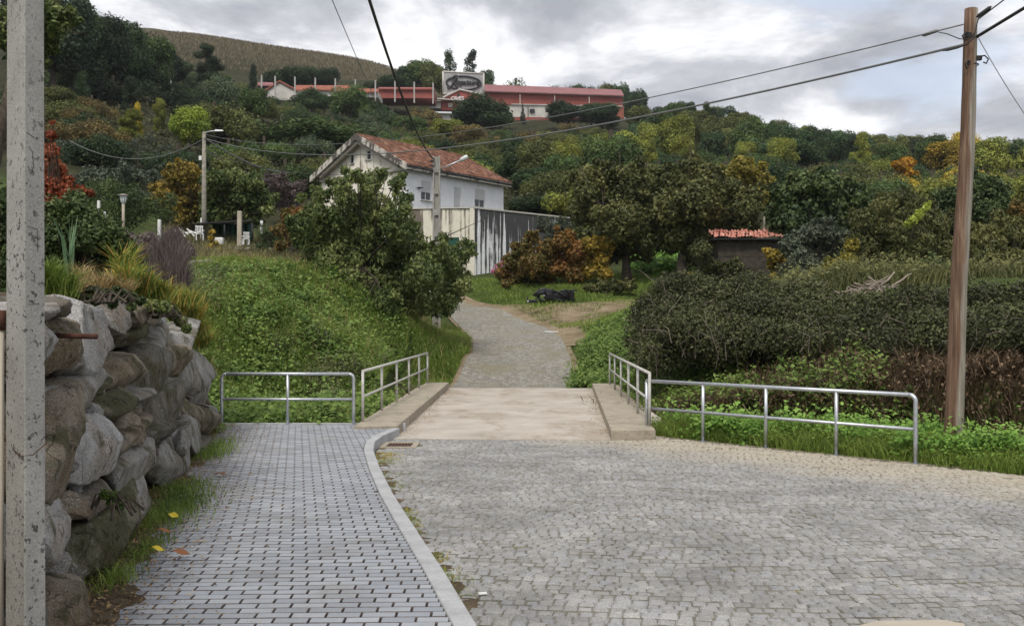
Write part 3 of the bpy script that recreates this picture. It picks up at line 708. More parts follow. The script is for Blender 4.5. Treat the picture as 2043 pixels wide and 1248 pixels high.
# ------------------------------------------------------------------ boulder wall
def wy(u): return -1.163 / ((u - U0) / FP + .2317)
bw = empty('boulder_wall', (wallx(8), 8, 0), 0, 'tall retaining wall of piled granite boulders beside the footpath', 'wall')
BWI = Matrix.Translation((-wallx(8), -8, 0))
GREY, LIGHT, BROWN, DARK, MOSS = (.40, .395, .385, 0.12), (.56, .56, .57, 0.0), (.33, .285, .225, .25), (.23, .215, .19, .22), (.23, .22, .16, .6)
B_ = [(78, 158, 622, 770, LIGHT), (90, 178, 604, 648, LIGHT), (150, 212, 622, 745, BROWN), (196, 292, 584, 756, LIGHT), (262, 300, 584, 668, GREY), (294, 338, 600, 658, BROWN),
      (295, 334, 636, 690, MOSS), (333, 388, 632, 694, GREY), (264, 314, 700, 776, BROWN), (306, 354, 680, 822, DARK), (339, 368, 694, 756, MOSS), (362, 392, 680, 745, BROWN),
      (112, 264, 742, 850, GREY), (84, 218, 790, 1004, BROWN), (198, 268, 830, 985, LIGHT), (250, 298, 770, 850, MOSS), (284, 330, 766, 800, GREY), (282, 322, 792, 905, BROWN),
      (318, 382, 750, 864, DARK), (378, 420, 700, 800, GREY), (264, 338, 862, 986, GREY), (262, 316, 832, 895, BROWN), (326, 380, 858, 955, GREY), (356, 414, 850, 910, GREY),
      (316, 378, 828, 868, DARK), (370, 420, 820, 900, GREY), (94, 193, 955, 1176, LIGHT), (186, 268, 1026, 1150, MOSS), (244, 284, 955, 1132, MOSS), (262, 310, 945, 1084, GREY),
      (206, 250, 962, 1034, DARK), (112, 192, 1156, 1290, BROWN), (60, 116, 1030, 1190, BROWN), (50, 120, 1178, 1310, DARK), (-10, 84, 610, 790, GREY), (-10, 90, 790, 1010, BROWN), (0, 80, 1000, 1200, GREY),
      (176, 214, 985, 1035, BROWN), (384, 414, 640, 705, GREY), (390, 424, 690, 752, GREY), (404, 434, 745, 818, GREY), (385, 426, 796, 864, BROWN), (412, 440, 800, 858, GREY),
      (150, 200, 590, 630, DARK), (330, 372, 605, 640, BROWN), (224, 262, 745, 790, MOSS), (214, 262, 1140, 1190, DARK), (370, 410, 895, 935, DARK)]
def boulder(seed, hx, hy, hz, sub):
    bm = bmesh.new(); bmesh.ops.create_icosphere(bm, subdivisions=sub, radius=1.0)
    V = np.array([v.co[:] for v in bm.verts]); r = np.random.default_rng(seed)
    V = np.sign(V) * np.abs(V) ** .62; V /= np.maximum(np.abs(V).max(), 1)
    V *= 1.04
    pl = unit(r.normal(size=(15, 3)))
    pl[:4] = unit(np.stack([np.full(4, 1.0), r.uniform(-.55, .55, 4), r.uniform(-.5, .5, 4)], 1))
    ds = r.uniform(.62, .92, 15)
    for n_, d in zip(pl, ds):
        q = V @ n_; V = V - np.outer(np.maximum(q - d, 0) * .97, n_)
    V = V * np.array([hx, hy, hz])
    sc = 1.0 / max(.12, (hx * hy * hz) ** (1 / 3)); off = Vector((seed * 3.1, seed * 1.7, seed * .7))
    for i, v in enumerate(bm.verts):
        p = Vector(V[i]); n_ = p.normalized()
        a = mnoise.noise(p * sc * .9 + off) * .05 + mnoise.noise(p * sc * 2.3 + off) * .03 - abs(mnoise.noise(p * sc * 4 + off)) * .07 - abs(mnoise.noise(p * sc * 9 + off)) * .035 + mnoise.noise(p * sc * 20 + off) * .012
        v.co = p + n_ * a / sc * 1.1
    me = bpy.data.meshes.new('stone'); bm.to_mesh(me); bm.free()
    me.polygons.foreach_set('use_smooth', np.ones(len(me.polygons), bool)); me.materials.append(MAT['stone'])
    return me
wall_ang = math.atan2(.2317, 1)   # wall runs along (-.2317,1)
for i, (u0, u1, v0, v1, colr) in enumerate(B_):
    ya, yb = wy(u0), wy(u1); yc = (ya + yb) / 2
    hy = (yb - ya) / 2 * 1.07; hz = (v1 - v0) / 2 / FP * yc * 1.08; zc = EYE - ((v0 + v1) / 2 - V0) / FP * yc
    hx = min(.34, max(.2, .5 * (hy + hz)))
    big = hz > .2 and yc < 9
    me = boulder(i * 13 + 5, hx, hy, hz, 5 if big else 4)
    o = link('stone', me, None, bw); o.matrix_parent_inverse = BWI
    batter = -0.10 * max(zc, 0)
    o.location = (wallx(yc) - hx * .62 + batter + random.uniform(-.03, .06), yc, zc)
    o.rotation_euler = (random.uniform(-.12, .12), random.uniform(-.1, .1), wall_ang + random.uniform(-.1, .1)); f_ = 1.0 if yc < 9 else .9; o.color = (colr[0] * f_, colr[1] * f_ * .98, colr[2] * f_ * .95, colr[3] + (0 if yc < 9 else .12))
    if colr is MOSS: o['label'] = 'moss covered stone'
# small chinking stones in the gaps
ch = MB(); cme = [boulder(900 + k, .09, .13, .09, 3) for k in range(5)]
for k in range(110):
    yc = random.uniform(4.6, 16.5); zc = random.uniform(.0, 1.75 - .03 * yc)
    o = bpy.data.objects.new('chink_stone', cme[k % 5]); COL.objects.link(o); o.parent = bw; o.matrix_parent_inverse = BWI
    o.location = (wallx(yc) - .20 - .1 * zc, yc, zc); o.rotation_euler = (random.random() * 6, random.random() * 6, random.random() * 6)
    s = random.uniform(.6, 1.5); o.scale = (s, s, s); o.color = random.choice([BROWN, DARK, GREY, MOSS])
# earth face behind the stones
ex = MB(); ny_ = 60
yv = np.linspace(3, 17.2, ny_)
vs = []
for y in yv:
    for z in (-.2, .5, 1.0, 1.5, 1.9 - max(0, y - 9) * .05):
        vs.append((wallx(y) - .42 - .1 * z + .04 * math.sin(y * 9 + z * 5), y, z))
ex.add(vs, [(i * 5 + j, (i + 1) * 5 + j, (i + 1) * 5 + j + 1, i * 5 + j + 1) for i in range(ny_ - 1) for j in range(4)])
tag(ex.build('earth_bank', MAT['soil'], None, True), kind='structure')
# the end of the wall returns along the stream: earth top
te = MB(); vs = []
for y in yv:
    zt = 1.88 - max(0, y - 9) * .05
    for k in range(5): vs.append((wallx(y) - .40 - .16 * 1 - k * .9, y, zt + .06 * k + .06 * math.sin(y * 3 + k)))
te.add(vs, [(i * 5 + j, i * 5 + j + 1, (i + 1) * 5 + j + 1, (i + 1) * 5 + j) for i in range(ny_ - 1) for j in range(4)])
tag(te.build('earth_terrace', MAT['soil'], None, True), kind='structure')
# rusty pipe stub
rp = MB().tube([P(146, 668, 5.6) + Vector((-.3, .1, 0)), P(192, 671, 5.5)], .016, 10).build('rusty_pipe', MAT['rust'], None, True)
tag(rp, 'rusty iron pipe stub sticking out between boulders near the top of the stone wall', 'pipe')

# ------------------------------------------------------------------ poles
# near concrete pole at the left edge of the frame
pc = empty('concrete_pole', (-2.0, 3.85, -.05), 0, 'pitted grey concrete utility pole in the left foreground before the boulder wall', 'utility pole')
def pl_face(u0t, u1t, u0b, u1b): return None
q = lambda u, Y: (u - U0) / FP * Y
Yp = 3.8
xb, xm, xt = q(10, 3.95) + 2.0, q(49, Yp) + 2.0, q(92, 3.895) + 2.0
H_ = 7.5
def taper(x, z): return x * (1 - .005 * z)
mbp = MB()
# rectangular shaft turned so that a corner faces the camera: recessed left face and pale right face
c = Vector((xm, -.05)); a = Vector((xb + .0, .10)); b = Vector((xt, .045)); d4 = a + b - c
def ring(z, s): 
    m_ = (a + b) / 2
    return [((p - m_) * s + m_).to_3d() + Vector((0, 0, z)) for p in (c, b, d4, a)]
lv = [ring(z, 1 - .028 * z) for z in (0, .8, 1.6, 2.4, 3.4, 5, H_)]
vs = [p for r_ in lv for p in r_]
mbp.add(vs, [(i * 4 + k, i * 4 + (k + 1) % 4, (i + 1) * 4 + (k + 1) % 4, (i + 1) * 4 + k) for i in range(len(lv) - 1) for k in range(4)] + [(24, 25, 26, 27)])
bevel(mbp.build('shaft', MAT['pole_conc'], pc), .005, 2)
MB().tube([(xb - .022, .1, .0), (xb - .018, .1, 2.0 - .25)], .014, 10).build('conduit', MAT['conduit'], pc, True)
MB().tube([(xb - .018, .1, 1.75), (xb - .016, .1, 1.83)], .019, 10).build('conduit_clamp', MAT['rust'], pc, True)
MB().tube([(xb - .01, .13, 1.285), (xm - .01, -.056, 1.262), (xm + .03, -.045, 1.265), (xt + .003, .04, 1.30)], .0022, 6).build('wire_tie', MAT['rust'], pc, True)
# incised marks on the right face
mk = MB()
def face_pt(u, v):
    t = (u - 49) / 43.0; p = c * (1 - t) + b * t; z = 1.72 - (v - V0) / FP * (Yp) + .05
    m_ = (a + b) / 2; p = (p - m_) * (1 - .028 * z) + m_
    return Vector((p.x + .0006, p.y - .0016, z))
for seq in ([(54, 262), (70, 270)], [(58, 290), (66, 300), (68, 330), (62, 345), (57, 330)], [(55, 450), (77, 454), (77, 500)], [(62, 540), (70, 545), (70, 560), (62, 556)], [(56, 606), (80, 605)]):
    MB().tube([face_pt(*p) for p in seq], .0009, 5).build('incised_mark', MAT['dark'], pc)


def tube_obj(name, pts, rad, mat, parent=None, n=10): return MB().tube(pts, rad, n).build(name, mat, parent, True)
# right wooden pole
bz = P(1900, 888, 13.6); topw = P(1940, 18, 13.6)
wp = empty('wooden_pole', (bz.x, bz.y, bz.z - .5), 0, 'tall reddish brown wooden utility pole leaning beside the right grass verge', 'utility pole')
dv = topw - bz
pts = [(-dv.x / dv.z * .5, 0, 0)] ; pts = []
for k in range(26):
    t = k / 25; z = .0 + t * (dv.z + .5); pts.append((dv.x * (z - .5) / dv.z + .012 * math.sin(t * 11), .01 * math.sin(t * 7), z))
tube_obj('shaft', pts, [(.132 - .046 * k / 25) * (1 + .02 * math.sin(k * 2.3)) for k in range(26)], MAT['polewood'], wp, 20)
tw = Vector(pts[-1])
for (dz, dx_, a_) in ((.36, -.1, .2), (.75, -.08, -.2), (.68, .1, .3)):
    hk = [tw + Vector((dx_ * .6, -.06, -dz)), tw + Vector((dx_ * 1.3, -.12, -dz)), tw + Vector((dx_ * 1.8, -.12, -dz - .05)), tw + Vector((dx_ * 1.5, -.12, -dz - .11)), tw + Vector((dx_ * 1.1, -.12, -dz - .09))]
    tube_obj('hook', hk, .011, MAT['dark'], wp, 6)
    MB().box(tw + Vector((dx_ * .72, -.065, -dz - .02)), (.07, .06, .06)).build('clamp', MAT['dark'], wp)
tube_obj('strap', [tw + Vector((.093 * math.cos(t), .093 * math.sin(t), -.78)) for t in np.linspace(0, 6.28, 16)], .008, MAT['dark'], wp, 6)
wtop = Vector((bz.x, bz.y, bz.z - .5)) + tw

# lamp pole at the garden (left)
lb, lt = P(407, 505, 50), P(406, 263, 50)
lp = empty('lamp_pole', (lb.x, lb.y, lb.z - .3), 0, 'slim weathered pole with a street lamp arm standing by the garden, left of the house', 'street lamp')
hh = lt.z - lb.z + .3
tube_obj('shaft', [(0, 0, 0), (0, 0, hh * .5), (0, 0, hh)], [.14, .12, .09], MAT['greywood'], lp, 12)
tube_obj('shaft_splint', [(-.14, -.02, .3), (-.12, -.02, 2.1)], .05, MAT['white'], lp, 8)
tube_obj('arm', [(0, 0, hh - .25), (.12, 0, hh - .02), (.35, 0, hh + .03), (.75, 0, hh + .05)], .025, MAT['galv'], lp, 8)
MB().add(*((lambda x: ([(.55, -.1, x - .01), (1.0, -.07, x), (1.0, .07, x), (.55, .1, x - .01), (.6, -.07, x + .08), (.95, -.05, x + .06), (.95, .05, x + .06), (.6, .07, x + .08)], [(3, 2, 1, 0), (4, 5, 6, 7), (0, 1, 5, 4), (1, 2, 6, 5), (2, 3, 7, 6), (3, 0, 4, 7)]))(hh + .03))).build('lamp_head', MAT['lampwhite'], lp)
MB().box((-.16, -.06, hh - 1.35), (.14, .12, .22)).build('junction_box', MAT['white'], lp)
# mid concrete pole by the road
mb0, mt0 = P(871, 668, 38), P(869, 312, 38)
mp_ = empty('concrete_lamp_pole', (mb0.x, mb0.y, mb0.z - .3), 0, 'grey concrete lamp pole beside the upper road in front of the white house', 'street lamp')
hm = mt0.z - mb0.z + .3
def tbox(z0, z1, w0, w1, d0, d1, cx=0, cy=0):
    vs = [(cx + a * w0 / 2, cy + b_ * d0 / 2, z0) for a, b_ in ((-1, -1), (1, -1), (1, 1), (-1, 1))] + [(cx + a * w1 / 2, cy + b_ * d1 / 2, z1) for a, b_ in ((-1, -1), (1, -1), (1, 1), (-1, 1))]
    return vs, [(3, 2, 1, 0), (4, 5, 6, 7), (0, 1, 5, 4), (1, 2, 6, 5), (2, 3, 7, 6), (3, 0, 4, 7)]
s_m = MB(); s_m.add(*tbox(0, hm, .10, .06, .22, .16, -.11)); s_m.add(*tbox(0, hm, .10, .06, .22, .16, .11)); s_m.add(*tbox(.02, hm - .02, .16, .14, .08, .06, 0, .02))
bevel(s_m.build('shaft', MAT['pole_conc2'], mp_), .008)
for k in range(8): MB().box((0, -.02, .9 + k * .83), (.15, .14, .22)).build('web_block', MAT['pole_conc2'], mp_)
bx_, lz = P(930, 316, 37.2), None
arm = [(0, 0, hm - .55), (.5, -.1, hm - .36), (1.0, -.2, hm - .16)]
tube_obj('arm', arm, .028, MAT['galv'], mp_, 8)
e1_ = Vector((.92, -.18, hm - .20)); e2_ = Vector((1.22, -.24, hm - .03))
tube_obj('lamp_head', [e1_, e1_.lerp(e2_, .3), e1_.lerp(e2_, .8), e2_], [.05, .085, .085, .05], MAT['lampwhite'], mp_, 10)
for k in range(3): tube_obj('insulator', [(-.12, -.1, hm - .2 - k * .18), (-.24, -.14, hm - .2 - k * .18)], .035, MAT['dark'], mp_, 8)
mtop = mt0
# ------------------------------------------------------------------ cables
def cable(name, a, b, sag, r, label, mat='cable', n=40):
    a, b = Vector(a), Vector(b); pts = []
    for k in range(n + 1):
        t = k / n; p = a.lerp(b, t); p.z -= 4 * sag * t * (1 - t); pts.append(p)
    return tag(tube_obj(name, pts, r, MAT[mat], None, 6), label, 'cable')
LP = P(409, 276, 49.9)
cable('overhead_cable', P(1928, 88, 13.6), LP, 1.17, .018, 'thicker lower cable running from the wooden pole across the trees to the garden lamp pole', 'cable_grey', 60)
cable('overhead_cable', P(1922, 49, 13.6), P(409, 268, 49.9), 1.02, .010, 'thinner upper cable running from the top of the wooden pole to the garden lamp pole', 'cable_grey', 60)
cable('overhead_cable', P(1945, 76, 13.6), P(2080, -6, 12.0), .0, .022, 'thick cable leaving the wooden pole towards the upper right corner', 'cable')
cable('overhead_cable', P(1950, 40, 13.6), P(2040, -28, 12.5), .0, .009, 'thin cable leaving the top of the wooden pole towards the upper right corner', 'cable')
cable('service_wire', P(1952, 76, 13.6), P(2060, 250, 13.0), .04, .006, 'thin wire dropping steeply from the wooden pole to the right', 'cable_grey')
cable('overhead_cable', P(866, 318, 37.9), (-1.55, -8, 9.6), 1.85, .028, 'heavy black cable coming down from overhead to the concrete lamp pole', 'cable', 60)
cable('service_wire', P(806, 318, 66), (-2.9, 0, 8.9), .5, .012, 'thin wire coming down from overhead to the corner of the house roof', 'cable_grey', 60)
cable('service_wire', LP, P(590, 344, 71), .5, .035, 'cable from the garden lamp pole to the left eave of the house', 'cable_grey')
cable('service_wire', P(410, 300, 49.9), P(600, 366, 71), .5, .018, 'thin lower wire from the garden lamp pole to the left wall of the house', 'cable_grey')
cable('service_wire', P(866, 330, 37.9), P(409, 300, 49.9), .75, .014, 'wire crossing the gable from the garden lamp pole to the concrete lamp pole', 'cable')
cable('service_wire', P(866, 334, 37.9), P(800, 335, 66), .3, .016, 'short wire from the concrete lamp pole to the roof corner', 'cable')
cable('service_wire', LP, (-23.5, 52, 11.5), 1.0, .02, 'wire leaving the garden lamp pole to the left through the trees', 'cable_grey')
# splice fittings on the cables near the wooden pole
for (u, v, Y, ang, lab, kk) in ((1856, 66, 14.7, 0, 'grey splice sleeve on the thin cable left of the wooden pole', 1), (1963, 24, 13.3, 0, 'dark splice sleeve on the thin cable right of the wooden pole', 2)):
    p = P(u, v, Y); dd = Vector((-.1, .06, -.025)) if kk == 1 else Vector((.08, -.05, .06))
    tag(tube_obj('splice_sleeve', [p - dd, p - dd * .7, p + dd * .7, p + dd], [.008, .026, .026, .008], MAT['cable_grey' if kk == 1 else 'cable'], None, 8), lab, 'cable fitting')
tag(tube_obj('jumper_wire', [P(1866, 63, 14.6), P(1890, 68, 13.6), P(1915, 78, 13.5), P(1930, 78, 13.5), P(1945, 66, 13.5), P(1950, 45, 13.5), P(1955, 29, 13.4)], .007, MAT['cable'], None, 6), 'looped black jumper wire around the top of the wooden pole', 'cable')
tag(tube_obj('jumper_wire', [P(1866, 101, 14.4), P(1890, 101, 13.7), P(1910, 96, 13.5), P(1930, 88, 13.45), P(1946, 72, 13.4)], .011, MAT['cable'], None, 6), 'slack lower black jumper wire passing in front of the wooden pole', 'cable')

# ------------------------------------------------------------------ white house
A_ = Vector((-7.23, 67.0, 0)); HR = math.atan2(.782, .6235)
ho = empty('house', A_, HR, 'white two-storey house with red tiled gable roof behind the stained wall', 'house')
LX, LY, ZE, ZR, OV = 11.57, 10.0, 12.72, 15.34, .55
zb = 5.5
def hbox(name, x0, x1, y0, y1, z0, z1, mat, parent=ho):
    return MB().box(((x0 + x1) / 2, (y0 + y1) / 2, (z0 + z1) / 2), (x1 - x0, y1 - y0, z1 - z0)).build(name, mat, parent)
def wall_with_holes(name, L0, L1, z0, z1, holes, th, mat, plane, parent=ho):
    """wall in plane 'y' (runs along x at y=plane) with rectangular openings (a,b,c,d)"""
    xs = sorted({L0, L1} | {h[0] for h in holes} | {h[1] for h in holes}); zs = sorted({z0, z1} | {h[2] for h in holes} | {h[3] for h in holes})
    mb = MB()
    for xa, xb2 in zip(xs[:-1], xs[1:]):
        for za, zb2 in zip(zs[:-1], zs[1:]):
            cx, cz = (xa + xb2) / 2, (za + zb2) / 2
            if any(h[0] < cx < h[1] and h[2] < cz < h[3] for h in holes): continue
            mb.box((cx, plane + th / 2, cz), (xb2 - xa, th, zb2 - za))
    return mb.build(name, mat, parent)
win = [(2.0, 3.05, 10.55, 11.9), (5.45, 6.2, 9.3, 11.85), (7.8, 8.98, 10.6, 11.95)]
X0, X1, Y0, Y1 = OV, LX - .35, OV, LY - OV
wall_with_holes('side_wall', X0, X1, zb, ZE - .15, win, .3, MAT['house_side'], Y0)
for (a, b, c_, d), kind in zip(win, ('half', 'full', 'half')):
    f = empty('window', (0, 0, 0)); f.parent = ho
    fr = MB()
    for bb in ((a, a + .05, c_, d), (b - .05, b, c_, d), (a + .05, b - .05, c_, c_ + .05), (a + .05, b - .05, d - .05, d)): fr.box(((bb[0] + bb[1]) / 2, Y0 + .08, (bb[2] + bb[3]) / 2), (bb[1] - bb[0], .06, bb[3] - bb[2]))
    fr.build('frame', MAT['white'], f)
    zs_ = c_ + .05 if kind == 'full' else c_ + (d - c_) * .42
    sh = MB(); z = zs_
    while z < d - .06: sh.box(((a + b) / 2, Y0 + .07, z + .022), (b - a - .1, .03, .044)); z += .05
    sh.build('shutter', MAT['shutter'], f)
    if kind == 'half':
        MB().box(((a + b) / 2, Y0 + .12, (c_ + zs_) / 2), (b - a - .1, .02, zs_ - c_ - .05)).build('pane', MAT['glass'], f)
        MB().box(((a + b) / 2, Y0 + .09, (c_ + zs_) / 2), (.05, .03, zs_ - c_ - .05)).build('mullion', MAT['white'], f)
        MB().box(((a + b) / 2, Y0 - .03, c_ - .03), (b - a + .16, .16, .06)).build('sill', MAT['fascia'], f)
# gable wall at x = X0, built as a prism with two small windows cut as recessed frames
gm = MB(); hw = (ZR - ZE) / (LY / 2)
ym = LY / 2
def zroof(y): return ZE + hw * (ym - abs(y - ym)) - .18
gy_ = sorted([Y0 + .3, 4.1, 4.55, ym, 5.9, 6.35, Y1])
gwin = [(4.1, 4.55, 13.55, 14.25), (5.9, 6.35, 13.45, 14.15)]
for ya, yb in zip(gy_[:-1], gy_[1:]):
    hole = [h for h in gwin if abs(h[0] - ya) < 1e-6 and abs(h[1] - yb) < 1e-6]
    def col(z0a, z0b, z1a, z1b):
        gm.add([(X0, ya, z0a), (X0, yb, z0b), (X0 + .3, yb, z0b), (X0 + .3, ya, z0a), (X0, ya, z1a), (X0, yb, z1b), (X0 + .3, yb, z1b), (X0 + .3, ya, z1a)],
               [(3, 2, 1, 0), (4, 5, 6, 7), (0, 1, 5, 4), (1, 2, 6, 5), (2, 3, 7, 6), (3, 0, 4, 7)])
    if hole: h = hole[0]; col(zb, zb, h[2], h[2]); col(h[3], h[3], zroof(ya), zroof(yb))
    else: col(zb, zb, zroof(ya), zroof(yb))
gm.build('gable_wall', MAT['house_gable'], ho)
for (ya, yb, z0, z1) in gwin:
    f = empty('window'); f.parent = ho
    fr = MB()
    for c2, d2 in (((X0 + .06, ya + .03, (z0 + z1) / 2), (.08, .06, z1 - z0)), ((X0 + .06, yb - .03, (z0 + z1) / 2), (.08, .06, z1 - z0)), ((X0 + .06, (ya + yb) / 2, z0 + .03), (.08, yb - ya - .12, .06)), ((X0 + .06, (ya + yb) / 2, z1 - .03), (.08, yb - ya - .12, .06))): fr.box(c2, d2)
    fr.build('frame', MAT['white'], f)
    MB().box((X0 + .14, (ya + yb) / 2, (z0 + z1) / 2), (.03, yb - ya - .1, z1 - z0 - .1)).build('pane', MAT['glass'], f)
    MB().box((X0 - .03, (ya + yb) / 2, z0 - .03), (.14, yb - ya + .12, .06)).build('sill', MAT['fascia'], f)
MB().box((X0 - .08, (Y0 + Y1) / 2, ZE - .22), (.16, Y1 - Y0 + .1, .20)).build('string_course', MAT['fascia'], ho)
hbox('back_wall', X0 + .3, X1, Y1 - .3, Y1, zb, ZE - .1, MAT['house_side'])
g2 = MB(); g2.add([(X1 - .3, Y0 + .3, zb), (X1 - .3, Y1 - .3, zb), (X1 - .3, Y1 - .3, ZE - .1), (X1 - .3, ym, ZR - .2), (X1 - .3, Y0 + .3, ZE - .1), (X1 - .01, Y0 + .3, zb), (X1 - .01, Y1 - .3, zb), (X1 - .01, Y1 - .3, ZE - .1), (X1 - .01, ym, ZR - .2), (X1 - .01, Y0 + .3, ZE - .1)],
                  [(4, 3, 2, 1, 0), (5, 6, 7, 8, 9)] + [(i, (i + 1) % 5, 5 + (i + 1) % 5, 5 + i) for i in range(5)]); g2.build('far_gable_wall', MAT['house_gable'], ho)
# roof slab, verges, gutter, tiles
for s, nm in ((1, 'roof_slab'), (-1, 'roof_slab')):
    ye = 0 if s == 1 else LY
    rs = MB(); t_ = .16
    rs.add([(0, ye, ZE - t_), (LX, ye, ZE - t_), (LX, ym, ZR - t_), (0, ym, ZR - t_), (0, ye, ZE - .02), (LX, ye, ZE - .02), (LX, ym, ZR - .02), (0, ym, ZR - .02)],
           [(3, 2, 1, 0), (4, 5, 6, 7), (0, 1, 5, 4), (1, 2, 6, 5), (2, 3, 7, 6), (3, 0, 4, 7)]); rs.build(nm, MAT['fascia'], ho)
    vg = MB(); vg.add([(-.14, ye, ZE - .34), (-.003, ye, ZE - .34), (-.003, ym, ZR - .34), (-.14, ym, ZR - .34), (-.14, ye, ZE + .10), (-.003, ye, ZE + .10), (-.003, ym, ZR + .10), (-.14, ym, ZR + .10)],
                      [(3, 2, 1, 0), (4, 5, 6, 7), (0, 1, 5, 4), (1, 2, 6, 5), (2, 3, 7, 6), (3, 0, 4, 7)]); vg.build('verge_board', MAT['fascia'], ho)
    vg2 = MB(); vg2.add([(.02, ye + s * .9, ZE - .34 + hw * .9 - .25), (.3, ye + s * .9, ZE - .34 + hw * .9 - .25), (.3, ym, ZR - .62), (.02, ym, ZR - .62), (.02, ye + s * .9, ZE + hw * .9 - .2), (.3, ye + s * .9, ZE + hw * .9 - .2), (.3, ym, ZR - .2), (.02, ym, ZR - .2)],
                       [(3, 2, 1, 0), (4, 5, 6, 7), (0, 1, 5, 4), (1, 2, 6, 5), (2, 3, 7, 6), (3, 0, 4, 7)]); vg2.build('rafter', MAT['greywood'], ho)
    tl = MB(); sl_len = math.hypot(ym, ZR - ZE); nc = 15; sw = .262; nt_ = int(LX / sw)
    dy_, dz_ = s * ym / sl_len, (ZR - ZE) / sl_len
    for i in range(nt_):
        for j in range(nc):
            x = (i + .5) * LX / nt_; a0 = j * sl_len / nc - .04; a1 = (j + 1) * sl_len / nc + .03
            tt = random.random(); jit = random.uniform(-.012, .012)
            vs = []
            for (aa, r_, up) in ((a0, .078, .055), (a1, .066, .015)):
                for k in range(6):
                    an = math.pi * k / 5; ox = math.cos(an) * r_ + jit; oz = math.sin(an) * r_ + up
                    vs.append((x + ox, ye + dy_ * aa - s * dz_ * oz * .3, ZE + dz_ * aa + oz))
            tl.add(vs, [(k, k + 1, 7 + k, 6 + k) for k in range(5)] + [(0, 1, 2, 3, 4, 5)], tt)
            # channel between
            x2 = x + LX / nt_ / 2
            tl.add([(x2 - .07, ye + dy_ * a0, ZE + dz_ * a0 + .03), (x2 + .07, ye + dy_ * a0, ZE + dz_ * a0 + .03), (x2 + .07, ye + dy_ * a1, ZE + dz_ * a1 + .0), (x2 - .07, ye + dy_ * a1, ZE + dz_ * a1 + .0)], [(0, 1, 2, 3)], tt)
    tag(tl.build('roof_tiles', MAT['tile'], ho), kind='stuff')
rd = MB()
for k in range(28): rd.tube([(k * LX / 28 - .02, ym, ZR + .06), ((k + 1) * LX / 28 + .03, ym, ZR + .045)], [.11, .095], 8)
tag(rd.build('ridge_tiles', MAT['tile'], ho), kind='stuff')
MB().box((LX / 2, .12, ZE - .22), (LX - .02, .24, .13)).build('eave_cornice', MAT['fascia'], ho)
tube_obj('gutter', [(0.02, -.05, ZE - .08), (LX, -.05, ZE - .12)], .065, MAT['dark'], ho, 8)
MB().box((1.75, Y0 - .14, 11.35), (.34, .28, .05)).build('lamp_bracket', MAT['dark'], ho)

# ------------------------------------------------------------------ stained retaining wall
K = Vector((-2.3, 60.0)); zt = 8.86
rw = empty('retaining_wall', (K.x, K.y, 4.0), 0, 'high white retaining wall streaked with black stains below the house', 'wall')
RI = Matrix.Translation((-K.x, -K.y, -4.0))
def rwp(mb, n, m): o = mb.build(n, m, rw); o.matrix_parent_inverse = RI; return o
rwp(MB().prism([(-2.3, 60.0), (8.5, 70.8), (8.3, 71.0), (-2.5, 60.24)], 3.5, [zt, zt + .1, zt + .1, zt]), 'stained_panel', MAT['stained'])
rwp(MB().prism([(-2.62, 59.98), (-2.3, 59.96), (-2.28, 60.25), (-2.6, 60.35)], 3.5, zt + .01), 'corner_pilaster', MAT['stained_front'])
rwp(MB().prism([(-3.25, 60.08), (-2.62, 60.0), (-2.6, 60.25), (-3.25, 60.35)], 3.5, zt - .02), 'front_panel', MAT['stained_front'])
rwp(MB().prism([(-4.35, 60.2), (-3.25, 60.08), (-3.25, 60.34), (-4.35, 60.44)], 7.1, zt - .02), 'lintel_panel', MAT['stained_front'])
rwp(MB().prism([(-9.5, 60.9), (-4.35, 60.2), (-4.35, 60.44), (-9.5, 61.2)], 3.5, zt - .02), 'front_panel', MAT['stained_front'])
dm = MB()
for k in range(7): dm.box((-4.26 + k * .155, 60.26 - k * .017, 5.9), (.14, .05, 2.4))
rwp(dm, 'green_door', MAT['green'])
rwp(MB().prism([(-2.34, 59.9), (8.5, 70.7), (8.25, 71.06), (-2.55, 60.3)], [zt + .012, zt + .112, zt + .112, zt + .012], [zt + .1, zt + .2, zt + .2, zt + .1]), 'coping', MAT['fascia'])
rwp(MB().prism([(-9.5, 60.82), (-2.6, 59.90), (-2.56, 60.4), (-9.5, 61.25)], zt + .012, zt + .07), 'coping', MAT['fascia'])

# ------------------------------------------------------------------ factory on the hill
def from_px(name, items, loc, label, cat):
    r = empty(name, loc, 0, label, cat); inv = Matrix.Translation(-Vector(loc))
    for nm, mb, mat in items:
        o = mb.build(nm, mat, r); o.matrix_parent_inverse = inv
    return r
def slab(u0, u1, v0a, v0b, v1a, v1b, Y0_, Y1_, dy):
    """block whose front face spans pixels u0..u1; va = at u0, vb = at u1"""
    a, b = P(u0, v0a, Y0_), P(u1, v0b, Y1_); c2, d2 = P(u0, v1a, Y0_), P(u1, v1b, Y1_)
    back = Vector((0, dy, 0))
    return MB().add([c2, d2, b, a, c2 + back, d2 + back, b + back, a + back], [(0, 1, 2, 3), (7, 6, 5, 4), (3, 2, 6, 7), (4, 5, 1, 0), (1, 5, 6, 2), (4, 0, 3, 7)])
FY0, FY1 = 250, 262
rf = MB(); e0, e1 = P(905, 179, FY0 - 1), P(1245, 190, FY1 - 1); r0, r1 = P(905, 166, FY0 + 9), P(1239, 179, FY1 + 9)
rf.add([e0, e1, r1, r0, e0 - Vector((0, 0, .25)), e1 - Vector((0, 0, .25)), r1 + Vector((0, .1, -.25)), r0 + Vector((0, .1, -.25))], [(0, 1, 2, 3), (7, 6, 5, 4), (4, 5, 1, 0), (5, 6, 2, 1), (6, 7, 3, 2), (7, 4, 0, 3)])
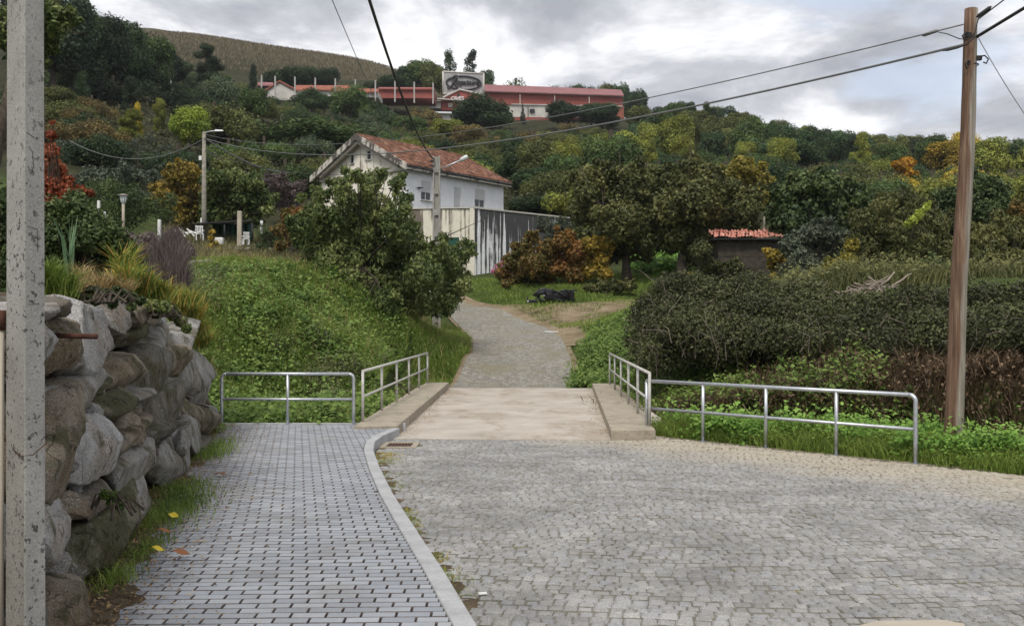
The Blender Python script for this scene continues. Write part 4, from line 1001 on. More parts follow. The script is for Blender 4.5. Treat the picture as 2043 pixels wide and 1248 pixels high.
items = [('roof', rf, MAT['redroof']),
         ('eave_band', slab(905, 1244, 179.6, 190.8, 182.6, 193.4, FY0, FY1, 1), MAT['cream']),
         ('red_wall', slab(906, 1243, 182.8, 193.6, 208, 211, FY0 + .1, FY1 + .1, 12), MAT['redmetal']),
         ('string_band', slab(1020, 1243, 207.0, 211.2, 208.6, 212.8, FY0 + 3.9, FY1 - .4, 1), MAT['cream']),
         ('lower_wall', slab(1010, 1160, 208.8, 211.5, 233, 235, FY0 + 4.0, FY0 + 9, 8), MAT['cream']),
         ('lower_red_wall', slab(1160, 1245, 211.7, 213, 268, 268, FY0 + 9, FY1, 8), MAT['orange']),
         ('plinth', slab(1020, 1160, 233.1, 235.1, 272, 272, FY0 + 3.9, FY0 + 8.9, 1), MAT['redmetal'])]
for u in (1037, 1106, 1175): items.append(('downpipe', slab(u, u + 1.2, 184 + (u - 906) * .033, 184 + (u - 906) * .033, 207.5, 207.5, FY0 + 4 + (u - 1037) * .03 - 1, FY0 + 4 + (u - 1037) * .03 - 1, .3), MAT['cream']))
for u in (1057, 1088): items.append(('window', slab(u, u + 10, 217, 217.3, 224, 224.3, FY0 + 5.0, FY0 + 5.3, .3), MAT['dark']))
items.append(('door_frame', slab(1053, 1054.2, 212, 212, 232, 232, FY0 + 5.0, FY0 + 5.0, .3), MAT['dark']))
from_px('factory', items, P(1075, 235, FY0 + 6), 'long red factory hall with faded red roof on the hilltop right of the billboard', 'factory')
# gabled office in front of the billboard
OY = 238
gb = MB(); g = [P(884, 196, OY), P(955, 198, OY), P(955, 186, OY), P(917, 178, OY), P(884, 193, OY)]
gb.add(g + [p + Vector((0, 8, 0)) for p in g], [(0, 1, 2, 3, 4), (9, 8, 7, 6, 5)] + [(i, i + 5, (i + 1) % 5 + 5, (i + 1) % 5) for i in range(5)])
lg = MB(); 
lg.tube([P(884, 194.5, OY - .3), P(917, 178.5, OY - .3), P(955, 187, OY - .3)], .22, 6)
items = [('gable_wall', gb, MAT['redmetal']), ('gable_trim', lg, MAT['cream']), ('canopy', slab(872, 930, 195.5, 199.5, 197.5, 201.5, OY - 2, OY - 2, 6), MAT['cream']),
         ('front_wall', slab(880, 960, 200, 201.7, 220, 220, OY - .5, OY - .5, 5), MAT['redmetal']), ('window', slab(912, 917.5, 187, 187, 192.5, 192.5, OY - .15, OY - .15, .3), MAT['dark']),
         ('window', slab(894, 903, 206, 206, 214, 214, OY - .6, OY - .6, .3), MAT['cream']), ('annex', slab(857, 879, 202, 202.5, 216, 216, OY - 1, OY - 1, 5), MAT['cream']), ('annex_roof', slab(855, 880, 199.5, 200, 201.8, 202.3, OY - 2, OY - 2, 7), MAT['greywood'])]
off = from_px('office_building', items, P(917, 215, OY), 'small red gabled office with white trim under the billboard', 'building')
def text(s, size, mat, name, parent, loc, shear=0.0, ext=.05, sx=1.0):
    c2 = bpy.data.curves.new(name, 'FONT'); c2.body = s; c2.size = size; c2.extrude = ext; c2.shear = shear; c2.align_x = 'CENTER'; c2.align_y = 'CENTER'; c2.offset = size * .012
    o = bpy.data.objects.new(name, c2); COL.objects.link(o); bpy.context.view_layer.update()
    me = bpy.data.meshes.new_from_object(o); bpy.data.objects.remove(o)
    me.name = name; me.materials.clear()
    k = link(name, me, mat, parent); k.location = loc; k.rotation_euler = (R(90), 0, 0); k.scale = (sx, 1, 1); return k
for k_, ch_ in enumerate('CAVES'): text(ch_, 1.25, MAT['white'], 'letter', off, P(903.5 + k_ * 5.0, 196.4, OY - 2.1) - P(917, 215, OY), 0, .05)
off2 = from_px('low_building', [('roof', slab(850, 901, 222, 223, 225.2, 226.2, 225, 225, 6), MAT['lampwhite']), ('wall', slab(853, 898, 225.4, 226.4, 240, 240, 226, 226, 5), MAT['cream'])], P(876, 236, 225), 'low building with pale green white roof among trees below the billboard', 'building')
# billboard
BY = 246
bb0, bb1 = P(884, 143, BY), P(965, 147, BY)
bl = empty('billboard', P(925, 190, BY), 0, 'large grey billboard with dark script lettering inside an oval on the hilltop', 'billboard')
bo = P(925, 190, BY)
def rel(u, v, dy=0): return P(u, v, BY) - bo + Vector((0, dy, 0))
npan = 8
for k in range(npan):
    ua, ub = 884 + 81 * k / npan, 884 + 81 * (k + 1) / npan
    va, vb = 143 + 4 * k / npan, 143 + 4 * (k + 1) / npan
    a, b, c2, d2 = rel(ua + .15, va), rel(ub - .15, vb), rel(ub - .15, vb + 40.5), rel(ua + .15, va + 43)
    bk = Vector((0, .25 + .05 * (k % 2), 0))
    MB().add([d2, c2, b, a, d2 + bk, c2 + bk, b + bk, a + bk], [(0, 1, 2, 3), (7, 6, 5, 4), (3, 2, 6, 7), (4, 5, 1, 0), (1, 5, 6, 2), (4, 0, 3, 7)]).build('panel', MAT['billboard'], bl)
for (a, b) in ((rel(884, 143), rel(965, 147)), (rel(884, 187), rel(965, 187.5)), (rel(884, 143), rel(884, 187)), (rel(965, 146), rel(965, 191))): tube_obj('frame_bar', [a, b], .22, MAT['cream'], bl, 6)
for u in (890, 908, 926, 944, 962): tube_obj('support_post', [rel(u, 150, 1.0), rel(u, 205, 1.2)], .2, MAT['greywood'], bl, 6)
ov = [rel(925 + 34.5 * math.cos(t), 166 + 13.4 * math.sin(t) + .03 * 34.5 * math.cos(t), -.25) for t in np.linspace(0, 2 * math.pi, 49)]
tube_obj('oval_ring', ov, .2, MAT['letter'], bl, 6)
# script lettering as strokes (pixel strokes traced at the board's own plane)
strokes = {
    'R': [[(912, 153), (909, 158), (905, 165), (901, 172), (896, 176), (893, 174)], [(900, 160), (904, 155), (909, 152), (912, 153), (911.5, 158), (907, 163), (905, 164), (908, 168), (911, 173), (914, 174)]],
    'a1': [[(917, 163), (914, 162.5), (912, 165), (912.5, 168), (915, 168.5), (917, 163.5), (917, 168.5), (918.5, 168)]],
    'p': [[(920, 163), (918.5, 173)], [(919.5, 165), (922, 163), (923.5, 165.5), (922, 168.5), (919.2, 168)]],
    'o': [[(927, 163.2), (925, 165.5), (926, 168.6), (928.5, 168), (929, 165), (927, 163.2)]],
    's': [[(934.5, 162), (932, 163), (934, 166), (933.5, 169), (931, 168.5)]],
    'e': [[(937, 166.5), (939.5, 165), (938.5, 163.5), (936.5, 165.5), (937.5, 169), (940.5, 168.5)]],
    'i': [[(943, 164), (942.6, 169.2)], [(943.4, 161.6), (943.6, 162.3)]],
    'r': [[(946, 164), (945.5, 169.4)], [(945.8, 166), (948, 164.3), (949.5, 165)]],
    'a2': [[(955, 164.6), (952, 164.6), (951, 167), (952, 169.6), (954, 169), (955, 165), (955, 169.6), (957.5, 169.6)]]}
def bez(pts, n=4):
    pts = [Vector((*p, 0)) for p in pts]; o = []
    for i in range(len(pts) - 1):
        p0, p1, p2, p3 = pts[max(i - 1, 0)], pts[i], pts[i + 1], pts[min(i + 2, len(pts) - 1)]
        for k in range(n):
            t = k / n; o.append(.5 * ((2 * p1) + (p2 - p0) * t + (2 * p0 - 5 * p1 + 4 * p2 - p3) * t * t + (3 * p1 - p0 - 3 * p2 + p3) * t ** 3))
    return o + [pts[-1]]
for nm, sts in strokes.items():
    m2 = MB()
    for s_ in sts: m2.tube([rel(p.x, p.y, -.3) for p in bez(s_)], .27 if nm == 'R' else .2, 5)
    m2.build('letter', MAT['letter'], bl)
# orange roofed sheds and the fence posts left of the billboard
def gabled(name, u0, u1, ve, vr, vb, Y, mat_r, mat_w, label, dy=8):
    its = [('wall', slab(u0 + 1, u1 - 1, ve, ve, vb, vb, Y, Y, dy), mat_w)]
    rr_ = MB(); a, b = P(u0, ve, Y - .6), P(u1, ve + .6, Y - .6); c2, d2 = P(u1, vr + .6, Y + dy / 2), P(u0, vr, Y + dy / 2)
    dn = Vector((0, 0, -.3)); rr_.add([a, b, c2, d2, a + dn, b + dn, c2 + dn, d2 + dn], [(0, 1, 2, 3), (7, 6, 5, 4), (4, 5, 1, 0), (5, 6, 2, 1), (6, 7, 3, 2), (7, 4, 0, 3)])
    its.append(('roof', rr_, mat_r)); return from_px(name, its, P((u0 + u1) / 2, vb, Y), label, 'shed')
gabled('tiled_shed', 590, 700, 178, 170, 192, 225, MAT['orange'], MAT['cream'], 'long low shed with orange roof right of the white gabled building')
gabled('tiled_shed', 672, 755, 182, 176.5, 194, 220, MAT['orange'], MAT['cream'], 'low orange roof in the middle of the row of concrete posts')
gabled('tiled_shed', 755, 866, 176, 174, 196, 228, MAT['redmetal'], MAT['redmetal'], 'long dark red shed left of the billboard')
gabled('tiled_shed', 514, 545, 169, 164, 178, 232, MAT['redroof'], MAT['dark'], 'small red roof at the left end of the row of posts')
wg = MB(); g = [P(529, 200, 218), P(592, 200, 218), P(592, 181, 218), P(558, 163, 218), P(529, 181, 218)]
wg.add(g + [p + Vector((0, 7, 0)) for p in g], [(0, 1, 2, 3, 4), (9, 8, 7, 6, 5)] + [(i, i + 5, (i + 1) % 5 + 5, (i + 1) % 5) for i in range(5)])
wt = MB().tube([P(526, 183, 217.8), P(558, 162.4, 217.8), P(595, 182, 217.8)], .25, 6)
from_px('white_gabled_building', [('wall', wg, MAT['cream']), ('roof_trim', wt, MAT['orange'])], P(560, 200, 218), 'white building with arched gable at the left end of the orange roofs', 'building')
for k, u in enumerate((522, 549, 588.5, 629, 669, 709, 749, 788, 826.5, 864)):
    vt = 150 + k * 1.7; a, b = P(u, vt, 215), P(u, vt + 42, 215)
    o = MB().box((0, 0, (a.z - b.z) / 2), (.30, .30, a.z - b.z)).build('concrete_post', MAT['cable_post']); o.location = b
    tag(o, ['leftmost', 'second', 'third', 'fourth', 'fifth', 'sixth', 'seventh', 'eighth', 'ninth', 'rightmost'][k] + ' of the ten tall pale posts along the hilltop roofs', 'post', 'tall posts along the hilltop roofs')

# ------------------------------------------------------------------ tiled shed in the garden
sh = empty('garden_shed', P(1490, 562, 48), 0, 'dark tumbledown shed with a mossy pinkish tiled roof in the garden', 'shed'); so_ = P(1490, 562, 48)
def srel(u, v, dy=0.0): return P(u, v, 48) - so_ + Vector((0, dy, 0))
wd0, wd1 = srel(1432, 480), srel(1552, 480)
zbot, ztop = -.4, srel(0, 478).z
for k in range(9):
    z0 = zbot + (ztop - zbot) * k / 9; z1 = zbot + (ztop - zbot) * (k + 1) / 9
    MB().box(((wd0.x + wd1.x) / 2 + random.uniform(-.03, .03), .02 * (k % 2), (z0 + z1) / 2), (wd1.x - wd0.x, .06, z1 - z0 - .015)).build('board', MAT['shedwood'], sh)
MB().box((wd0.x + .1, 1.6, (zbot + ztop) / 2), (.08, 3.0, ztop - zbot)).build('side_wall', MAT['shedwood'], sh)
MB().box((wd1.x - .1, 1.6, (zbot + ztop) / 2), (.08, 3.0, ztop - zbot)).build('side_wall', MAT['shedwood'], sh)
tme = None
for i in range(24):
    for j in range(3):
        x = srel(1422, 0).x + (i + .5) * 3.42 / 24; m2 = MB(); vs = []
        for (aa, r_) in ((0, .075), (.62, .06)):
            for k in range(6):
                an = math.pi * k / 5; vs.append((math.cos(an) * r_ + aa * .12, aa * .96, math.sin(an) * r_ + aa * .30))
        if tme is None:
            m2.add(vs, [(k, k + 1, 7 + k, 6 + k) for k in range(5)]); tme = m2.mesh('roof_tile'); tme.materials.append(MAT['tile2'])
        o = bpy.data.objects.new('roof_tile', tme); COL.objects.link(o); o.parent = sh
        o.location = (x + random.uniform(-.02, .02), -.35 + j * .55, ztop + .06 + j * .16 + .04 * math.sin(i * .7) + random.uniform(-.015, .02)); o.rotation_euler = (random.uniform(-.05, .08), 0, random.uniform(-.08, .08))
MB().box((0, .5, ztop - .0), (3.5, 1.8, .05)).build('roof_batten', MAT['dark'], sh)
gp = tube_obj('thin_post', [P(1525, 475, 49.5), P(1525, 432, 49.5)], .045, MAT['greywood']); tag(gp, 'thin grey post sticking up behind the shed roof', 'post')

# house at the far right edge
from_px('hillside_house', [('wall', slab(2024, 2080, 391, 391, 412, 412, 95, 95, 6), MAT['greywood']), ('roof', slab(2018, 2090, 384, 384, 387, 387, 94, 94, 7), MAT['orange']), ('cornice', slab(2018, 2088, 387.2, 387.2, 390.6, 390.6, 94.2, 94.2, 6), MAT['white']), ('chimney', slab(2019, 2025, 377, 377, 384, 384, 95, 95, .6), MAT['white'])],
        P(2045, 412, 95), 'grey house with thin orange roof edge and white chimney at the right edge', 'house')
ms = MB()
for k in range(5): ms.box((0, .02 * k, k * .5), (2.2 - .45 * abs(k - 1.5), 1.2, .5), .05 * k)
# ------------------------------------------------------------------ garden behind the left bank
def stack(name, u, vt, vb, Y, w_, mat, label, cat='post'):
    a, b = P(u, vt, Y), P(u, vb, Y); o = MB().add(*tbox(0, a.z - b.z, w_ * 1.1, w_, w_ * 1.1, w_)).build(name, mat); o.location = b; return tag(bevel(o, w_ * .1), label, cat)
stack('concrete_stake', 208, 422, 492, 38, .10, MAT['white'], 'thin white stake left of the garden lantern')
stack('concrete_stake', 318, 438, 482, 42, .12, MAT['white'], 'thin white stake between the garden lantern and the lamp pole')
stack('concrete_stake', 197, 400, 425, 38, .09, MAT['white'], 'short white rod at the left behind the red shrub')
stack('concrete_stake', 522, 440, 466, 48, .12, MAT['white'], 'short pale post right of the white garden pillar')
stack('garden_pillar', 478, 421, 492, 47, .19, MAT['conduit'], 'white weathered garden pillar in the shade of the garden tree', 'pillar')
gl = empty('garden_lantern', P(246, 470, 40), 0, 'white glass lantern on a slim post above the boulder wall', 'garden lamp'); go = P(246, 470, 40)
zl = P(246, 406, 40).z - go.z
tube_obj('post', [(0, 0, 0), (0, 0, zl)], .06, MAT['conduit'], gl, 8)
tube_obj('lamp_glass', [(0, 0, zl), (0, 0, zl + .04), (0, 0, zl + .32)], [.07, .10, .17], MAT['lampwhite'], gl, 8)
for k in range(8): tube_obj('glazing_bar', [(.10 * math.cos(k * .785), .10 * math.sin(k * .785), zl + .04), (.172 * math.cos(k * .785), .172 * math.sin(k * .785), zl + .32)], .008, MAT['dark'], gl, 4)
tube_obj('cap', [(0, 0, zl + .32), (0, 0, zl + .34), (0, 0, zl + .40)], [.24, .22, .06], MAT['greywood'], gl, 10)
# pergola with green tarpaulin
pg = empty('garden_shelter', P(470, 482, 49), 0, 'low dark shelter with green tarpaulin wall behind the garden pillar', 'shelter'); po = P(470, 482, 49)
def prel(u, v, Y): return P(u, v, Y) - po
a, b, c2, d2 = prel(392, 447, 49), prel(505, 441, 49), prel(505, 443, 52), prel(392, 449, 52)
up = Vector((0, 0, .07)); MB().add([a, b, c2, d2, a + up, b + up, c2 + up, d2 + up], [(3, 2, 1, 0), (4, 5, 6, 7), (0, 1, 5, 4), (1, 2, 6, 5), (2, 3, 7, 6), (3, 0, 4, 7)]).build('roof_sheet', MAT['dark'], pg)
tp = MB(); n_ = 24
vs = [prel(425 + 75 * k / n_, v_, 51.5) + Vector((0, .06 * math.sin(k * 1.9), 0)) for v_ in (447, 478) for k in range(n_ + 1)]
tp.add(vs, [(k, k + 1, n_ + 2 + k, n_ + 1 + k) for k in range(n_)]); tp.build('tarpaulin', MAT['green'], pg)
for u in (394, 448, 503): tube_obj('upright', [prel(u, 482, 49.1), prel(u, 445, 49.1)], .05, MAT['dark'], pg, 6)
# white plastic chair, table with junk
def chair(u, v, Y, s, rz, label):
    r = empty('garden_chair', P(u, v, Y), rz, label, 'chair')
    MB().box((0, 0, .42 * s), (.46 * s, .44 * s, .04)).build('seat', MAT['white'], r)
    bk = MB()
    for k in range(5): bk.box((-.18 * s + k * .09 * s, .21 * s, .66 * s), (.05 * s, .03, .44 * s))
    bk.box((0, .21 * s, .90 * s), (.46 * s, .04, .06)); bk.build('backrest', MAT['white'], r)
    for a_ in (-1, 1):
        for b_ in (-1, 1): MB().box((a_ * .2 * s, b_ * .19 * s, .2 * s), (.045, .045, .4 * s)).build('leg', MAT['white'], r)
        MB().box((a_ * .23 * s, 0, .62 * s), (.05, .42 * s, .04)).build('armrest', MAT['white'], r)
    return r
chair(398, 480, 48, .8, .4, 'white garden chair left of the lamp pole under the shelter')
chair(490, 488, 46, .62, -2.6, 'small white chair right of the white garden pillar')
wb = MB().box((0, 0, .17), (.42, .3, .34)).build('white_crate', MAT['white']); wb.location = P(437, 488, 47); tag(bevel(wb, .03), 'white crate on the garden wall just right of the lamp pole', 'crate')
ws = MB()
for k in range(9): ws.tube([P(343 + k * 5, 456 + (k % 3) * 4, 48), P(352 + k * 6, 462 + (k * 7) % 11, 47.8)], .035, 5)
tag(ws.build('pale_branches', MAT['white']), 'tangle of bleached pale branches in the garden left of the lamp pole', 'branches')
# dry stone wall + loose rocks
sw_ = [boulder(1500 + k, .28, .22, .16, 2) for k in range(6)]
dw = empty('garden_wall', P(480, 515, 46), 0, 'low mossy dry stone wall at the top of the grassy bank', 'wall'); dwo = P(480, 515, 46)
for row_ in range(4):
    for k in range(46):
        u = 345 + k * 6.4 + (row_ % 2) * 3 + random.uniform(-1, 1); v = 517 - row_ * 6.6 + random.uniform(-1, 1) - max(0, (430 - u) * .02)
        o = bpy.data.objects.new('stone', sw_[random.randrange(6)]); COL.objects.link(o); o.parent = dw; o.location = P(u, v, 46) - dwo + Vector((0, random.uniform(-.06, .06), 0))
        o.scale = (random.uniform(.34, .5), .8, random.uniform(.5, .65)); o.rotation_euler = (0, random.uniform(-.2, .2), random.uniform(-.3, .3)); o.color = random.choice([BROWN, DARK, MOSS, GREY])
for k, (u, v, s) in enumerate(((392, 527, .9), (405, 528, 1.1), (420, 525, 1.0), (436, 528, .9), (450, 529, 1.1), (462, 531, .7), (527, 531, .7), (520, 533, .5))):
    o = bpy.data.objects.new('loose_rock', sw_[k % 6]); COL.objects.link(o); o.location = P(u, v, 34); o.scale = (s, s, s); o.color = (.36, .33, .29, 0); o.rotation_euler = (0, 0, k)
    tag(o, ['leftmost', 'second from left', 'third from left', 'fourth from left', 'fifth from left', 'sixth from left', 'right one of the far pair', 'left one of the far pair'][k] + ' loose pale rock along the top of the grassy bank', 'rock', 'loose pale rocks on the grassy bank')

# ------------------------------------------------------------------ old wall stones, scrap heap, planks
ow = empty('stream_wall', (5.0, 19.6, -1), 0, 'remnant of a mossy rubble wall along the stream behind the long railing', 'wall'); owo = Vector((5.0, 19.6, -1))
bankline = lambda x: np.interp(x, [1, 3, 5, 8, 12, 20], [21.2, 21.0, 19.8, 17.8, 14.9, 8])
for k in range(150):
    x = random.uniform(3.6, 7.2); z = random.uniform(-1.5, .15)
    o = bpy.data.objects.new('stone', sw_[random.randrange(6)]); COL.objects.link(o); o.parent = ow; o.location = Vector((x, float(bankline(x)) + .25 + z * .1, z)) - owo
    s = random.uniform(.5, 1.1); o.scale = (s * .9, s, s * .8); o.rotation_euler = (random.uniform(-.3, .3), random.uniform(-.3, .3), random.uniform(-.8, .2)); o.color = random.choice([BROWN, DARK, MOSS, (.22, .2, .16, .2)])
sc = empty('scrap_heap', P(1105, 600, 46), 0, 'heap of black car scrap lying in the grass before the red and yellow vines', 'scrap'); sco = P(1105, 600, 46)
def skel(u, v, dy=0): return P(u, v, 46) - sco + Vector((0, dy, 0))
m2 = MB(); tor = [skel(1085, 588) + Vector((.27 * math.cos(t), .1 * math.sin(t), .27 * math.sin(t))) for t in np.linspace(0, 6.283, 20)]
m2.tube(tor, .08, 8); m2.build('tyre', MAT['blackplastic'], sc, True)
MB().box(skel(1085, 588, -.02), (.14, .1, .12)).build('hub', MAT['lampwhite'], sc)
for (u, v, w_, d_, h_, rz_, ry_) in ((1110, 592, 1.1, .5, .32, .3, .1), (1120, 587, .6, .5, .35, -.4, -.3), (1098, 584, .5, .6, .3, .8, .2), (1076, 585, .5, .4, .18, .2, -.35), (1128, 596, .45, .3, .2, .5, .4), (1140, 590, .28, .4, .45, 0, 0)):
    o = MB().box((0, 0, 0), (w_, d_, h_)).build('scrap_piece', MAT['blackplastic'], sc); o.location = skel(u, v); o.rotation_euler = (.1, ry_, rz_); bevel(o, .06)
for a, b in (((1113, 582), (1133, 593)), ((1118, 579), (1136, 590)), ((1133, 580), (1150, 579)), ((1104, 597), (1128, 600)), ((1063, 590), (1076, 578))): tube_obj('bent_bar', [skel(*a, -.25), skel(*b, -.3)], .045, MAT['blackplastic'], sc, 6)
so2 = empty('scrap_part', P(1061, 605, 44.5), .2, 'small black scrap part with two upright pins left of the scrap heap', 'scrap')
bevel(MB().box((0, 0, .1), (.50, .2, .14)).build('body', MAT['blackplastic'], so2), .03)
for x in (-.2, .2): tube_obj('pin', [(x, 0, .1), (x, 0, .32)], .03, MAT['blackplastic'], so2, 6)
MB().box((-.21, -.12, .1), (.06, .03, .06)).build('cap', MAT['lampwhite'], so2)
pk = P(1100, 659, 39); o = MB().box((0, 0, .03), (.55, .14, .05), .15).build('white_plank', MAT['white']); o.location = (pk.x, pk.y, Ts(pk.x, pk.y) + .05); tag(bevel(o, .01), 'white plank lying at the edge of the upper road', 'plank')
yb_ = empty('yellow_bucket', P(1378, 553, 50), 0, 'small yellow bucket beside the right trunk under the big tree', 'bucket')
tube_obj('body', [(0, 0, -.1), (0, 0, .26)], [.14, .17], MAT['yellowp'], yb_, 12); tube_obj('rim', [(.17 * math.cos(t), .17 * math.sin(t), .26) for t in np.linspace(0, 6.283, 14)], .014, MAT['yellowp'], yb_, 5)
o = MB().box((0, 0, .4), (.12, .05, .9)).build('leaning_board', MAT['conduit']); o.location = P(1388, 553, 50); o.rotation_euler = (0, .35, 0); tag(o, 'pale board leaning beside the yellow bucket', 'board')
# cut slab at the bottom edge of the picture
cs = MB(); pts = [(2.02, 5.80), (2.2, 5.92), (2.42, 5.93), (2.62, 5.94), (2.72, 5.86), (2.6, 5.66), (2.1, 5.6)]
cs.prism([(x, y) for x, y in pts], SZ - .01, SZ + .055); tag(bevel(cs.build('pale_slab', MAT['joint_sand' if 0 else 'conduit']), .012), 'broken beige stone slab lying on the setts at the bottom edge', 'slab')
o = MB().box((0, 0, .004), (.055, .04, .006), .3).build('paper_scrap', MAT['white']); o.location = (*G(963, 1187, SZ).xy, SZ + .012); tag(o, 'small scrap of white paper on the setts beside the kerb', 'litter')
MAT['yleaf'] = simple('yellow_dry_leaf', (.55, .42, .03), .6, .3); MAT['bleaf'] = simple('brown_dry_leaf', (.22, .09, .035), .7, .3)
def fallen(u, v, s, mat, lab, z=.03):
    p = G(u, v, z); vs = []; n = 7
    for k in range(n + 1):
        t = k / n; w_ = s * .28 * math.sin(math.pi * min(t * 1.02, 1)) ** .8; vs += [(t * s - s / 2, -w_, .012 + .015 * math.sin(t * 6)), (t * s - s / 2, 0, .004 + .012 * math.sin(t * 6)), (t * s - s / 2, w_, .012 + .015 * math.sin(t * 5))]
    m2 = MB(); m2.add(vs, [(k * 3 + j, (k + 1) * 3 + j, (k + 1) * 3 + j + 1, k * 3 + j + 1) for k in range(n) for j in range(2)])
    o = m2.build('fallen_leaf', mat); o.location = p; o.rotation_euler = (0, 0, random.uniform(-.5, .5)); tag(o, lab, 'leaf')
fallen(314, 1096, .12, MAT['yleaf'], 'bright yellow fallen leaf on the soil left of the footpath', .09)
fallen(360, 1103, .16, MAT['bleaf'], 'long reddish brown leaf on the left edge of the footpath', .06)
fallen(328, 1060, .14, MAT['bleaf'], 'brown leaf in the grass at the wall foot above the yellow leaf', .09)
fallen(443, 946, .17, MAT['bleaf'], 'orange brown leaf on the middle of the path edge', .03)
fallen(345, 1029, .13, MAT['yleaf'], 'pale yellow green leaf in the grass tuft by the wall', .10)

# ================================================================== vegetation
LM = {
 'walnut': leaf_mat('walnut_leaves', [(.026, .042, .012), (.075, .105, .030), (.24, .26, .095)], .25, 0.9),  # lightest colour is the highlight on the leaves, painted in
 'olive': leaf_mat('olive_brown_leaves', [(.026, .034, .012), (.068, .078, .026), (.18, .175, .06)], .25, 0.7),
 'dkgreen': leaf_mat('dark_green_leaves', [(.015, .027, .010), (.042, .066, .022), (.12, .155, .055)], .22, 0.7),
 'greygreen': leaf_mat('grey_green_leaves', [(.035, .045, .030), (.075, .092, .060), (.15, .17, .12)], .2, 0.9),
 'bramble': leaf_mat('bramble_leaves', [(.019, .020, .011), (.046, .052, .021), (.125, .14, .055)], .2, 0.8),
 'nettle': leaf_mat('nettle_leaves', [(.030, .055, .010), (.075, .130, .024), (.17, .24, .055)], .3, 1.1),
 'vine': leaf_mat('autumn_vine_leaves', [(.045, .055, .015), (.13, .10, .028), (.28, .12, .04)], .3, 0.8),
 'vineyel': leaf_mat('yellow_vine_leaves', [(.10, .10, .02), (.30, .22, .04), (.48, .34, .06)], .3, 0.9),
 'red': leaf_mat('red_autumn_leaves', [(.09, .025, .012), (.22, .055, .025), (.33, .11, .05)], .3, 1.5),
 'lightgreen': leaf_mat('fresh_green_leaves', [(.05, .11, .015), (.12, .23, .035), (.24, .38, .08)], .3, 1.5),
 'grass': leaf_mat('grass_blades', [(.05, .075, .014), (.12, .185, .030), (.26, .31, .075)], .3, 0.5),
 'grassdry': leaf_mat('dry_grass_blades', [(.16, .12, .05), (.30, .22, .10), (.42, .33, .17)], .25, 1.0),
 'grassmix': leaf_mat('autumn_iris_blades', [(.06, .13, .02), (.19, .24, .045), (.46, .30, .08)], .3, 2.2),
 'bluegreen': leaf_mat('blue_green_blades', [(.05, .10, .055), (.10, .17, .09), (.16, .24, .13)], .25, 2),
 'brownstem': leaf_mat('brown_dead_stems', [(.022, .013, .006), (.066, .042, .023), (.19, .13, .08)], .1, 2),
 'purple': leaf_mat('dry_purple_seed_stems', [(.05, .038, .038), (.105, .08, .078), (.17, .135, .125)], .2, 2),
 'pinkfl': leaf_mat('pink_flowers', [(.45, .10, .22), (.62, .22, .38), (.75, .45, .58)], .3, 3),
}
def shell_points(blobs, n, r, squash=1.0, inner=.25, keep_low=True):
    """blobs: array (x,y,z,rad). points on lumpy shells; returns centres and normals"""
    B = np.asarray(blobs, float); pr = B[:, 3] ** 2; pr = pr / pr.sum()
    k = r.choice(len(B), n, p=pr); d = unit(r.normal(size=(n, 3)))
    rad = B[k, 3] * np.where(r.random(n) < inner, r.uniform(.35, .85, n), r.uniform(.82, 1.12, n))
    # finger-like sprigs
    ph = np.sin(d[:, 0] * 7 + k * 2.1) * np.sin(d[:, 1] * 8 + k) * np.sin(d[:, 2] * 7 + k * .7)
    rad = rad * (1 + .34 * ph)
    Cn = B[k, :3] + d * rad[:, None] * np.array([1, 1, squash])
    return Cn, d, k
def foliage(name, blobs, n, Lf, Wf, mat, parent=None, seed=1, down=.3, inner=.25, tb=None, squash=.9, rnd=.8):
    r = np.random.default_rng(seed)
    Cn, d, k = shell_points(blobs, n, r, squash, inner)
    nr = unit(d * .6 + np.array([0, 0, .35]) + r.normal(size=(n, 3)) * rnd * .6)
    bt = r.random(len(blobs)) if tb is None else np.asarray(tb)
    tint = np.clip(bt[k] * .45 + r.random(n) * .6, 0, 1)
    me = leaf_mesh(name, Cn, nr, Lf * r.uniform(.7, 1.25, n), Wf * r.uniform(.7, 1.25, n), tint, down, r)
    return link(name, me, mat, parent)
def limbs(name, base, blobs, r0, parent, seed=1, mat='bark', trunk_to=None, nb=9):
    r = random.Random(seed); mb = MB(); B = sorted([Vector(b[:3]) for b in blobs], key=lambda q: r.random())[:nb]
    base = Vector(base); cen = sum((Vector(b[:3]) for b in blobs), Vector()) / len(blobs)
    fork = base.lerp(cen, .45) if trunk_to is None else Vector(trunk_to)
    mb.tube([base - Vector((0, 0, .3)), base + Vector((0, 0, .05)), base.lerp(fork, .5) + Vector((r.uniform(-.05, .05), 0, 0)), fork], [r0 * 1.35, r0 * 1.1, r0 * .9, r0 * .75], 10)
    for b in B:
        mid = fork.lerp(b, .5) + Vector((r.uniform(-.2, .2), r.uniform(-.2, .2), r.uniform(0, .3))) * (b - fork).length * .3
        mb.tube([fork, mid, b], [r0 * .42, r0 * .2, r0 * .05], 6)
        for _ in range(2):
            e = b + Vector((r.uniform(-1, 1), r.uniform(-1, 1), r.uniform(-.3, 1))) * (b - fork).length * .35
            mb.tube([mid, mid.lerp(e, .5), e], [r0 * .2, r0 * .12, r0 * .03], 5)
    return mb.build(name, MAT[mat], parent, True)
def sprigs(W_, seed):
    r = random.Random(seed + 5); o = [(x, y, z, q * .9) for x, y, z, q in W_]
    for x, y, z, q in W_:
        for _ in range(3):
            a, e = r.uniform(0, 6.28), r.uniform(-.5, 1.3); k = q * r.uniform(.95, 1.35)
            o.append((x + math.cos(a) * math.cos(e) * k, y + math.sin(a) * math.cos(e) * k, z + math.sin(e) * k, q * r.uniform(.2, .36)))
    return o
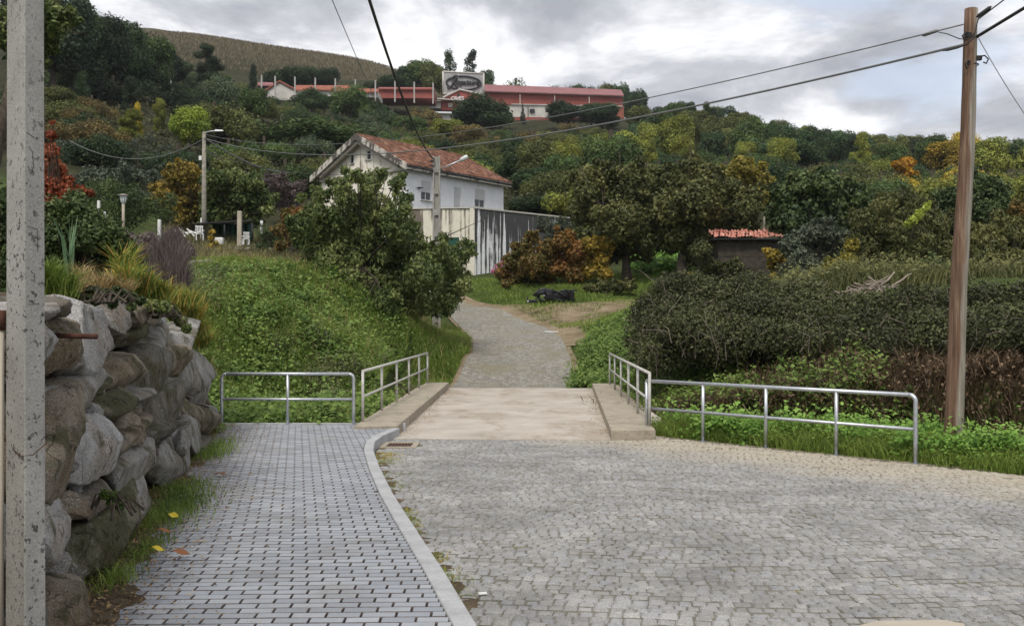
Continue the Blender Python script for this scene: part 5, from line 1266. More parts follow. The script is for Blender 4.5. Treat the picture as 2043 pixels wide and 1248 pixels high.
def tree_px(name, label, cat, base, blobs, Y, n, Lf, Wf, mat, depth=1.0, r0=.12, seed=1, trunk=True, down=.3, group=None, extra=None, inner=.25, fork=None, tb=None):
    """blobs in photograph pixels (u,v,r[,dy]) at distance Y, turned into real lumps round the trunk"""
    r = random.Random(seed); bp = P(base[0], base[1], base[2] if len(base) > 2 else Y)
    root = empty(name, bp, 0, label, cat, group)
    W_ = []
    for b in blobs:
        dy = b[3] if len(b) > 3 else r.uniform(-depth, depth)
        p = P(b[0], b[1], Y + dy); W_.append((p.x - bp.x, p.y - bp.y, p.z - bp.z, b[2] / FP * (Y + dy)))
    W0 = list(W_); W_ = sprigs(W_, seed); tb = None if tb is None else list(tb) + [tb[i // 3] for i in range(len(W_) - len(W0))]
    foliage('crown', W_, n, Lf, Wf, mat, root, seed, down, inner, tb)
    if trunk: limbs('trunk', (0, 0, 0), W_, r0, root, seed, trunk_to=None if fork is None else P(fork[0], fork[1], Y) - bp)
    if extra: extra(root, bp, W_)
    return root

# ---- the walnut on the left bank
wal = [(600, 452, 30), (628, 430, 34), (600, 395, 14), (640, 392, 26), (676, 372, 30), (688, 340, 13), (712, 352, 24), (742, 362, 34), (764, 345, 17), (792, 368, 26), (805, 400, 28), (800, 355, 12),
       (650, 470, 44), (700, 430, 50), (752, 428, 52), (795, 450, 40), (720, 490, 56), (775, 510, 56), (660, 520, 40), (625, 505, 30), (818, 490, 40), (845, 545, 44),
       (800, 565, 52), (745, 565, 46), (700, 560, 38), (770, 605, 34), (820, 610, 36), (860, 598, 36), (898, 585, 34), (905, 545, 30), (915, 508, 26), (936, 490, 15), (926, 570, 20), (872, 618, 20), (900, 608, 16), (600, 480, 22), (735, 395, 30), (690, 395, 32), (580, 445, 12), (940, 505, 10), (892, 625, 10), (730, 600, 22)]
tree_px('walnut_tree', 'large spreading walnut tree leaning over the grassy bank in front of the house', 'tree', (700, 575, 32.5), [(a, b, c * (.90 if b > 425 else .72)) for a, b, c in wal + [(885, 475, 14), (880, 503, 22), (900, 528, 24), (858, 512, 22)]], 33, 38000, .17, .07, LM['walnut'], 1.3, .14, 3, down=.8, fork=(720, 530))
MB().tube([P(646, 562, 33.0), P(652, 530, 33), P(668, 500, 33), P(690, 470, 33)], [.06, .055, .05, .03], 8)
o = MB().tube([P(644, 570, 32.6), P(652, 535, 32.8), P(668, 505, 33), P(700, 470, 33)], [.06, .055, .05, .03], 8).build('sapling_trunk', MAT['bark'], None, True); tag(o, 'thin bare leaning stem at the left foot of the walnut tree', 'tree stem')

# ---- pair of big trees right of the scrap heap
tree_px('broad_tree', 'broad dark tree with forked trunk standing left of the green vegetable patch', 'tree', (1250, 553, 53),
        [(1180, 360, 34), (1215, 345, 26), (1165, 420, 36), (1205, 410, 46), (1250, 380, 44), (1290, 365, 36), (1245, 440, 50), (1190, 470, 38), (1300, 430, 48), (1260, 490, 36), (1215, 500, 30), (1300, 480, 30), (1330, 400, 34), (1170, 385, 24), (1240, 345, 18), (1290, 510, 16)],
        53, 22000, .24, .13, LM['olive'], 1.6, .26, 5, down=.4, fork=(1250, 510))
tree_px('broad_tree', 'tallest broad dark tree whose thick trunk stands right of the green vegetable patch', 'tree', (1360, 556, 51),
        [(1345, 360, 34), (1375, 335, 24), (1410, 350, 30), (1345, 415, 44), (1400, 400, 50), (1450, 385, 36), (1360, 460, 46), (1420, 450, 50), (1475, 430, 42), (1335, 480, 30), (1400, 500, 34), (1450, 490, 30), (1500, 395, 26), (1490, 465, 22), (1385, 515, 18), (1330, 440, 34), (1430, 345, 16)],
        51, 24000, .24, .13, LM['olive'], 1.6, .30, 6, down=.4, fork=(1362, 505))
tree_px('yellowing_tree', 'rounded tree with yellowing top behind the two broad dark trees', 'tree', (1480, 480, 62),
        [(1480, 335, 26), (1510, 360, 26), (1455, 355, 24), (1490, 390, 34), (1450, 400, 30), (1520, 400, 24)], 62, 8000, .28, .16, leaf_mat('yellow_green_leaves', [(.05, .055, .012), (.15, .13, .025), (.30, .24, .04)], .25), 1.5, .2, 8)
# ---- orchard and garden shrubs right
tree_px('fig_tree', 'dense deep green leafy tree right behind the tiled shed', 'tree', (1620, 545, 50),
        [(1560, 390, 28), (1600, 370, 30), (1650, 372, 30), (1695, 385, 26), (1570, 440, 36), (1620, 420, 44), (1680, 430, 38), (1600, 480, 34), (1545, 425, 20), (1715, 400, 16), (1650, 475, 36), (1575, 495, 22)],
        50, 16000, .26, .17, LM['dkgreen'], 1.4, .14, 9, down=.6)
tree_px('olive_shrub', 'grey green rounded shrub between the shed and the branch pile', 'shrub', (1610, 570, 42),
        [(1580, 490, 26), (1615, 465, 22), (1650, 470, 26), (1600, 530, 34), (1645, 520, 32), (1670, 480, 22), (1570, 540, 20), (1690, 470, 12), (1630, 455, 14)],
        42, 11000, .17, .07, LM['greygreen'], 1.0, .08, 10)
tree_px('orchard_tree', 'olive brown drooping-leaved tree above the branch pile', 'tree', (1780, 580, 40),
        [(1725, 440, 28), (1760, 415, 26), (1800, 400, 30), (1840, 420, 32), (1720, 490, 36), (1770, 470, 42), (1820, 480, 44), (1860, 450, 34), (1880, 500, 34), (1740, 540, 36), (1800, 535, 40), (1850, 545, 34), (1700, 530, 22), (1895, 440, 18), (1780, 395, 12)],
        40, 20000, .18, .075, LM['olive'], 1.4, .12, 11, down=.9)
tree_px('orchard_tree', 'brownish leafy tree right of the tall wooden pole', 'tree', (1990, 600, 36),
        [(1960, 480, 28), (2000, 460, 34), (2040, 480, 36), (1965, 530, 34), (2010, 530, 42), (2055, 540, 40), (1945, 560, 24), (1990, 570, 34), (2030, 575, 30), (2070, 450, 30), (1940, 510, 16)],
        36, 17000, .17, .075, LM['olive'], 1.4, .12, 12, down=.9, tb=[.9, .8, .9, .6, .7, .5, .7, .5, .5, .9, .8])
tree_px('orchard_tree', 'dark green tree behind the wooden pole below the small hillside house', 'tree', (1950, 520, 52),
        [(1900, 400, 30), (1940, 375, 30), (1980, 385, 32), (1920, 440, 34), (1970, 430, 36), (2010, 430, 26), (1885, 440, 22), (2030, 455, 22), (1930, 480, 26)],
        52, 13000, .26, .14, LM['dkgreen'], 1.4, .14, 13, down=.5)
tree_px('rusty_shrub', 'rust red shrub at the right edge below the small hillside house', 'shrub', (2035, 470, 50), [(2030, 420, 18), (2045, 440, 20), (2055, 415, 16)], 49, 2500, .2, .1, LM['vine'], .6, .06, 14)
tree_px('bushy_sapling', 'bright green bushy sapling right of the branch pile', 'shrub', (1870, 600, 34), [(1850, 540, 20), (1870, 560, 26), (1890, 540, 18), (1840, 580, 20), (1880, 590, 22), (1860, 520, 12), (1820, 575, 14)], 34, 6000, .12, .06, LM['dkgreen'], .7, .05, 15, tb=[.9] * 7)
tree_px('climbing_vine', 'pale yellow green climber trailing up the olive brown tree', 'vine', (1820, 460, 38.2), [(1822, 440, 8), (1830, 432, 8), (1838, 424, 7), (1846, 416, 6), (1852, 408, 5), (1812, 448, 6)], 38.2, 700, .16, .12, leaf_mat('pale_vine_leaves', [(.2, .24, .04), (.36, .42, .08), (.5, .55, .14)], .3), .1, .02, 16)
tree_px('grape_vine', 'orange brown vine hanging at the right corner of the shed', 'vine', (1560, 575, 44), [(1545, 510, 14), (1560, 530, 16), (1540, 530, 10), (1575, 545, 14), (1550, 555, 14), (1530, 500, 7)], 44, 2200, .17, .14, LM['vineyel'], .5, .04, 17)
tree_px('grape_vine', 'yellow green vine tangle below the grey green shrub', 'vine', (1650, 590, 38), [(1600, 570, 18), (1640, 560, 22), (1680, 560, 20), (1690, 520, 18), (1700, 490, 14), (1660, 540, 20), (1720, 570, 16), (1760, 575, 18), (1800, 570, 18), (1575, 575, 14), (1840, 575, 14)], 38, 9000, .13, .10, leaf_mat('vine_mix_leaves', [(.04, .055, .012), (.13, .13, .025), (.32, .26, .05)], .3, 2.0), .8, .04, 18)
tree_px('dark_shrub', 'dark shrub covering the foot of the shed wall', 'shrub', (1460, 580, 45), [(1430, 545, 22), (1465, 555, 24), (1500, 560, 22), (1410, 530, 22), (1420, 575, 18), (1530, 570, 16), (1470, 530, 14), (1400, 500, 22)], 45, 9000, .13, .07, LM['olive'], .8, .05, 19, tb=[.1, .1, .2, .3, .1, .4, .2, .2])
tree_px('grape_vine', 'bushy vine with red and green leaves in front of the stained wall', 'vine', (1050, 575, 52.5),
        [(1000, 545, 14), (1020, 520, 18), (1045, 500, 22), (1030, 550, 22), (1065, 530, 28), (1095, 500, 26), (1085, 550, 26), (1060, 475, 16), (1125, 530, 26), (1125, 480, 22), (1010, 565, 10), (1050, 570, 14), (1150, 500, 22), (1150, 545, 22)],
        52.5, 15000, .17, .14, LM['vine'], .9, .05, 20, tb=[.1, .1, .1, .1, .2, .5, .3, .2, .95, .7, .1, .1, .9, .6])
tree_px('grape_vine', 'golden yellow vine at the right end of the red and green vine', 'vine', (1195, 570, 52),
        [(1175, 490, 18), (1200, 485, 18), (1195, 520, 20), (1175, 540, 16), (1210, 545, 12), (1200, 552, 10), (1168, 515, 14)], 52, 6000, .17, .14, LM['vineyel'], .6, .05, 21)
tree_px('wall_shrub', 'grey green shrub growing against the far end of the stained wall', 'shrub', (1110, 560, 57), [(1085, 450, 16), (1110, 460, 22), (1140, 465, 22), (1100, 490, 24), (1150, 480, 18)], 57, 5000, .2, .09, LM['greygreen'], .8, .05, 22, tb=[.1] * 5)
tree_px('flowering_shrub', 'cluster of pink flowers at the foot of the stained wall', 'flowers', (992, 560, 57), [(985, 541, 5), (993, 534, 5), (1000, 527, 5), (1006, 521, 4), (1012, 516, 3)], 57, 500, .13, .10, LM['pinkfl'], .1, .02, 23)
tree_px('low_shrub', 'low dark shrub in the grass right of the scrap heap', 'shrub', (1210, 590, 49), [(1180, 575, 12), (1205, 572, 16), (1235, 572, 14), (1190, 588, 8), (1255, 570, 12)], 49, 3500, .12, .08, LM['olive'], .5, .04, 24)
# vegetable patch
r = np.random.default_rng(5); n = 6000
bxy = np.stack([r.uniform(7.2, 10.6, n), r.uniform(54.5, 66, n)], 1); zz = T(bxy[:, 0], bxy[:, 1])
Cn = np.concatenate([bxy, (zz + r.uniform(.1, .75, n))[:, None]], 1)
o = link('vegetable_leaves', leaf_mesh('vegetable_leaves', Cn, r.normal(size=(n, 3)) * .5 + np.array([0, -.3, 1]), .26, .18, r.random(n), 0, r), LM['lightgreen']); tag(o, 'bright green vegetable bed seen between the two broad trees', 'vegetable patch', kind='stuff')

# ---- long bramble hedge on the right bank
def hedge(name, label, path, hts, n, mat, seed, tb=None):
    r = random.Random(seed); B = []
    for (u, v, Y, rad) in path: 
        p = P(u, v, Y); B.append((p.x, p.y, p.z, rad))
    root = empty(name, (B[0][0], B[0][1], Ts(B[0][0], B[0][1])), 0, label, 'hedge'); ox, oy, oz = root.location
    W_ = [(a - ox, b - oy, c - oz, d) for a, b, c, d in B]
    foliage('leaves', W_, n, .082, .046, mat, root, seed, .2, .2, tb, .8, 1.0)
    st = MB()
    for k in range(260):
        b = W_[r.randrange(len(W_))]; a = Vector((b[0] + r.uniform(-1, 1) * b[3], b[1] + r.uniform(-1, .2) * b[3], b[2] - b[3] * .8)); e = a + Vector((r.uniform(-.5, .5), r.uniform(-.6, .1), r.uniform(.5, 1.3) * b[3] * 1.5))
        st.tube([a, a.lerp(e, .5) + Vector((0, -.1, .1)), e + Vector((r.uniform(-.3, .3), 0, -.05))], [.008, .006, .003], 4, False)
    tag(st.build('stems', MAT['deadwood'], root), kind='stuff')
    return root
hp = []
r_ = random.Random(3)
for k in range(60):
    u = 1290 + 330 * (k / 59); top = 575 if u > 1340 else 575 + (1340 - u) * .5
    for v in (top + 18, top + 62, top + 100):
        Y = 25.6 - (v - top) * .028 + r_.uniform(-.4, .4) - (u - 1290) * .0035
        if v - top > 90 and r_.random() < (u - 1290) / 500: continue
        hp.append((u + r_.uniform(-8, 8), v + r_.uniform(-12, 12) + 14 * math.sin(u * .045), Y, r_.uniform(.3, .6)))
hedge('bramble_hedge', 'dense dark bramble hedge left half, beside the grassy slope at the bridge', hp, None, 110000, LM['bramble'], 41)
hp = []
for k in range(64):
    u = 1630 + 470 * (k / 63); top = 592 + 9 * math.sin(k * .4) + 6 * math.sin(k * 1.3) + (12 if 1650 < u < 1840 else 0)
    for v in (top + 16, top + 55, top + 85):
        Y = 24.3 - (v - top) * .028 + r_.uniform(-.4, .4) - (u - 1630) * .0085
        if v - top > 70 and r_.random() < .55: continue
        hp.append((u + r_.uniform(-8, 8), v + r_.uniform(-10, 10), Y, r_.uniform(.26, .52)))
hedge('bramble_hedge', 'dense dark bramble hedge right half, running behind the tall wooden pole', hp, None, 110000, LM['bramble'], 42)
cs_ = []
for _ in range(260):
    Y = r_.uniform(30, 46); u = r_.uniform(1330, 2110); cs_.append(((u - U0) / FP * Y, Y, r_.uniform(.4, 1.0)))
for _ in range(200):
    Y = r_.uniform(26.8, 33); u = r_.uniform(1560, 2120); cs_.append(((u - U0) / FP * Y, Y, r_.uniform(.3, .8)))
cs_ = [(a, b, c) for a, b, c in cs_ if T(np.array([a]), np.array([b]))[0] > .5]
ORCH = cs_
# branch pile
bp_ = P(1730, 596, 25.6); bpile = empty('branch_pile', bp_, 0, 'heap of bleached pruned branches lying on top of the bramble hedge', 'branch pile')
m2 = MB(); r_ = random.Random(8)
for k in range(230):
    u = r_.gauss(1738, 42); hgt = max(2, 40 - abs(u - 1745) * .42); v = 600 - r_.random() * hgt
    a = P(u, v, 25.6 + r_.uniform(-.6, .6)) - bp_; an = r_.uniform(-.5, .7) * (1 if r_.random() < .6 else -1); l = r_.uniform(.25, .7)
    d = Vector((math.cos(an), r_.uniform(-.5, .5), math.sin(an))) * l
    m2.tube([a - d / 2, a + Vector((0, 0, r_.uniform(-.03, .06))), a + d / 2], [r_.uniform(.014, .028), .02, .008], 5, False)
tag(m2.build('twigs', MAT['deadwood'], bpile), kind='stuff')
for sp, w_ in (([(1735, 590), (1752, 575), (1772, 560), (1785, 544)], .05), ([(1762, 583), (1780, 572), (1800, 560), (1812, 550), (1818, 548)], .038), ([(1770, 585), (1795, 579), (1815, 581), (1826, 584)], .035), ([(1690, 602), (1700, 590), (1716, 584)], .03), ([(1632, 604), (1638, 590), (1640, 575)], .03), ([(1690, 590), (1690, 575)], .025), ([(1480, 600), (1481, 570)], .02), ([(1542, 600), (1543, 578)], .025)):
    tube_obj('branch', [P(u, v - 2, 25.5) - bp_ for u, v in sp], [w_ * (1 - .6 * k / (len(sp) - 1)) for k in range(len(sp))], MAT['deadwood'], bpile, 6)

# ---- dead brown vines + nettles on the far stream bank
def scatter(n, fn, r):
    """fn(n,r)-> x,y ; returns points on the terrain"""
    x, y = fn(n, r); return x, y, T(x, y)
r = np.random.default_rng(21); n = 24000
x = r.uniform(1.8, 17, n); y = bankline(x) + np.abs(r.normal(0, 1, n)) * 1.3 - .4; z = T(x, y)
m = z < 2.4; x, y, z = x[m], y[m], z[m]; n = len(x)
B = np.stack([x, y, z + .02], 1)
me = blade_mesh('dead_vine_stems', B + r.normal(size=(n, 3)) * .06, r.uniform(.15, .6, n), .022, r.uniform(.3, 1.2, n), r.random(n), r)
tag(link('dead_vine_stems', me, LM['brownstem']), 'tangle of dead reddish brown vine stems on the far stream bank', 'dead vines', kind='stuff')
n = 9000; x = r.uniform(3, 17, n); y = bankline(x) + np.abs(r.normal(0, 1, n)) * 1.2 - .3; z = T(x, y)
Cn = np.stack([x, y - .15, z + r.uniform(0, .4, n)], 1)
tag(link('dead_vine_leaves', leaf_mesh('dead_vine_leaves', Cn, r.normal(size=(n, 3)) + np.array([0, -.6, .6]), .08, .05, r.random(n), .3, r), LM['brownstem']), 'withered brown leaves caught among the dead vines', 'dead leaves', kind='stuff')
def clumps(name, centers, n, Lf, Wf, mat, label, cat, seed, hgt=.3, spread=.35, r=None, down=.1, yoff=0):
    r = np.random.default_rng(seed); c_ = np.array(centers, float); k = r.integers(0, len(c_), n); s = c_[k, 2] if c_.shape[1] > 2 else np.full(n, spread)
    x = c_[k, 0] + r.normal(0, 1, n) * s * .5; y = c_[k, 1] + r.normal(0, 1, n) * s * .5; h = np.abs(r.normal(0, 1, n)) * hgt * .5
    z = T(x, y) + h + .03
    sc_k = r.uniform(.5, 1.5, len(c_))[k]; tint = np.clip(r.random(len(c_))[k] * .6 + .25 * r.random(n) + h / hgt * .25, 0, 1)
    me = leaf_mesh(name, np.stack([x, y + yoff, z], 1), r.normal(size=(n, 3)) * .45 + np.array([0, -.35, 1]), Lf * sc_k * r.uniform(.6, 1.4, n), Wf * sc_k * r.uniform(.6, 1.4, n), tint, down, r)
    return tag(link(name, me, mat), label, cat, kind='stuff')
def bank_pts(n, u0, u1, v0, v1, Y0_, Y1_, seed):
    r = random.Random(seed); o = []
    for _ in range(n):
        u, Y = r.uniform(u0, u1), r.uniform(Y0_, Y1_); o.append(((u - U0) / FP * Y, Y, r.uniform(.25, .6)))
    return o
cs_ = []
r_ = random.Random(77)
for _ in range(90):
    u = r_.uniform(1290, 1480); x0 = None
    yb2 = r_.uniform(20.3, 23.0); cs_.append(((u - U0) / FP * yb2, yb2, r_.uniform(.25, .55)))
for _ in range(60):
    u = r_.uniform(1270, 1470); yb2 = r_.uniform(22.5, 25.5); cs_.append(((u - U0) / FP * yb2, yb2, r_.uniform(.25, .55)))
for _ in range(60):
    u = r_.uniform(1420, 1720); yb2 = r_.uniform(19.5, 22.0) - (u - 1400) * .006; cs_.append(((u - U0) / FP * yb2, yb2, r_.uniform(.15, .4)))
for _ in range(25):
    u = r_.uniform(1700, 2000); yb2 = r_.uniform(19.5, 20.8) - (u - 1400) * .006; cs_.append(((u - U0) / FP * yb2, yb2, r_.uniform(.12, .3)))
for _ in range(110):
    u = r_.uniform(1290, 1760); yb2 = r_.uniform(20.2, 23.0) - max(0, u - 1400) * .006; cs_.append(((u - U0) / FP * yb2, yb2, r_.uniform(.12, .5)))
clumps('bank_nettles', cs_, 42000, .085, .055, LM['nettle'], 'green nettles growing over the stream bank behind the long railing', 'weeds', 31, .35)
clumps('orchard_scrub', ORCH, 60000, .10, .055, LM['olive'], 'low olive green scrub filling the orchard ground behind the bramble hedge', 'scrub', 37, .55)
# slope right of the bridge
cs_ = []
for _ in range(170):
    Y = r_.uniform(28.5, 39); u = r_.uniform(1150 + (Y - 28) * 1.5, 1275 + (Y - 28) * 4); cs_.append(((u - U0) / FP * Y, Y, r_.uniform(.2, .6)))
for _ in range(60):
    Y = r_.uniform(22.5, 29); u = r_.uniform(1245, 1330); cs_.append(((u - U0) / FP * Y, Y, r_.uniform(.2, .45)))
clumps('slope_weeds', cs_, 20000, .10, .055, LM['nettle'], 'fresh green weeds on the slope right of the bridge', 'weeds', 32, .30)
# left bank: weeds, nettles, ivy
cs_ = []
for _ in range(420):
    Y = r_.uniform(21.5, 33); u = r_.uniform(395, 800 + (33 - Y) * 6); x = (u - U0) / FP * Y
    cs_.append((x, Y, r_.uniform(.2, .7)))
clumps('bank_weeds', cs_, 42000, .095, .06, LM['nettle'], 'nettles and weeds covering the left stream bank behind the short railing', 'weeds', 33, .34)
cs_ = []
for _ in range(170): cs_.append((r_.uniform(-8.5, -2.7), r_.uniform(17.3, 23), r_.uniform(.25, .6)))
for _ in range(110): cs_.append((r_.uniform(-7.2, -4.2), r_.uniform(17.1, 19.8), r_.uniform(.2, .5)))
clumps('stream_weeds', cs_, 50000, .09, .065, LM['nettle'], 'leafy green weeds in the stream bed just behind the short railing', 'weeds', 34, .6)
cs_ = [(P(u, v, Y).x, Y, s) for u, v, Y, s in ((800, 690, 27, .6), (640, 670, 26.5, .5), (700, 680, 25.5, .5), (560, 680, 26, .4), (430, 560, 31, .6), (395, 590, 29, .8), (410, 620, 28, .7), (400, 650, 27, .6), (820, 700, 27.5, .4), (640, 700, 25, .6), (660, 720, 24.2, .5))]
clumps('dark_brambles', cs_, 9000, .085, .05, LM['bramble'], 'patches of dark bramble on the left grassy bank', 'brambles', 35, .45)

# ---- grasses
def grass(name, fn, n, h, wd, lean, mat, label, seed, zoff=0.0, hz=None):
    r = np.random.default_rng(seed); x, y = fn(n, r); z = T(x, y) if hz is None else hz(x, y)
    cl_ = .5 + .5 * np.sin(x * 1.3 + np.sin(y * 1.1) * 2) * np.sin(y * 1.7 - x * .4)
    me = blade_mesh(name, np.stack([x, y, z + zoff - .02], 1), h * r.uniform(.4, 1.3, len(x)) * (.6 + .7 * cl_), wd, lean * r.uniform(.3, 1.3, len(x)), np.clip(cl_ * .4 + r.random(len(x)) * .6, 0, 1), r)
    return tag(link(name, me, mat), label, 'grass', kind='stuff')
def f_left(n, r):
    y = r.uniform(20.5, 40, n) ; u = r.uniform(385, 975, n); x = (u - U0) / FP * y
    keep = (x < _rl(y) - .05) & (y < 46 - (u - 400) * .012)
    return x[keep], y[keep]
grass('bank_grass', f_left, 130000, .30, .022, .8, LM['grass'], 'bright green grass on the left bank between walnut tree and railing', 51)
grass('bank_stalks', f_left, 5000, .55, .010, .5, LM['grassdry'], 'scattered dry stalks among the green weeds of the left bank', 57)
def f_right(n, r):
    y = r.uniform(27, 56, n); u = r.uniform(930, 1400, n); x = (u - U0) / FP * y
    road_r = np.interp(y, [28, 33.5, 37, 40.5, 45, 50, 57], [2.2, 2.1, 2.05, 1.7, 0.5, -1.4, -5.5])
    tr = seg_dist(x, y, [xy(1075, 0, 41.5), xy(1100, 0, 43), xy(1200, 0, 44.2), xy(1330, 0, 47.5)]) + .5; t2 = seg_dist(x, y, [xy(1140, 0, 35.2), xy(1135, 0, 39.5)])
    keep = (x > road_r + .15) & (tr > 1.0 + .4 * np.sin(x * 3)) & (t2 > .55)
    return x[keep], y[keep]
grass('meadow_grass', f_right, 70000, .19, .025, .7, LM['grass'], 'grass on the slopes and meadow right of the upper road', 52)
def f_far(n, r):
    y = r.uniform(38, 58, n); u = r.uniform(330, 860, n); x = (u - U0) / FP * y; k = x < -5 - (y - 45) * .3
    return x[k], y[k]
grass('rough_grass', f_far, 30000, .5, .03, .5, leaf_mat('rough_grass_blades', [(.06, .06, .025), (.13, .12, .05), (.22, .20, .10)], .2), 'rough olive grass and stalks above the left bank below the garden wall', 53)
def f_orch(n, r):
    y = r.uniform(25.5, 48, n); u = r.uniform(1330, 2140, n); x = (u - U0) / FP * y; z = T(x, y); k = z > .9; return x[k], y[k]
grass('orchard_grass', f_orch, 60000, .45, .035, .7, leaf_mat('orchard_grass_blades', [(.035, .042, .014), (.075, .082, .026), (.15, .15, .06)], .2), 'rough dark olive grass on the orchard ground behind the hedge', 58)
def f_verge(n, r):
    t = r.uniform(0, 11.5, n); e = np.abs(r.uniform(.01, 1.35, n)); x = 2.22 + .686 * t + .7276 * e; y = 16.3 - .7276 * t + .686 * e
    return x, y
def hz_verge(x, y): return T(x, y)
grass('verge_grass', f_verge, 42000, .23, .013, .8, LM['grass'], 'thick green grass verge behind the long railing on the right', 54)
cs_ = []
for _ in range(150):
    t, e = r_.uniform(0, 11.5), r_.uniform(.2, 1.3); cs_.append((2.22 + .686 * t + .7276 * e, 16.3 - .7276 * t + .686 * e, r_.uniform(.12, .35)))
clumps('verge_weeds', cs_, 22000, .062, .042, LM['lightgreen'], 'fresh green chickweed mounds in the right grass verge', 'weeds', 36, .30)
# dock plant behind the railing
dkp = empty('dock_plant', (3.35, 16.0, -.1), 0, 'broad-leaved dock plant in the verge between the second and third posts of the long railing', 'plant')
for k in range(13):
    a_ = k * 2.4; l = random.uniform(.28, .42); vs = []
    for j in range(6):
        t = j / 5; w_ = .075 * math.sin(math.pi * min(.08 + t * .95, 1)); zz_ = .05 + l * .75 * math.sin(t * 1.9); rr2 = l * t * .8
        for s in (-1, 0, 1): vs.append((math.cos(a_) * rr2 - math.sin(a_) * w_ * s, math.sin(a_) * rr2 + math.cos(a_) * w_ * s, zz_ - (.015 if s == 0 else 0)))
    MB().add(vs, [(j * 3 + i, (j + 1) * 3 + i, (j + 1) * 3 + i + 1, j * 3 + i + 1) for j in range(5) for i in range(2)], .5).build('leaf', LM['nettle'], dkp)
# weeds at the foot of the boulder wall
def f_foot(n, r):
    c_ = np.array([(-3.1, 8.4, .30, .9), (-3.15, 9.2, .28, .8), (-3.4, 10.0, .25, .6), (-4.1, 13.4, .22, .8), (-3.9, 12.6, .25, .7), (-2.75, 7.3, .12, .5), (-2.6, 6.4, .12, .4), (-4.7, 15.5, .15, .7)])
    k = r.choice(len(c_), n, p=np.array([.26, .22, .12, .12, .1, .08, .05, .05])); return c_[k, 0] + r.normal(0, 1, n) * c_[k, 2] * .5, c_[k, 1] + r.normal(0, 1, n) * c_[k, 3] * .5
grass('wall_foot_grass', f_foot, 4200, .13, .007, 1.0, LM['grass'], 'grass tufts growing at the foot of the boulder wall', 55, hz=lambda x, y: 0 * x + .05)
def f_kerb(n, r):
    y = r.uniform(5.0, 14.6, n); dens = (np.sin(y * 2.9) + np.sin(y * 7.3 + 1) * .6 + .35) > .25; far_ = np.where(y > 11, .35, .14)
    x = kx(y) + .02 + np.abs(r.normal(0, 1, n)) * far_ * .55; k = dens & (r.random(n) < .9); return x[k], y[k]
grass('kerb_weeds', f_kerb, 5200, .06, .007, 1.0, LM['grassmix'], 'small weeds growing in the gutter along the kerb', 56, hz=lambda x, y: 0 * x + SZ)
def f_joint(n, r):
    c_ = np.stack([r.uniform(-1.5, 6, 150), r.uniform(5.5, 15.5, 150)], 1); k = r.integers(0, 150, n); x = c_[k, 0] + r.normal(0, .05, n); y = c_[k, 1] + r.normal(0, .02, n); q_ = (x > kx(y) + .05) & ((x - 2.22) * .7276 + (y - 16.3) * .686 < -.1); return x[q_], y[q_]
def f_pj(n, r):
    c_ = np.stack([r.uniform(-3.6, -.6, 70), r.uniform(5.2, 15, 70)], 1); k = r.integers(0, 70, n); x = c_[k, 0] + r.normal(0, .07, n); y = c_[k, 1] + r.normal(0, .006, n); q_ = (x > pathleft(y)) & (x < kx(y) - .15); return x[q_], y[q_]
grass('joint_moss', f_pj, 1500, .018, .008, .8, LM['grassmix'], 'specks of moss and tiny weeds in the footpath joints', 59, hz=lambda x, y: 0 * x + .005)
grass('sett_moss', f_joint, 2600, .022, .009, .8, LM['grassmix'], 'tiny weeds in the joints between the setts', 60, hz=lambda x, y: 0 * x + SZ)
# soil patches in the gutter
gs = MB(); rr = random.Random(17)
yy = 5.0
while yy < 14.6:
    w_ = rr.uniform(.05, .13) if yy < 10.5 else rr.uniform(.08, .2); l = rr.uniform(.15, .4); x0 = float(kx(yy)); n_ = 9; vs = [(x0 + .06, yy + l / 2, SZ + .014)]
    for k in range(n_):
        an = 2 * math.pi * k / n_; vs.append((max(float(kx(yy + l / 2 + l * .5 * math.sin(an))) + .003, x0 + .06 + w_ * math.cos(an) * rr.uniform(.7, 1.1)), yy + l / 2 + l * .55 * math.sin(an), SZ - .006))
    gs.add(vs, [(0, 1 + k, 1 + (k + 1) % n_) for k in range(n_)]); yy += l + rr.uniform(-.05, .35)
tag(gs.build('gutter_soil', MAT['soil']), kind='structure')
# litter on the path, street and deck
def litter(name, fn, n, Lf, mat, label, seed):
    r = np.random.default_rng(seed); x, y, z = fn(n, r)
    me = leaf_mesh(name, np.stack([x, y, z], 1), r.normal(size=(len(x), 3)) * .25 + np.array([0, 0, 1]), Lf * r.uniform(.4, 1.4, len(x)), Lf * .5 * r.uniform(.4, 1.4, len(x)), r.random(len(x)), 0, r)
    return tag(link(name, me, mat), label, 'leaf litter', kind='stuff')
LM['litter'] = leaf_mat('dry_leaf_litter', [(.06, .035, .02), (.20, .12, .055), (.36, .25, .12)], .1, 4)
LM['crumbs'] = leaf_mat('dark_debris', [(.03, .02, .012), (.09, .06, .035), (.2, .15, .09)], .05, 4)
def f_l1(n, r):
    y = r.uniform(4.8, 16.8, n); e = np.abs(r.normal(0, 1, n)); x = pathleft(y) - .25 + e * np.where(y < 9, .34, .5); kk = np.clip((x - pathleft(y) + .75) / .9, 0, 1); return x, y, np.where(kk < 1, .09 * (1 - kk) + .035, .012) + r.random(n) * .02
litter('leaf_litter', f_l1, 11000, .030, LM['litter'], 'brown leaf and straw litter along the left side of the footpath', 61)
litter('path_debris', f_l1, 9000, .014, LM['crumbs'], 'tiny dark debris scattered over the left side of the footpath', 62)
def f_l2(n, r):
    y = r.uniform(5, 16, n); x = r.uniform(-1.8, 7, n); k = (x > kx(y) + .05) & ((x - 2.22) * .7276 + (y - 16.3) * .686 < -.05); return x[k], y[k], SZ + .008 + 0 * x[k]
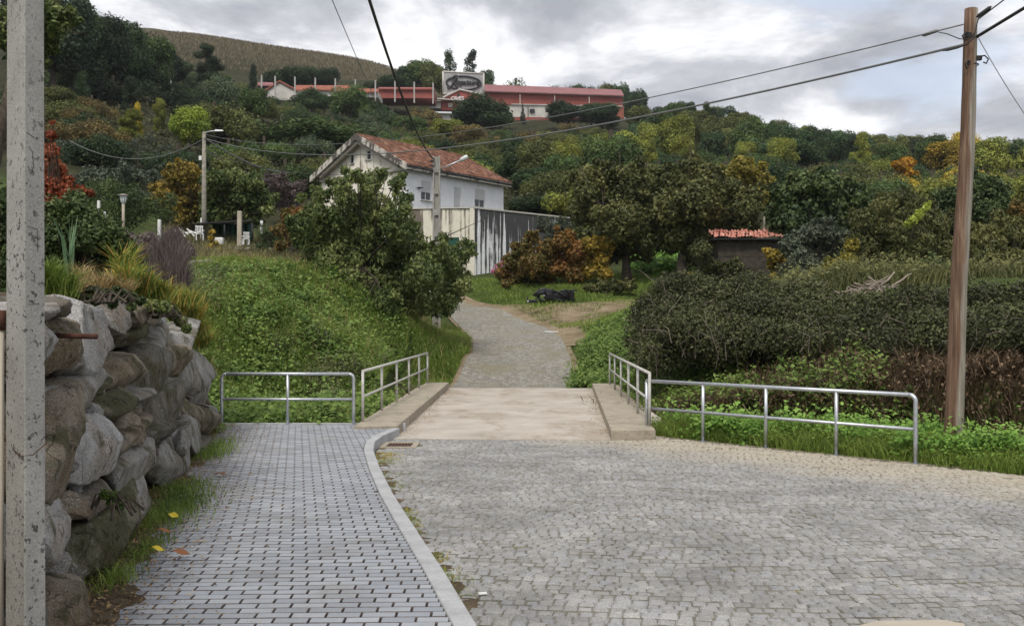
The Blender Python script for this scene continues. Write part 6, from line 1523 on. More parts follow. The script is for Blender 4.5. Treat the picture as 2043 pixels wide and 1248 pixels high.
litter('street_debris', f_l2, 1500, .02, LM['crumbs'], 'tiny twigs and crumbs scattered over the setts', 63)
def f_l3(n, r):
    y = r.uniform(16, 28.2, n); s = r.random(n) < .5; x = np.where(s, -1.86 + np.abs(r.normal(0, .12, n)), 1.62 + (y - 15.6) * .056 - np.abs(r.normal(0, .12, n))); return x, y, 0 * x + SZ + .014
litter('deck_debris', f_l3, 1200, .03, LM['litter'], 'leaves and grit gathered along the side kerbs of the bridge', 64)

# ---- vegetation on top of the boulder wall
def local_leaves(name, blobs_px, Y, n, Lf, Wf, mat, label, cat, seed, base=None, depth=.35, down=.2, tb=None, stems=0):
    r = random.Random(seed); u, v = blobs_px[0][:2] if base is None else base; bp2 = P(u, v, Y)
    root = empty(name, bp2, 0, label, cat); W_ = []
    for b in blobs_px:
        dy = b[3] if len(b) > 3 else r.uniform(-depth, depth); p = P(b[0], b[1], Y + dy) - bp2; W_.append((p.x, p.y, p.z, b[2] / FP * (Y + dy)))
    foliage('leaves', W_, n, Lf, Wf, mat, root, seed, down, .4, tb, .9, 1.0)
    st = MB()
    for b in W_:
        for k in range(4):
            e = Vector(b[:3]) + Vector((r.uniform(-1, 1), r.uniform(-1, 1), r.uniform(-.2, 1))) * b[3]; s0 = Vector((r.uniform(-.15, .15), r.uniform(-.2, .2), -.05))
            st.tube([s0, s0.lerp(e, .5) + Vector((0, 0, .06)), e], [.009, .006, .003], 5, False)
    st.build('stems', MAT['bark'], root)
    return root
local_leaves('bramble_bush', [(60, 440, 40), (20, 460, 50), (50, 520, 46), (10, 540, 50), (-40, 480, 50), (60, 390, 26), (20, 400, 34), (70, 580, 30), (20, 590, 34), (200, 560, 26), (180, 575, 22), (245, 500, 26), (225, 470, 28), (255, 540, 20), (150, 560, 24), (110, 430, 34), (150, 420, 30), (130, 470, 40), (180, 470, 36), (215, 490, 30), (95, 480, 34), (100, 530, 36), (165, 520, 38), (210, 530, 32), (250, 520, 20), (240, 550, 22), (150, 395, 18), (190, 435, 20), (120, 560, 30), (235, 500, 22)], 10.5, 24000, .055, .036, LM['dkgreen'], 'dark glossy bramble bush on top of the boulder wall', 'bush', 71, (140, 590), tb=[.5] * 9 + [.3, .3, .3, .6, .2, .3] + [.7, .6, .5, .6, .8, .4, .3, .3, .3, .3, .2, .8, .8, .2, .4])
local_leaves('red_shrub', [(103, 270, 9), (104, 300, 13), (108, 340, 20), (100, 370, 18), (125, 385, 22), (110, 405, 26), (145, 395, 20), (160, 380, 10), (104, 245, 4), (180, 385, 8), (120, 425, 22), (95, 310, 12), (92, 400, 20), (135, 360, 10)], 13, 6500, .055, .04, LM['red'], 'upright shrub with red autumn leaves at the left beside the concrete pole', 'shrub', 72, (110, 450))
local_leaves('bramble_bush', [(110, 590, 16), (150, 596, 14), (185, 585, 14), (100, 575, 16)], 7.2, 2200, .04, .026, LM['bramble'], 'low dark creeper hanging over the flat top stones of the wall', 'creeper', 73, (140, 610))
local_leaves('shrub_hazel', [(190, 380, 24), (220, 375, 22), (260, 385, 26), (230, 410, 26), (190, 420, 26), (275, 420, 26), (170, 400, 18), (300, 410, 22), (330, 430, 20), (250, 440, 22), (340, 400, 16)], 44, 8000, .11, .06, LM['dkgreen'], 'green shrubs around the garden lantern', 'shrub', 74, (240, 480))
local_leaves('shrub_grey', [(240, 500, 26), (290, 490, 26), (330, 500, 22), (200, 490, 22), (370, 500, 20), (280, 520, 20), (350, 470, 18), (260, 475, 14), (300, 475, 14)], 22, 6000, .08, .03, LM['purple'], 'grey brown dry shrub below the garden lantern', 'shrub', 75, (300, 540))
local_leaves('bramble_creeper', [(210, 590, 12), (235, 585, 12), (258, 592, 10), (225, 605, 8), (262, 612, 7), (190, 600, 8), (280, 600, 8)], 6.6, 3000, .035, .024, LM['dkgreen'], 'dark green creeper trailing over the tallest pale boulder', 'creeper', 171, (230, 590), depth=.15)
local_leaves('bramble_creeper', [(300, 610, 12), (325, 612, 12), (345, 625, 12), (360, 640, 10), (310, 628, 7), (372, 655, 8)], 9.4, 2600, .045, .03, LM['walnut'], 'green creeper along the top of the boulder wall below the orange tinted clump', 'creeper', 172, (330, 620), depth=.25)
local_leaves('fern_tuft', [(210, 985, 9), (222, 1000, 8), (238, 1010, 7), (228, 985, 6)], 6.1, 700, .03, .012, LM['nettle'], 'small green plants sprouting between the lower boulders', 'plant', 173, (222, 1010), depth=.08)
# tall grass and iris blades
def blades_px(name, cl_, Y, n, h, wd, lean, mat, label, cat, seed):
    r = np.random.default_rng(seed); c_ = np.array([[*P(u, v, Y + dy)[:], s / FP * Y] for u, v, s, dy in cl_]); k = r.integers(0, len(c_), n)
    B = c_[k, :3] + r.normal(size=(n, 3)) * c_[k, 3:4] * np.array([.6, .8, .25])
    me = blade_mesh(name, B, h * r.uniform(.5, 1.3, n), wd, lean * r.uniform(.3, 1.4, n), r.random(n), r)
    return tag(link(name, me, mat), label, cat)
tag(blades_px('iris_clump', [(250, 570, 14, 0), (275, 575, 16, .3), (300, 590, 16, .4), (320, 600, 14, .5), (265, 560, 12, .6), (335, 610, 10, 1)], 9.5, 1300, .25, .016, 1.1, LM['grassmix'], 'arching green and orange tinted leaf clump on top of the boulder wall', 'plant', 81), kind='stuff')
tag(blades_px('iris_clump', [(240, 560, 10, 0), (255, 548, 8, .4)], 10, 220, .36, .018, .5, LM['grassmix'], 'taller yellow green blades left of the orange tinted clump', 'plant', 82), kind='stuff')
tag(blades_px('iris_leaves', [(138, 548, 4, 0), (142, 546, 4, .1)], 8.2, 16, .42, .03, .28, LM['bluegreen'], 'upright blue green iris leaves among the brambles on the wall', 'plant', 83), kind='stuff')
tag(blades_px('wall_grass', [(100, 600, 14, 0), (130, 590, 14, 0), (95, 570, 14, 0)], 7.0, 1600, .20, .007, .9, LM['grass'], 'green grass tuft on the wall right beside the concrete pole', 'grass', 84), kind='stuff')
tag(blades_px('dry_grass', [(150, 590, 14, 0), (170, 600, 14, 0), (195, 590, 12, .1), (180, 620, 12, 0), (200, 575, 12, .2), (160, 560, 12, .5), (220, 580, 10, .3), (190, 640, 10, .2), (250, 590, 8, .3)], 7.6, 1500, .17, .006, 1.2, LM['grassdry'], 'hanging dry straw grass over the top of the boulder wall', 'grass', 85), kind='stuff')
tag(blades_px('dry_seed_stalks', [(335, 590, 18, 0), (345, 560, 20, .4), (325, 560, 16, .6), (355, 600, 16, .3), (340, 530, 16, .8)], 15.5, 3800, .62, .008, .35, LM['purple'], 'feathery purplish dry seed stalks right of the orange tinted clump', 'plant', 86), kind='stuff')
tag(blades_px('bank_top_weeds', [(370, 610, 18, 0), (385, 640, 16, .3), (395, 670, 14, .6), (350, 630, 12, 0), (405, 690, 10, 1)], 14.5, 2500, .30, .012, .9, LM['grassmix'], 'mixed weeds hanging over the far end of the boulder wall', 'weeds', 87), kind='stuff')
local_leaves('ivy_patch', [(395, 655, 12), (385, 625, 14), (375, 600, 14), (400, 620, 12), (365, 580, 14), (405, 680, 8)], 16.0, 3500, .05, .04, LM['dkgreen'], 'dark leafy creeper at the far end of the boulder wall', 'creeper', 88, (380, 690), depth=.4)
# overhanging tree at the upper left
tree_px('overhanging_tree', 'leafy branches of a tree at the upper left corner beside the concrete pole', 'tree', (-30, 420, 26), [(85, 20, 26), (110, 40, 30), (90, 70, 30), (135, 30, 18), (60, 40, 40), (50, 100, 40), (100, 95, 16), (150, 42, 9), (20, 60, 50)], 26, 5500, .16, .09, LM['walnut'], 1.0, .16, 91, down=.6, fork=(40, 90))

# ---- garden trees behind the left bank
def T_(u, v): return (u, v)
tree_px('garden_tree', 'yellowish green leafy tree right behind the garden lamp pole', 'tree', (400, 480, 54), [(345, 350, 20), (375, 345, 24), (330, 385, 26), (370, 385, 32), (345, 415, 28), (385, 420, 24), (315, 400, 16), (360, 440, 16)], 54, 9000, .24, .14, leaf_mat('autumn_garden_leaves', [(.05, .05, .012), (.15, .12, .025), (.30, .21, .04)], .25), 1.2, .12, 101)
tree_px('garden_tree', 'olive green persimmon-like tree between the lamp pole and the house', 'tree', (470, 480, 53), [(430, 360, 24), (465, 355, 24), (500, 365, 24), (430, 400, 32), (475, 395, 36), (515, 400, 28), (450, 430, 30), (500, 430, 26), (535, 420, 14), (415, 430, 20)], 53, 13000, .24, .13, LM['walnut'], 1.3, .14, 102, down=.7)
tree_px('garden_tree', 'small reddish and green tree left of the walnut crown', 'tree', (580, 510, 44), [(575, 430, 16), (600, 425, 14), (565, 460, 18), (590, 475, 20), (620, 440, 14), (560, 490, 12)], 44, 4500, .15, .10, LM['vine'], .8, .08, 103, tb=[.3, .9, .2, .3, .6, .1])
tree_px('dark_conifer_shrub', 'dark bushy shrub at the foot of the garden right of the white pillar', 'shrub', (540, 510, 46), [(530, 470, 18), (550, 480, 22), (545, 500, 20), (570, 500, 16), (520, 495, 14)], 46, 4500, .10, .05, LM['dkgreen'], .8, .05, 104, tb=[.1] * 5)
tree_px('garden_shrub', 'grey green shrub row behind the garden lantern', 'shrub', (220, 470, 60), [(180, 350, 22), (215, 355, 26), (255, 350, 26), (290, 360, 26), (170, 390, 24), (230, 395, 30), (280, 400, 28), (310, 355, 16), (140, 370, 22)], 60, 9000, .25, .10, LM['greygreen'], 1.5, .08, 105, tb=[.2] * 9)
tree_px('broom_shrub', 'soft blue green broom thicket above the garden', 'shrub', (250, 370, 82), [(130, 300, 26), (180, 310, 30), (230, 315, 34), (285, 310, 30), (330, 320, 24), (370, 330, 20), (200, 340, 26), (270, 345, 26), (100, 330, 24), (150, 345, 24), (330, 350, 20)], 82, 12000, .35, .07, LM['greygreen'], 2.5, .08, 106, tb=[.05] * 11, down=0)
tree_px('purple_shrub', 'dull purplish brown bare shrub between the garden tree and the house', 'shrub', (570, 420, 64), [(555, 365, 22), (580, 385, 22), (560, 400, 20), (590, 410, 14), (600, 370, 12)], 64, 4500, .22, .08, LM['purple'], 1.2, .08, 107)
ot = tree_px('orange_sapling', 'thin orange leaved sapling right of the lamp pole foot', 'shrub', (425, 508, 45), [(425, 462, 5), (422, 475, 6), (428, 485, 7), (418, 492, 6), (436, 498, 6), (424, 503, 6)], 45, 700, .12, .07, LM['vineyel'], .1, .02, 108)

# ================================================================== forest on the hillside
def crown_variant(kind, seed):
    r = random.Random(seed); B = []
    if kind == 'round':
        for k in range(22):
            a = r.uniform(0, 6.28); e = r.uniform(-.35, 1.0); rad = r.uniform(.35, .78) * math.cos(max(e, 0) * .9); B.append((math.cos(a) * rad * 3.4, math.sin(a) * rad * 3.4, 3.9 + math.sin(e) * 3.0, r.uniform(.95, 1.5)))
    elif kind == 'tall':
        for k in range(20):
            t = k / 19; a = r.uniform(0, 6.28); rad = (1.7 * math.sin(math.pi * (t * .85 + .12))) * r.uniform(.3, 1); B.append((math.cos(a) * rad, math.sin(a) * rad, .9 + t * 8.0, r.uniform(.7, 1.15)))
    elif kind == 'spread':
        for k in range(24):
            a = r.uniform(0, 6.28); rad = math.sqrt(r.random()) * 4.0; B.append((math.cos(a) * rad, math.sin(a) * rad, 4.8 - rad * rad * .13 + r.uniform(-1.6, .6), r.uniform(.85, 1.3)))
    elif kind == 'cone':
        for k in range(26):
            t = k / 25; rad = 2.2 * (1 - t) * r.uniform(.4, 1); a = r.uniform(0, 6.28); B.append((math.cos(a) * rad, math.sin(a) * rad, 1.0 + t * 8.3, .95 * (1 - t) + .3))
    elif kind == 'cedar':
        for k in range(26):
            t = k / 25; rad = 4.0 * (1 - t * .75) * r.uniform(.3, 1); a = r.uniform(0, 6.28); B.append((math.cos(a) * rad, math.sin(a) * rad, 2.0 + t * 6.5, .75 + .3 * (1 - t)))
    elif kind == 'ragged':
        for k in range(20):
            t = k / 19; rad = (1.9 if t < .8 else .9) * r.uniform(.2, 1); a = r.uniform(0, 6.28); B.append((math.cos(a) * rad, math.sin(a) * rad, 2.5 + t * 8, r.uniform(.5, 1.0)))
    elif kind == 'bush':
        for k in range(16):
            a = r.uniform(0, 6.28); rad = math.sqrt(r.random()) * 3.0; B.append((math.cos(a) * rad, math.sin(a) * rad, 1.3 + r.uniform(-.4, 1.4) * (1 - rad / 4), r.uniform(.8, 1.3)))
    return B
VAR = {}
def mkvar(kind, cnt, n, Lf, Wf, squash=.9):
    for s in range(cnt):
        B = crown_variant(kind, s * 17 + len(kind)); r = np.random.default_rng(s + 300)
        Cn, d, k = shell_points(B, n, r, squash, .15)
        nr = unit(d * .8 + np.array([0, 0, .45]) + r.normal(size=(n, 3)) * .45)
        tint = np.clip(.15 + .4 * r.random(len(B))[k] + .5 * r.random(n), 0, 1)
        me = leaf_mesh('crown_' + kind, Cn, nr, Lf * r.uniform(.35, 1.5, n), Wf * r.uniform(.4, 1.5, n), tint, .1, r); me.materials.append(MAT['tree'])
        mb = MB(); rr3 = random.Random(s); mb.tube([(0, 0, -1.5), (0.05, 0, 1.5), (.1, .05, 3.6)], [.32, .24, .15], 7)
        for q_ in B[:9]: mb.tube([(.08, .03, 2.2), (q_[0] * .5, q_[1] * .5, (2.6 + q_[2]) / 2 + .2), q_[:3]], [.13, .08, .02], 5)
        tm = mb.mesh('trunk_' + kind); tm.materials.append(MAT['bark'])
        VAR.setdefault(kind, []).append((me, tm))
mkvar('round', 5, 17000, .30, .18); mkvar('tall', 3, 13000, .26, .15); mkvar('spread', 3, 16000, .30, .18, .7); mkvar('cone', 2, 9000, .30, .12); mkvar('cedar', 1, 16000, .32, .10, .6); mkvar('ragged', 2, 6000, .30, .18); mkvar('bush', 3, 14000, .22, .13)
HTS = {'round': 8.0, 'tall': 10.0, 'spread': 6.3, 'cone': 9.8, 'cedar': 9.5, 'ragged': 11.2, 'bush': 3.6}
ftrees = 0
def ftree(x, y, kind, scale, color, label, cat='tree', group=None, z=None, sxy=1.0, name=None):
    global ftrees
    rr4 = random.Random(int(x * 31 + y * 57)); me, tm = VAR[kind][rr4.randrange(len(VAR[kind]))]
    z = Ts(x, y) if z is None else z
    root = empty(name or {'round': 'broadleaf_tree', 'spread': 'broadleaf_tree', 'tall': 'tall_tree', 'cone': 'conifer_tree', 'cedar': 'cedar_tree', 'ragged': 'tall_tree', 'bush': 'bush'}[kind], (x, y, z - .15), rr4.uniform(0, 6.28), label, cat, group)
    root.scale = (scale * sxy, scale * sxy, scale)
    c = bpy.data.objects.new('crown', me); COL.objects.link(c); c.parent = root; v = rr4.uniform(.8, 1.2); c.color = (color[0] * v, color[1] * v, color[2] * v, 1)
    t = bpy.data.objects.new('trunk', tm); COL.objects.link(t); t.parent = root
    ftrees += 1; return root
DG, MG, OL, YG, YE, OR_, BR, BLK, GG, LIME = (.026, .046, .020), (.044, .072, .024), (.066, .078, .026), (.12, .14, .030), (.25, .205, .03), (.60, .27, .03), (.085, .072, .03), (.018, .029, .016), (.055, .078, .045), (.15, .20, .03)
# single trees that stand out in the photograph: u, v of the crown top, crown height px, distance, kind, colour, label, widening
SP = [(105, -40, 190, 118, 'round', BLK, 'tall dark tree reaching the top of the picture right beside the concrete pole', 1.1), (150, -10, 170, 125, 'round', DG, 'second tall dark tree from the concrete pole on the upper left skyline', 1.0), (205, 22, 150, 132, 'round', BLK, 'third tall dark tree from the concrete pole on the upper left skyline', 1.0),
      (250, 42, 130, 138, 'round', DG, 'fourth dark tree from the concrete pole on the upper left skyline', 1.1), (300, 62, 120, 145, 'round', MG, 'dark tree where the left wood meets the vineyard slope', 1.1),
      (415, 78, 75, 165, 'cedar', BLK, 'dark flat-topped cedar at the left end of the vineyard slope', 1.5),
      (265, 212, 110, 100, 'tall', YG, 'yellow green tree on the left slope above the broom thicket', 1.3), (275, 200, 60, 102, 'tall', YE, 'slim yellow tree top just behind the yellow green tree on the left slope', .8),
      (378, 200, 110, 100, 'round', LIME, 'lime green tree left above the garden lamp pole', .9), (115, 165, 95, 105, 'round', OL, 'ochre tinted tree next to the concrete pole halfway up the left slope', 1.1),
      (160, 208, 80, 98, 'round', BR, 'brownish green tree left of the yellow green tree', 1.1), (130, 190, 50, 110, 'tall', YE, 'yellowish young tree beside the concrete pole on the left slope', .7),
      (222, 260, 60, 92, 'round', YG, 'small yellow green bush below the yellow green tree', .9),
      (385, 140, 70, 150, 'tall', GG, 'bluish green poplar below the dark cedar', 1.3), (440, 144, 55, 160, 'bush', GG, 'grey green rounded willow right of the bluish poplar', 1.0),
      (505, 122, 46, 185, 'tall', BLK, 'dark small tree left of the row of tall posts', 1.0), (655, 131, 45, 245, 'round', BLK, 'dark tree on the vineyard edge behind the tall posts', 1.4), (610, 135, 40, 245, 'bush', DG, 'low dark bushes behind the left tall posts', 1.6), (580, 135, 40, 248, 'bush', DG, 'low dark bush at the foot of the vineyard slope', 1.6),
      (840, 112, 80, 262, 'round', MG, 'pale topped broad tree left of the billboard', 1.2), (862, 118, 75, 258, 'round', OL, 'rounded tree directly left of the billboard', 1.0), (810, 130, 60, 262, 'round', DG, 'smaller dark tree left of the pale topped broad tree', 1.2), (785, 150, 40, 258, 'bush', DG, 'dark bush at the left edge of the hilltop trees', 1.4),
      (895, 99, 85, 268, 'ragged', DG, 'left one of the two ragged tall pines behind the billboard', 1.1), (940, 97, 85, 268, 'ragged', BLK, 'right one of the two ragged tall pines behind the billboard', 1.2), (968, 135, 50, 268, 'round', DG, 'tree behind the right edge of the billboard', 1.0),
      (1030, 158, 22, 300, 'bush', MG, 'small round bush top above the red roof', 1.0), (1110, 163, 25, 300, 'round', DG, 'left tree top showing above the factory roof', 1.4), (1145, 158, 30, 300, 'round', DG, 'tree cluster top above the middle of the factory roof', 1.4), (1170, 162, 25, 300, 'round', BLK, 'dark tree top above the factory roof right of the cluster', 1.2),
      (1210, 160, 30, 300, 'round', OL, 'yellowish tree top at the right end of the factory roof', 1.3), (1240, 158, 35, 295, 'round', DG, 'dark tree top at the right corner of the factory', 1.2), (1275, 172, 50, 285, 'round', DG, 'dark tree right of the factory', 1.3),
      (960, 186, 110, 205, 'round', DG, 'big dark round tree below the billboard', 1.25), (1125, 198, 85, 225, 'round', BLK, 'dark round tree in front of the right part of the factory', 1.2), (1205, 203, 75, 225, 'round', DG, 'dark green round tree at the right end of the factory wall', 1.2), (1043, 202, 50, 238, 'cone', BLK, 'narrow dark cypress in front of the factory', .35), (1000, 210, 60, 225, 'round', DG, 'dark tree left of the narrow cypress', 1.0),
      (1180, 203, 70, 228, 'round', DG, 'dark tree between the factory trees', 1.0),
      (935, 245, 80, 165, 'round', BR, 'brown tinged rounded tree above the white house', 1.2), (890, 232, 80, 180, 'round', YG, 'light green leafy tree below the billboard', 1.2), (815, 228, 80, 175, 'round', MG, 'leafy tree above the ridge of the white house', 1.1),
      (590, 233, 120, 120, 'bush', MG, 'soft green rounded bushy tree left of the white house', 1.3), (700, 165, 80, 190, 'round', MG, 'green tree below the orange roofs', 1.2), (620, 172, 80, 195, 'round', DG, 'dark green tree below the white gabled building', 1.2),
      (1885, 275, 90, 150, 'round', (.17, .13, .02), 'large golden yellow tree left of the tall wooden pole', 1.1), (1975, 270, 90, 145, 'round', YG, 'yellow green tree right of the tall wooden pole', 1.2), (1925, 258, 60, 185, 'round', YE, 'golden treetop on the skyline behind the wooden pole', 1.2),
      (1475, 312, 75, 100, 'round', YE, 'yellow topped tree behind the two broad dark trees', 1.1), (1360, 262, 60, 140, 'round', YG, 'yellowish green tree in the forest above the two broad trees', 1.0), (1490, 275, 60, 150, 'round', YG, 'yellowish green crown left of centre on the right hillside', 1.0), (1300, 270, 70, 130, 'tall', YG, 'light green tree right of the white house roof end', 1.0), (1700, 300, 60, 140, 'tall', YG, 'slim yellowish tree top in the middle of the right forest', 1.0),
      (1150, 330, 90, 85, 'round', OL, 'olive tree right behind the stained wall', 1.1), (1090, 380, 60, 82, 'bush', DG, 'dark bush behind the far end of the stained wall', 1.3), (1060, 330, 100, 95, 'round', DG, 'dark tree right of the house roof end', 1.1), (1120, 300, 100, 100, 'round', MG, 'green tree between house roof and broad trees', 1.1)]
tree_px('maple_tree', 'bright orange autumn tree on the right hillside', 'tree', (1812, 400, 108), [(1795, 332, 11), (1812, 325, 12), (1785, 328, 7), (1808, 343, 13), (1822, 352, 13), (1834, 366, 10), (1800, 355, 8), (1818, 372, 10)], 108, 5200, .30, .20, leaf_mat('orange_maple_leaves', [(.16, .09, .015), (.36, .19, .02), (.52, .30, .04)], .3), 1.2, .16, 201)
SPC = SP + [(1812, 316, 78, 108, 'round', OR_, '', 1.0)]
used = []
for (u, vt, hp_, Y, kind, colr, lab, wid) in SP:
    x = (u - U0) / FP * Y; h = hp_ / FP * Y; sc_ = h / HTS[kind]; zt_ = EYE - (vt - V0) / FP * Y; zg = Ts(x, Y)
    # stand on the ground: the crown top is where the photograph shows it
    H_full = zt_ - zg
    s2 = max(H_full / HTS[kind], .25)
    if s2 > sc_ * 1.05 and kind not in ('cone',): s2 = max(s2, sc_)
    w2 = wid * sc_ / s2
    ftree(x, Y, kind, s2, colr, lab, 'bush' if kind == 'bush' else 'tree', None, zg, max(w2, .55) * 1.0)
    used.append((x, Y, 2.6 * sc_ * wid))
# the rest of the wood, nearest first
rf_ = random.Random(99); cand = []
for Y in np.concatenate([np.arange(80, 150, 8.5), np.arange(150, 300, 11.5)]):
    for u in np.arange(60, 2120, 1):
        pass
zones = 0
Y = 80.0
while Y < 305:
    step = 7.6 + (Y - 80) * .030
    x = -0.56 * Y - 5
    while x < .58 * Y + 8:
        xx, yy_ = x + rf_.uniform(-.38, .38) * step, Y + rf_.uniform(-.4, .4) * step
        x += step
        u = U0 + xx / yy_ * FP
        # keep the buildings and the vineyard open
        if 490 < u <= 960 and yy_ > 205 or 960 < u < 1265 and yy_ > 238: continue
        if 855 < u < 960 and yy_ > 190: continue
        if u <= 960 and yy_ > 212 and u > 330: continue
        if u <= 330 and yy_ > 180: continue
        if -17 < xx < 4 and yy_ < 86: continue
        if any((xx - a) ** 2 + (yy_ - b) ** 2 < (c * .8) ** 2 for a, b, c in used): continue
        cand.append((xx, yy_, u))
    Y += step * .92
CAPU = [-200, 60, 130, 230, 290, 330, 352, 460, 520, 870, 885, 960, 1250, 1262, 1340, 1430, 1520, 1620, 1700, 1860, 2043, 2400]
CAPV = [-120, -60, 0, 38, 54, 74, 118, 150, 190, 196, 218, 216, 218, 176, 196, 212, 236, 252, 264, 272, 266, 260]
LMK = [(265, 260, 'the yellow green tree above the broom'), (378, 245, 'the lime green tree'), (415, 120, 'the dark cedar'), (407, 330, 'the garden lamp pole'), (148, 150, 'the hill lamp at far left'), (341, 165, 'the hill lamp under the cedar'),
       (90, 250, 'the near concrete pole'), (560, 180, 'the white gabled building'), (690, 180, 'the middle orange roof'), (810, 185, 'the dark red shed'), (925, 170, 'the billboard'), (700, 270, 'the gable peak of the white house'), (900, 300, 'the ridge of the white house'), (1010, 360, 'the right roof corner of the house'),
       (1043, 225, 'the narrow cypress'), (1125, 220, 'the factory windows'), (1245, 190, 'the right end of the factory'), (1250, 350, 'the left broad dark tree'), (1400, 340, 'the tallest broad dark tree'), (1490, 350, 'the yellow topped tree'), (1360, 270, 'the yellowish tree above the broad trees'), (1630, 360, 'the deep green tree by the shed'),
       (1805, 345, 'the bright orange tree'), (1885, 310, 'the large golden tree'), (1935, 300, 'the wooden pole'), (1975, 300, 'the yellow green tree by the pole'), (2035, 390, 'the hillside house'), (1700, 330, 'the slim yellowish tree'), (1500, 240, 'the skyline above the shed'), (1640, 260, 'the skyline left of the wooden pole'), (590, 280, 'the soft green bushy tree')]
cover = np.full(2400, 700.0); seen_lab = set(); skipped = 0
for (u, vt, hp_, Y, kind, colr, lab, wid) in SP:
    if Y < 110: 
        a_ = int(max(0, u + 150 - hp_ * .35)); cover[a_:int(u + 150 + hp_ * .35)] = np.minimum(cover[a_:int(u + 150 + hp_ * .35)], vt + 12)
def relword(u, v, L3):
    dx, dy = u - L3[0], v - L3[1]; d = math.hypot(dx, dy)
    w_ = 'close' if d < 45 else 'a little way' if d < 100 else 'further'
    if abs(dx) > 2 * abs(dy): q = 'right of' if dx > 0 else 'left of'
    elif abs(dy) > 2 * abs(dx): q = 'below' if dy > 0 else 'above'
    else: q = ('lower' if dy > 0 else 'upper') + (' right of' if dx > 0 else ' left of')
    return w_ + ' ' + q + ' ' + L3[2]
names = {'l': 'on the left slope above the garden', 'm': 'on the slope between the white house and the orange roofs', 'c': 'on the slope below the billboard and the factory', 'r': 'in the wood on the right hillside'}
for xx, yy_, u in cand:
    z = Ts(xx, yy_)
    zone = 'l' if u < 480 else 'm' if u < 760 else 'c' if u < 1260 else 'r'
    q_ = rf_.random()
    if zone == 'l':
        dark = yy_ > 112
        kind = rf_.choice(['round', 'round', 'tall', 'spread']) if dark else rf_.choice(['bush', 'round', 'bush', 'tall'])
        colr = rf_.choice([BLK, BLK, DG, DG, MG]) if dark else rf_.choice([DG, MG, OL, GG, BR, YG])
        hgt = rf_.uniform(8, 12) if dark else rf_.uniform(3.5, 5.5)
        if dark and u < 330 and yy_ > 135: hgt += 5.5
    elif zone == 'm': kind = rf_.choice(['round', 'bush', 'round', 'tall']); colr = rf_.choice([MG, MG, DG, OL, GG, OL]); hgt = rf_.uniform(4.5, 7.5)
    elif zone == 'c': kind = rf_.choice(['round', 'round', 'bush', 'spread']); colr = rf_.choice([MG, DG, OL, OL, YG, DG, BR]); hgt = rf_.uniform(4.5, 7.5)
    else:
        kind = rf_.choice(['round', 'round', 'spread', 'tall', 'round']); hgt = rf_.uniform(4.6, 8.2) + (yy_ - 80) * .014
        colr = rf_.choice([DG, DG, MG, MG, OL, OL, BLK] if yy_ > 150 else [DG, MG, OL, OL, YG, MG])
        if rf_.random() < .09: colr = YG
        if u > 1780 and rf_.random() < .3: colr = YE
    cn = {DG: 'dark green', BLK: 'very dark green', MG: 'mid green', OL: 'olive green', YG: 'yellowish green', YE: 'golden', GG: 'grey green', BR: 'brownish green', OR_: 'orange', LIME: 'lime green'}[colr]
    kn = {'round': 'rounded tree', 'spread': 'spreading tree', 'tall': 'slender tree', 'bush': 'bushy shrub'}[kind]
    cv_ = float(np.interp(u, CAPU, CAPV))
    if 960 < u < 1262: cv_ = 250 if 1025 < u < 1110 else max(cv_, 236)
    zcap = EYE - (cv_ - V0) / FP * yy_
    hgt = min(hgt, zcap - z + rf_.choice([-1.5, -.8, 0, .3, .9, 1.6]) * (1 if yy_ > 180 and u > 1262 else .5))
    for (su, sv, shp, sY, sk, sc2, sl2, sw_2) in SPC:
        if sY > yy_ and abs(su - u) < shp * .45 * sw_2 + 3.0 / yy_ * FP * .8:
            hgt = min(hgt, max(EYE - (sv + shp * .72 - V0) / FP * yy_ - z, 3.2 if hgt > 3.2 else hgt))
    if hgt < 2.6: skipped += 1; continue
    if hgt < 4: kind = 'bush'; kn = 'bushy shrub'
    vt = V0 - (z + hgt - EYE) / yy_ * FP; hw_ = hgt * .32 / yy_ * FP; a_, b_ = int(np.clip(u + 150 - hw_, 0, 2390)), int(np.clip(u + 150 + hw_, 1, 2400))
    if u > 2110 or u < 60 and yy_ > 100 or cover[a_:b_].max() < vt + 3: skipped += 1; continue
    cover[a_:b_] = np.minimum(cover[a_:b_], vt + 8 + 0 * cover[a_:b_])
    vm = vt + 20; Ls = sorted(LMK, key=lambda l_: math.hypot(l_[0] - u, l_[1] - vm)); lab_ = None
    for L3 in Ls[:8]:
        for pre in ('', 'smaller ', 'larger '):
            if pre == 'smaller ' and hgt > 6 or pre == 'larger ' and hgt <= 6: continue
            c_ = f'{pre}{cn} {kn} {relword(u, vm, L3)}'
            if c_ not in seen_lab and len(c_.split()) <= 16: lab_ = c_; break
        if lab_: break
    lab_ = lab_ or c_; seen_lab.add(lab_)
    dn = 'lower' if yy_ < 115 else 'halfway up' if yy_ < 180 else 'high'
    ftree(xx, yy_, kind, hgt / HTS[kind], colr, lab_, 'shrub' if kind == 'bush' else 'tree', 'trees of the wooded hillside', z)
# distant wood on the skyline right (past the limit of single trees)
r = np.random.default_rng(3); nB = 90; BX = []
for k in range(nB):
    Y = rf_.uniform(300, 335); u = rf_.uniform(1270, 2150); x = (u - U0) / FP * Y; BX.append((x, Y, Ts(x, Y) + rf_.uniform(2, 6), rf_.uniform(2.5, 4)))
o = foliage('skyline_wood', BX, 40000, .8, .5, leaf_mat('distant_wood_leaves', [(.02, .03, .012), (.04, .05, .02), (.09, .09, .035)], .2, .1), None, 7, 0, .1); tag(o, 'continuous distant wood closing the skyline behind the right hillside', 'wood', kind='stuff')
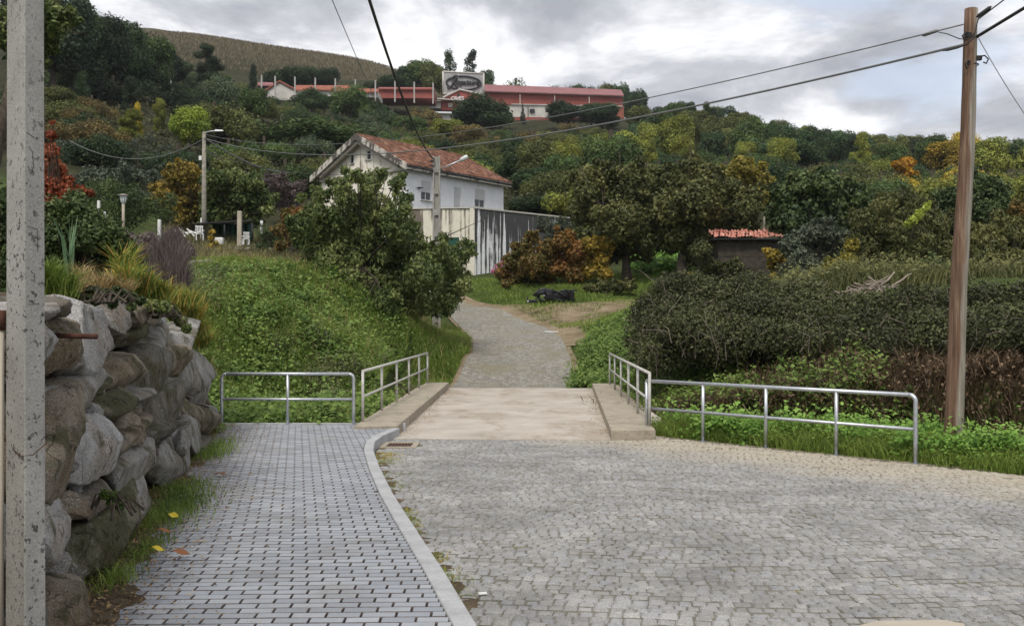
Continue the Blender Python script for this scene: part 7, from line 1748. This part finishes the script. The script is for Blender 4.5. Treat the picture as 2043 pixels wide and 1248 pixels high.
# undergrowth covering the slope
r = np.random.default_rng(4); n = 110000
Yv = 78 + (300 - 78) * r.random(n) ** .8; uu = r.uniform(60, 2110, n); xv = (uu - U0) / FP * Yv
k = ~((uu > 330) & (uu < 1262) & (Yv > 215)) & ~((xv > -17) & (xv < 4) & (Yv < 84)); xv, Yv = xv[k], Yv[k]; n = len(xv)
Cn = np.stack([xv, Yv, T(xv, Yv) + r.uniform(0, 2.2, n) * (.5 + .5 * np.sin(xv * .5) * np.sin(Yv * .4))], 1)
o = link('undergrowth', leaf_mesh('undergrowth', Cn, r.normal(size=(n, 3)) * .6 + np.array([0, -.5, .8]), .48 * r.uniform(.4, 1.4, n), .28 * r.uniform(.4, 1.4, n), r.random(n), 0, r), leaf_mat('undergrowth_leaves', [(.018, .022, .009), (.04, .042, .018), (.07, .07, .03)], .2, .15)); tag(o, 'dark low scrub covering the ground between the hillside trees', 'scrub', kind='stuff')
# vineyard rows
r = np.random.default_rng(6); vx, vy = [], []
for k in range(150):
    x0 = -140 + k * 1.5 * 1.0
    ys_ = r.uniform(285, 425, 520); vx.append(x0 + (ys_ - 285) * .10 + r.normal(0, .12, 520)); vy.append(ys_)
vx = np.concatenate(vx); vy = np.concatenate(vy); k = (vx < 30)
vx, vy = vx[k], vy[k]; n = len(vx)
me = blade_mesh('vine_rows', np.stack([vx, vy, T(vx, vy) - .1], 1), r.uniform(.7, 1.4, n), .16, .35, r.random(n), r)
tag(link('vine_rows', me, leaf_mat('bare_vine_rows', [(.045, .037, .02), (.10, .082, .045), (.20, .17, .11)], .1, .3)), 'rows of brown autumn vines and stakes on the vineyard hill', 'vineyard', kind='stuff')
# hill lamps between the trees on the left
for (u, v, Y, s, lab) in ((148, 134, 150, -1, 'small street lamp among the dark trees at the far left'), (341, 154, 150, -1, 'small white street lamp below the dark cedar')):
    a = P(u, v + 34, Y); hh_ = P(u, v, Y).z - a.z; lr = empty('hill_lamp', a, 0, lab, 'street lamp')
    tube_obj('post', [(0, 0, -6), (0, 0, hh_)], .09, MAT['lampwhite'], lr, 6); tube_obj('arm', [(0, 0, hh_), (s * 1.0, 0, hh_ + .1)], .07, MAT['lampwhite'], lr, 6)
print('forest trees', ftrees, 'skipped', skipped)

hz = MB().box((0, 500, 74), (2300, 1500, 160)).build('haze', None)
hm = bpy.data.materials.new('haze_air'); hm.use_nodes = True; hn = hm.node_tree; hn.nodes.clear()
ho_ = hn.nodes.new('ShaderNodeOutputMaterial'); hv = hn.nodes.new('ShaderNodeVolumePrincipled'); hv.inputs['Density'].default_value = 0.00014; hv.inputs['Color'].default_value = (.9, .93, 1, 1); hv.inputs['Anisotropy'].default_value = 0.2
hn.links.new(hv.outputs[0], ho_.inputs['Volume']); hz.data.materials.append(hm); hz['kind'] = 'stuff'; hz['label'] = 'thin pale air haze over the valley'
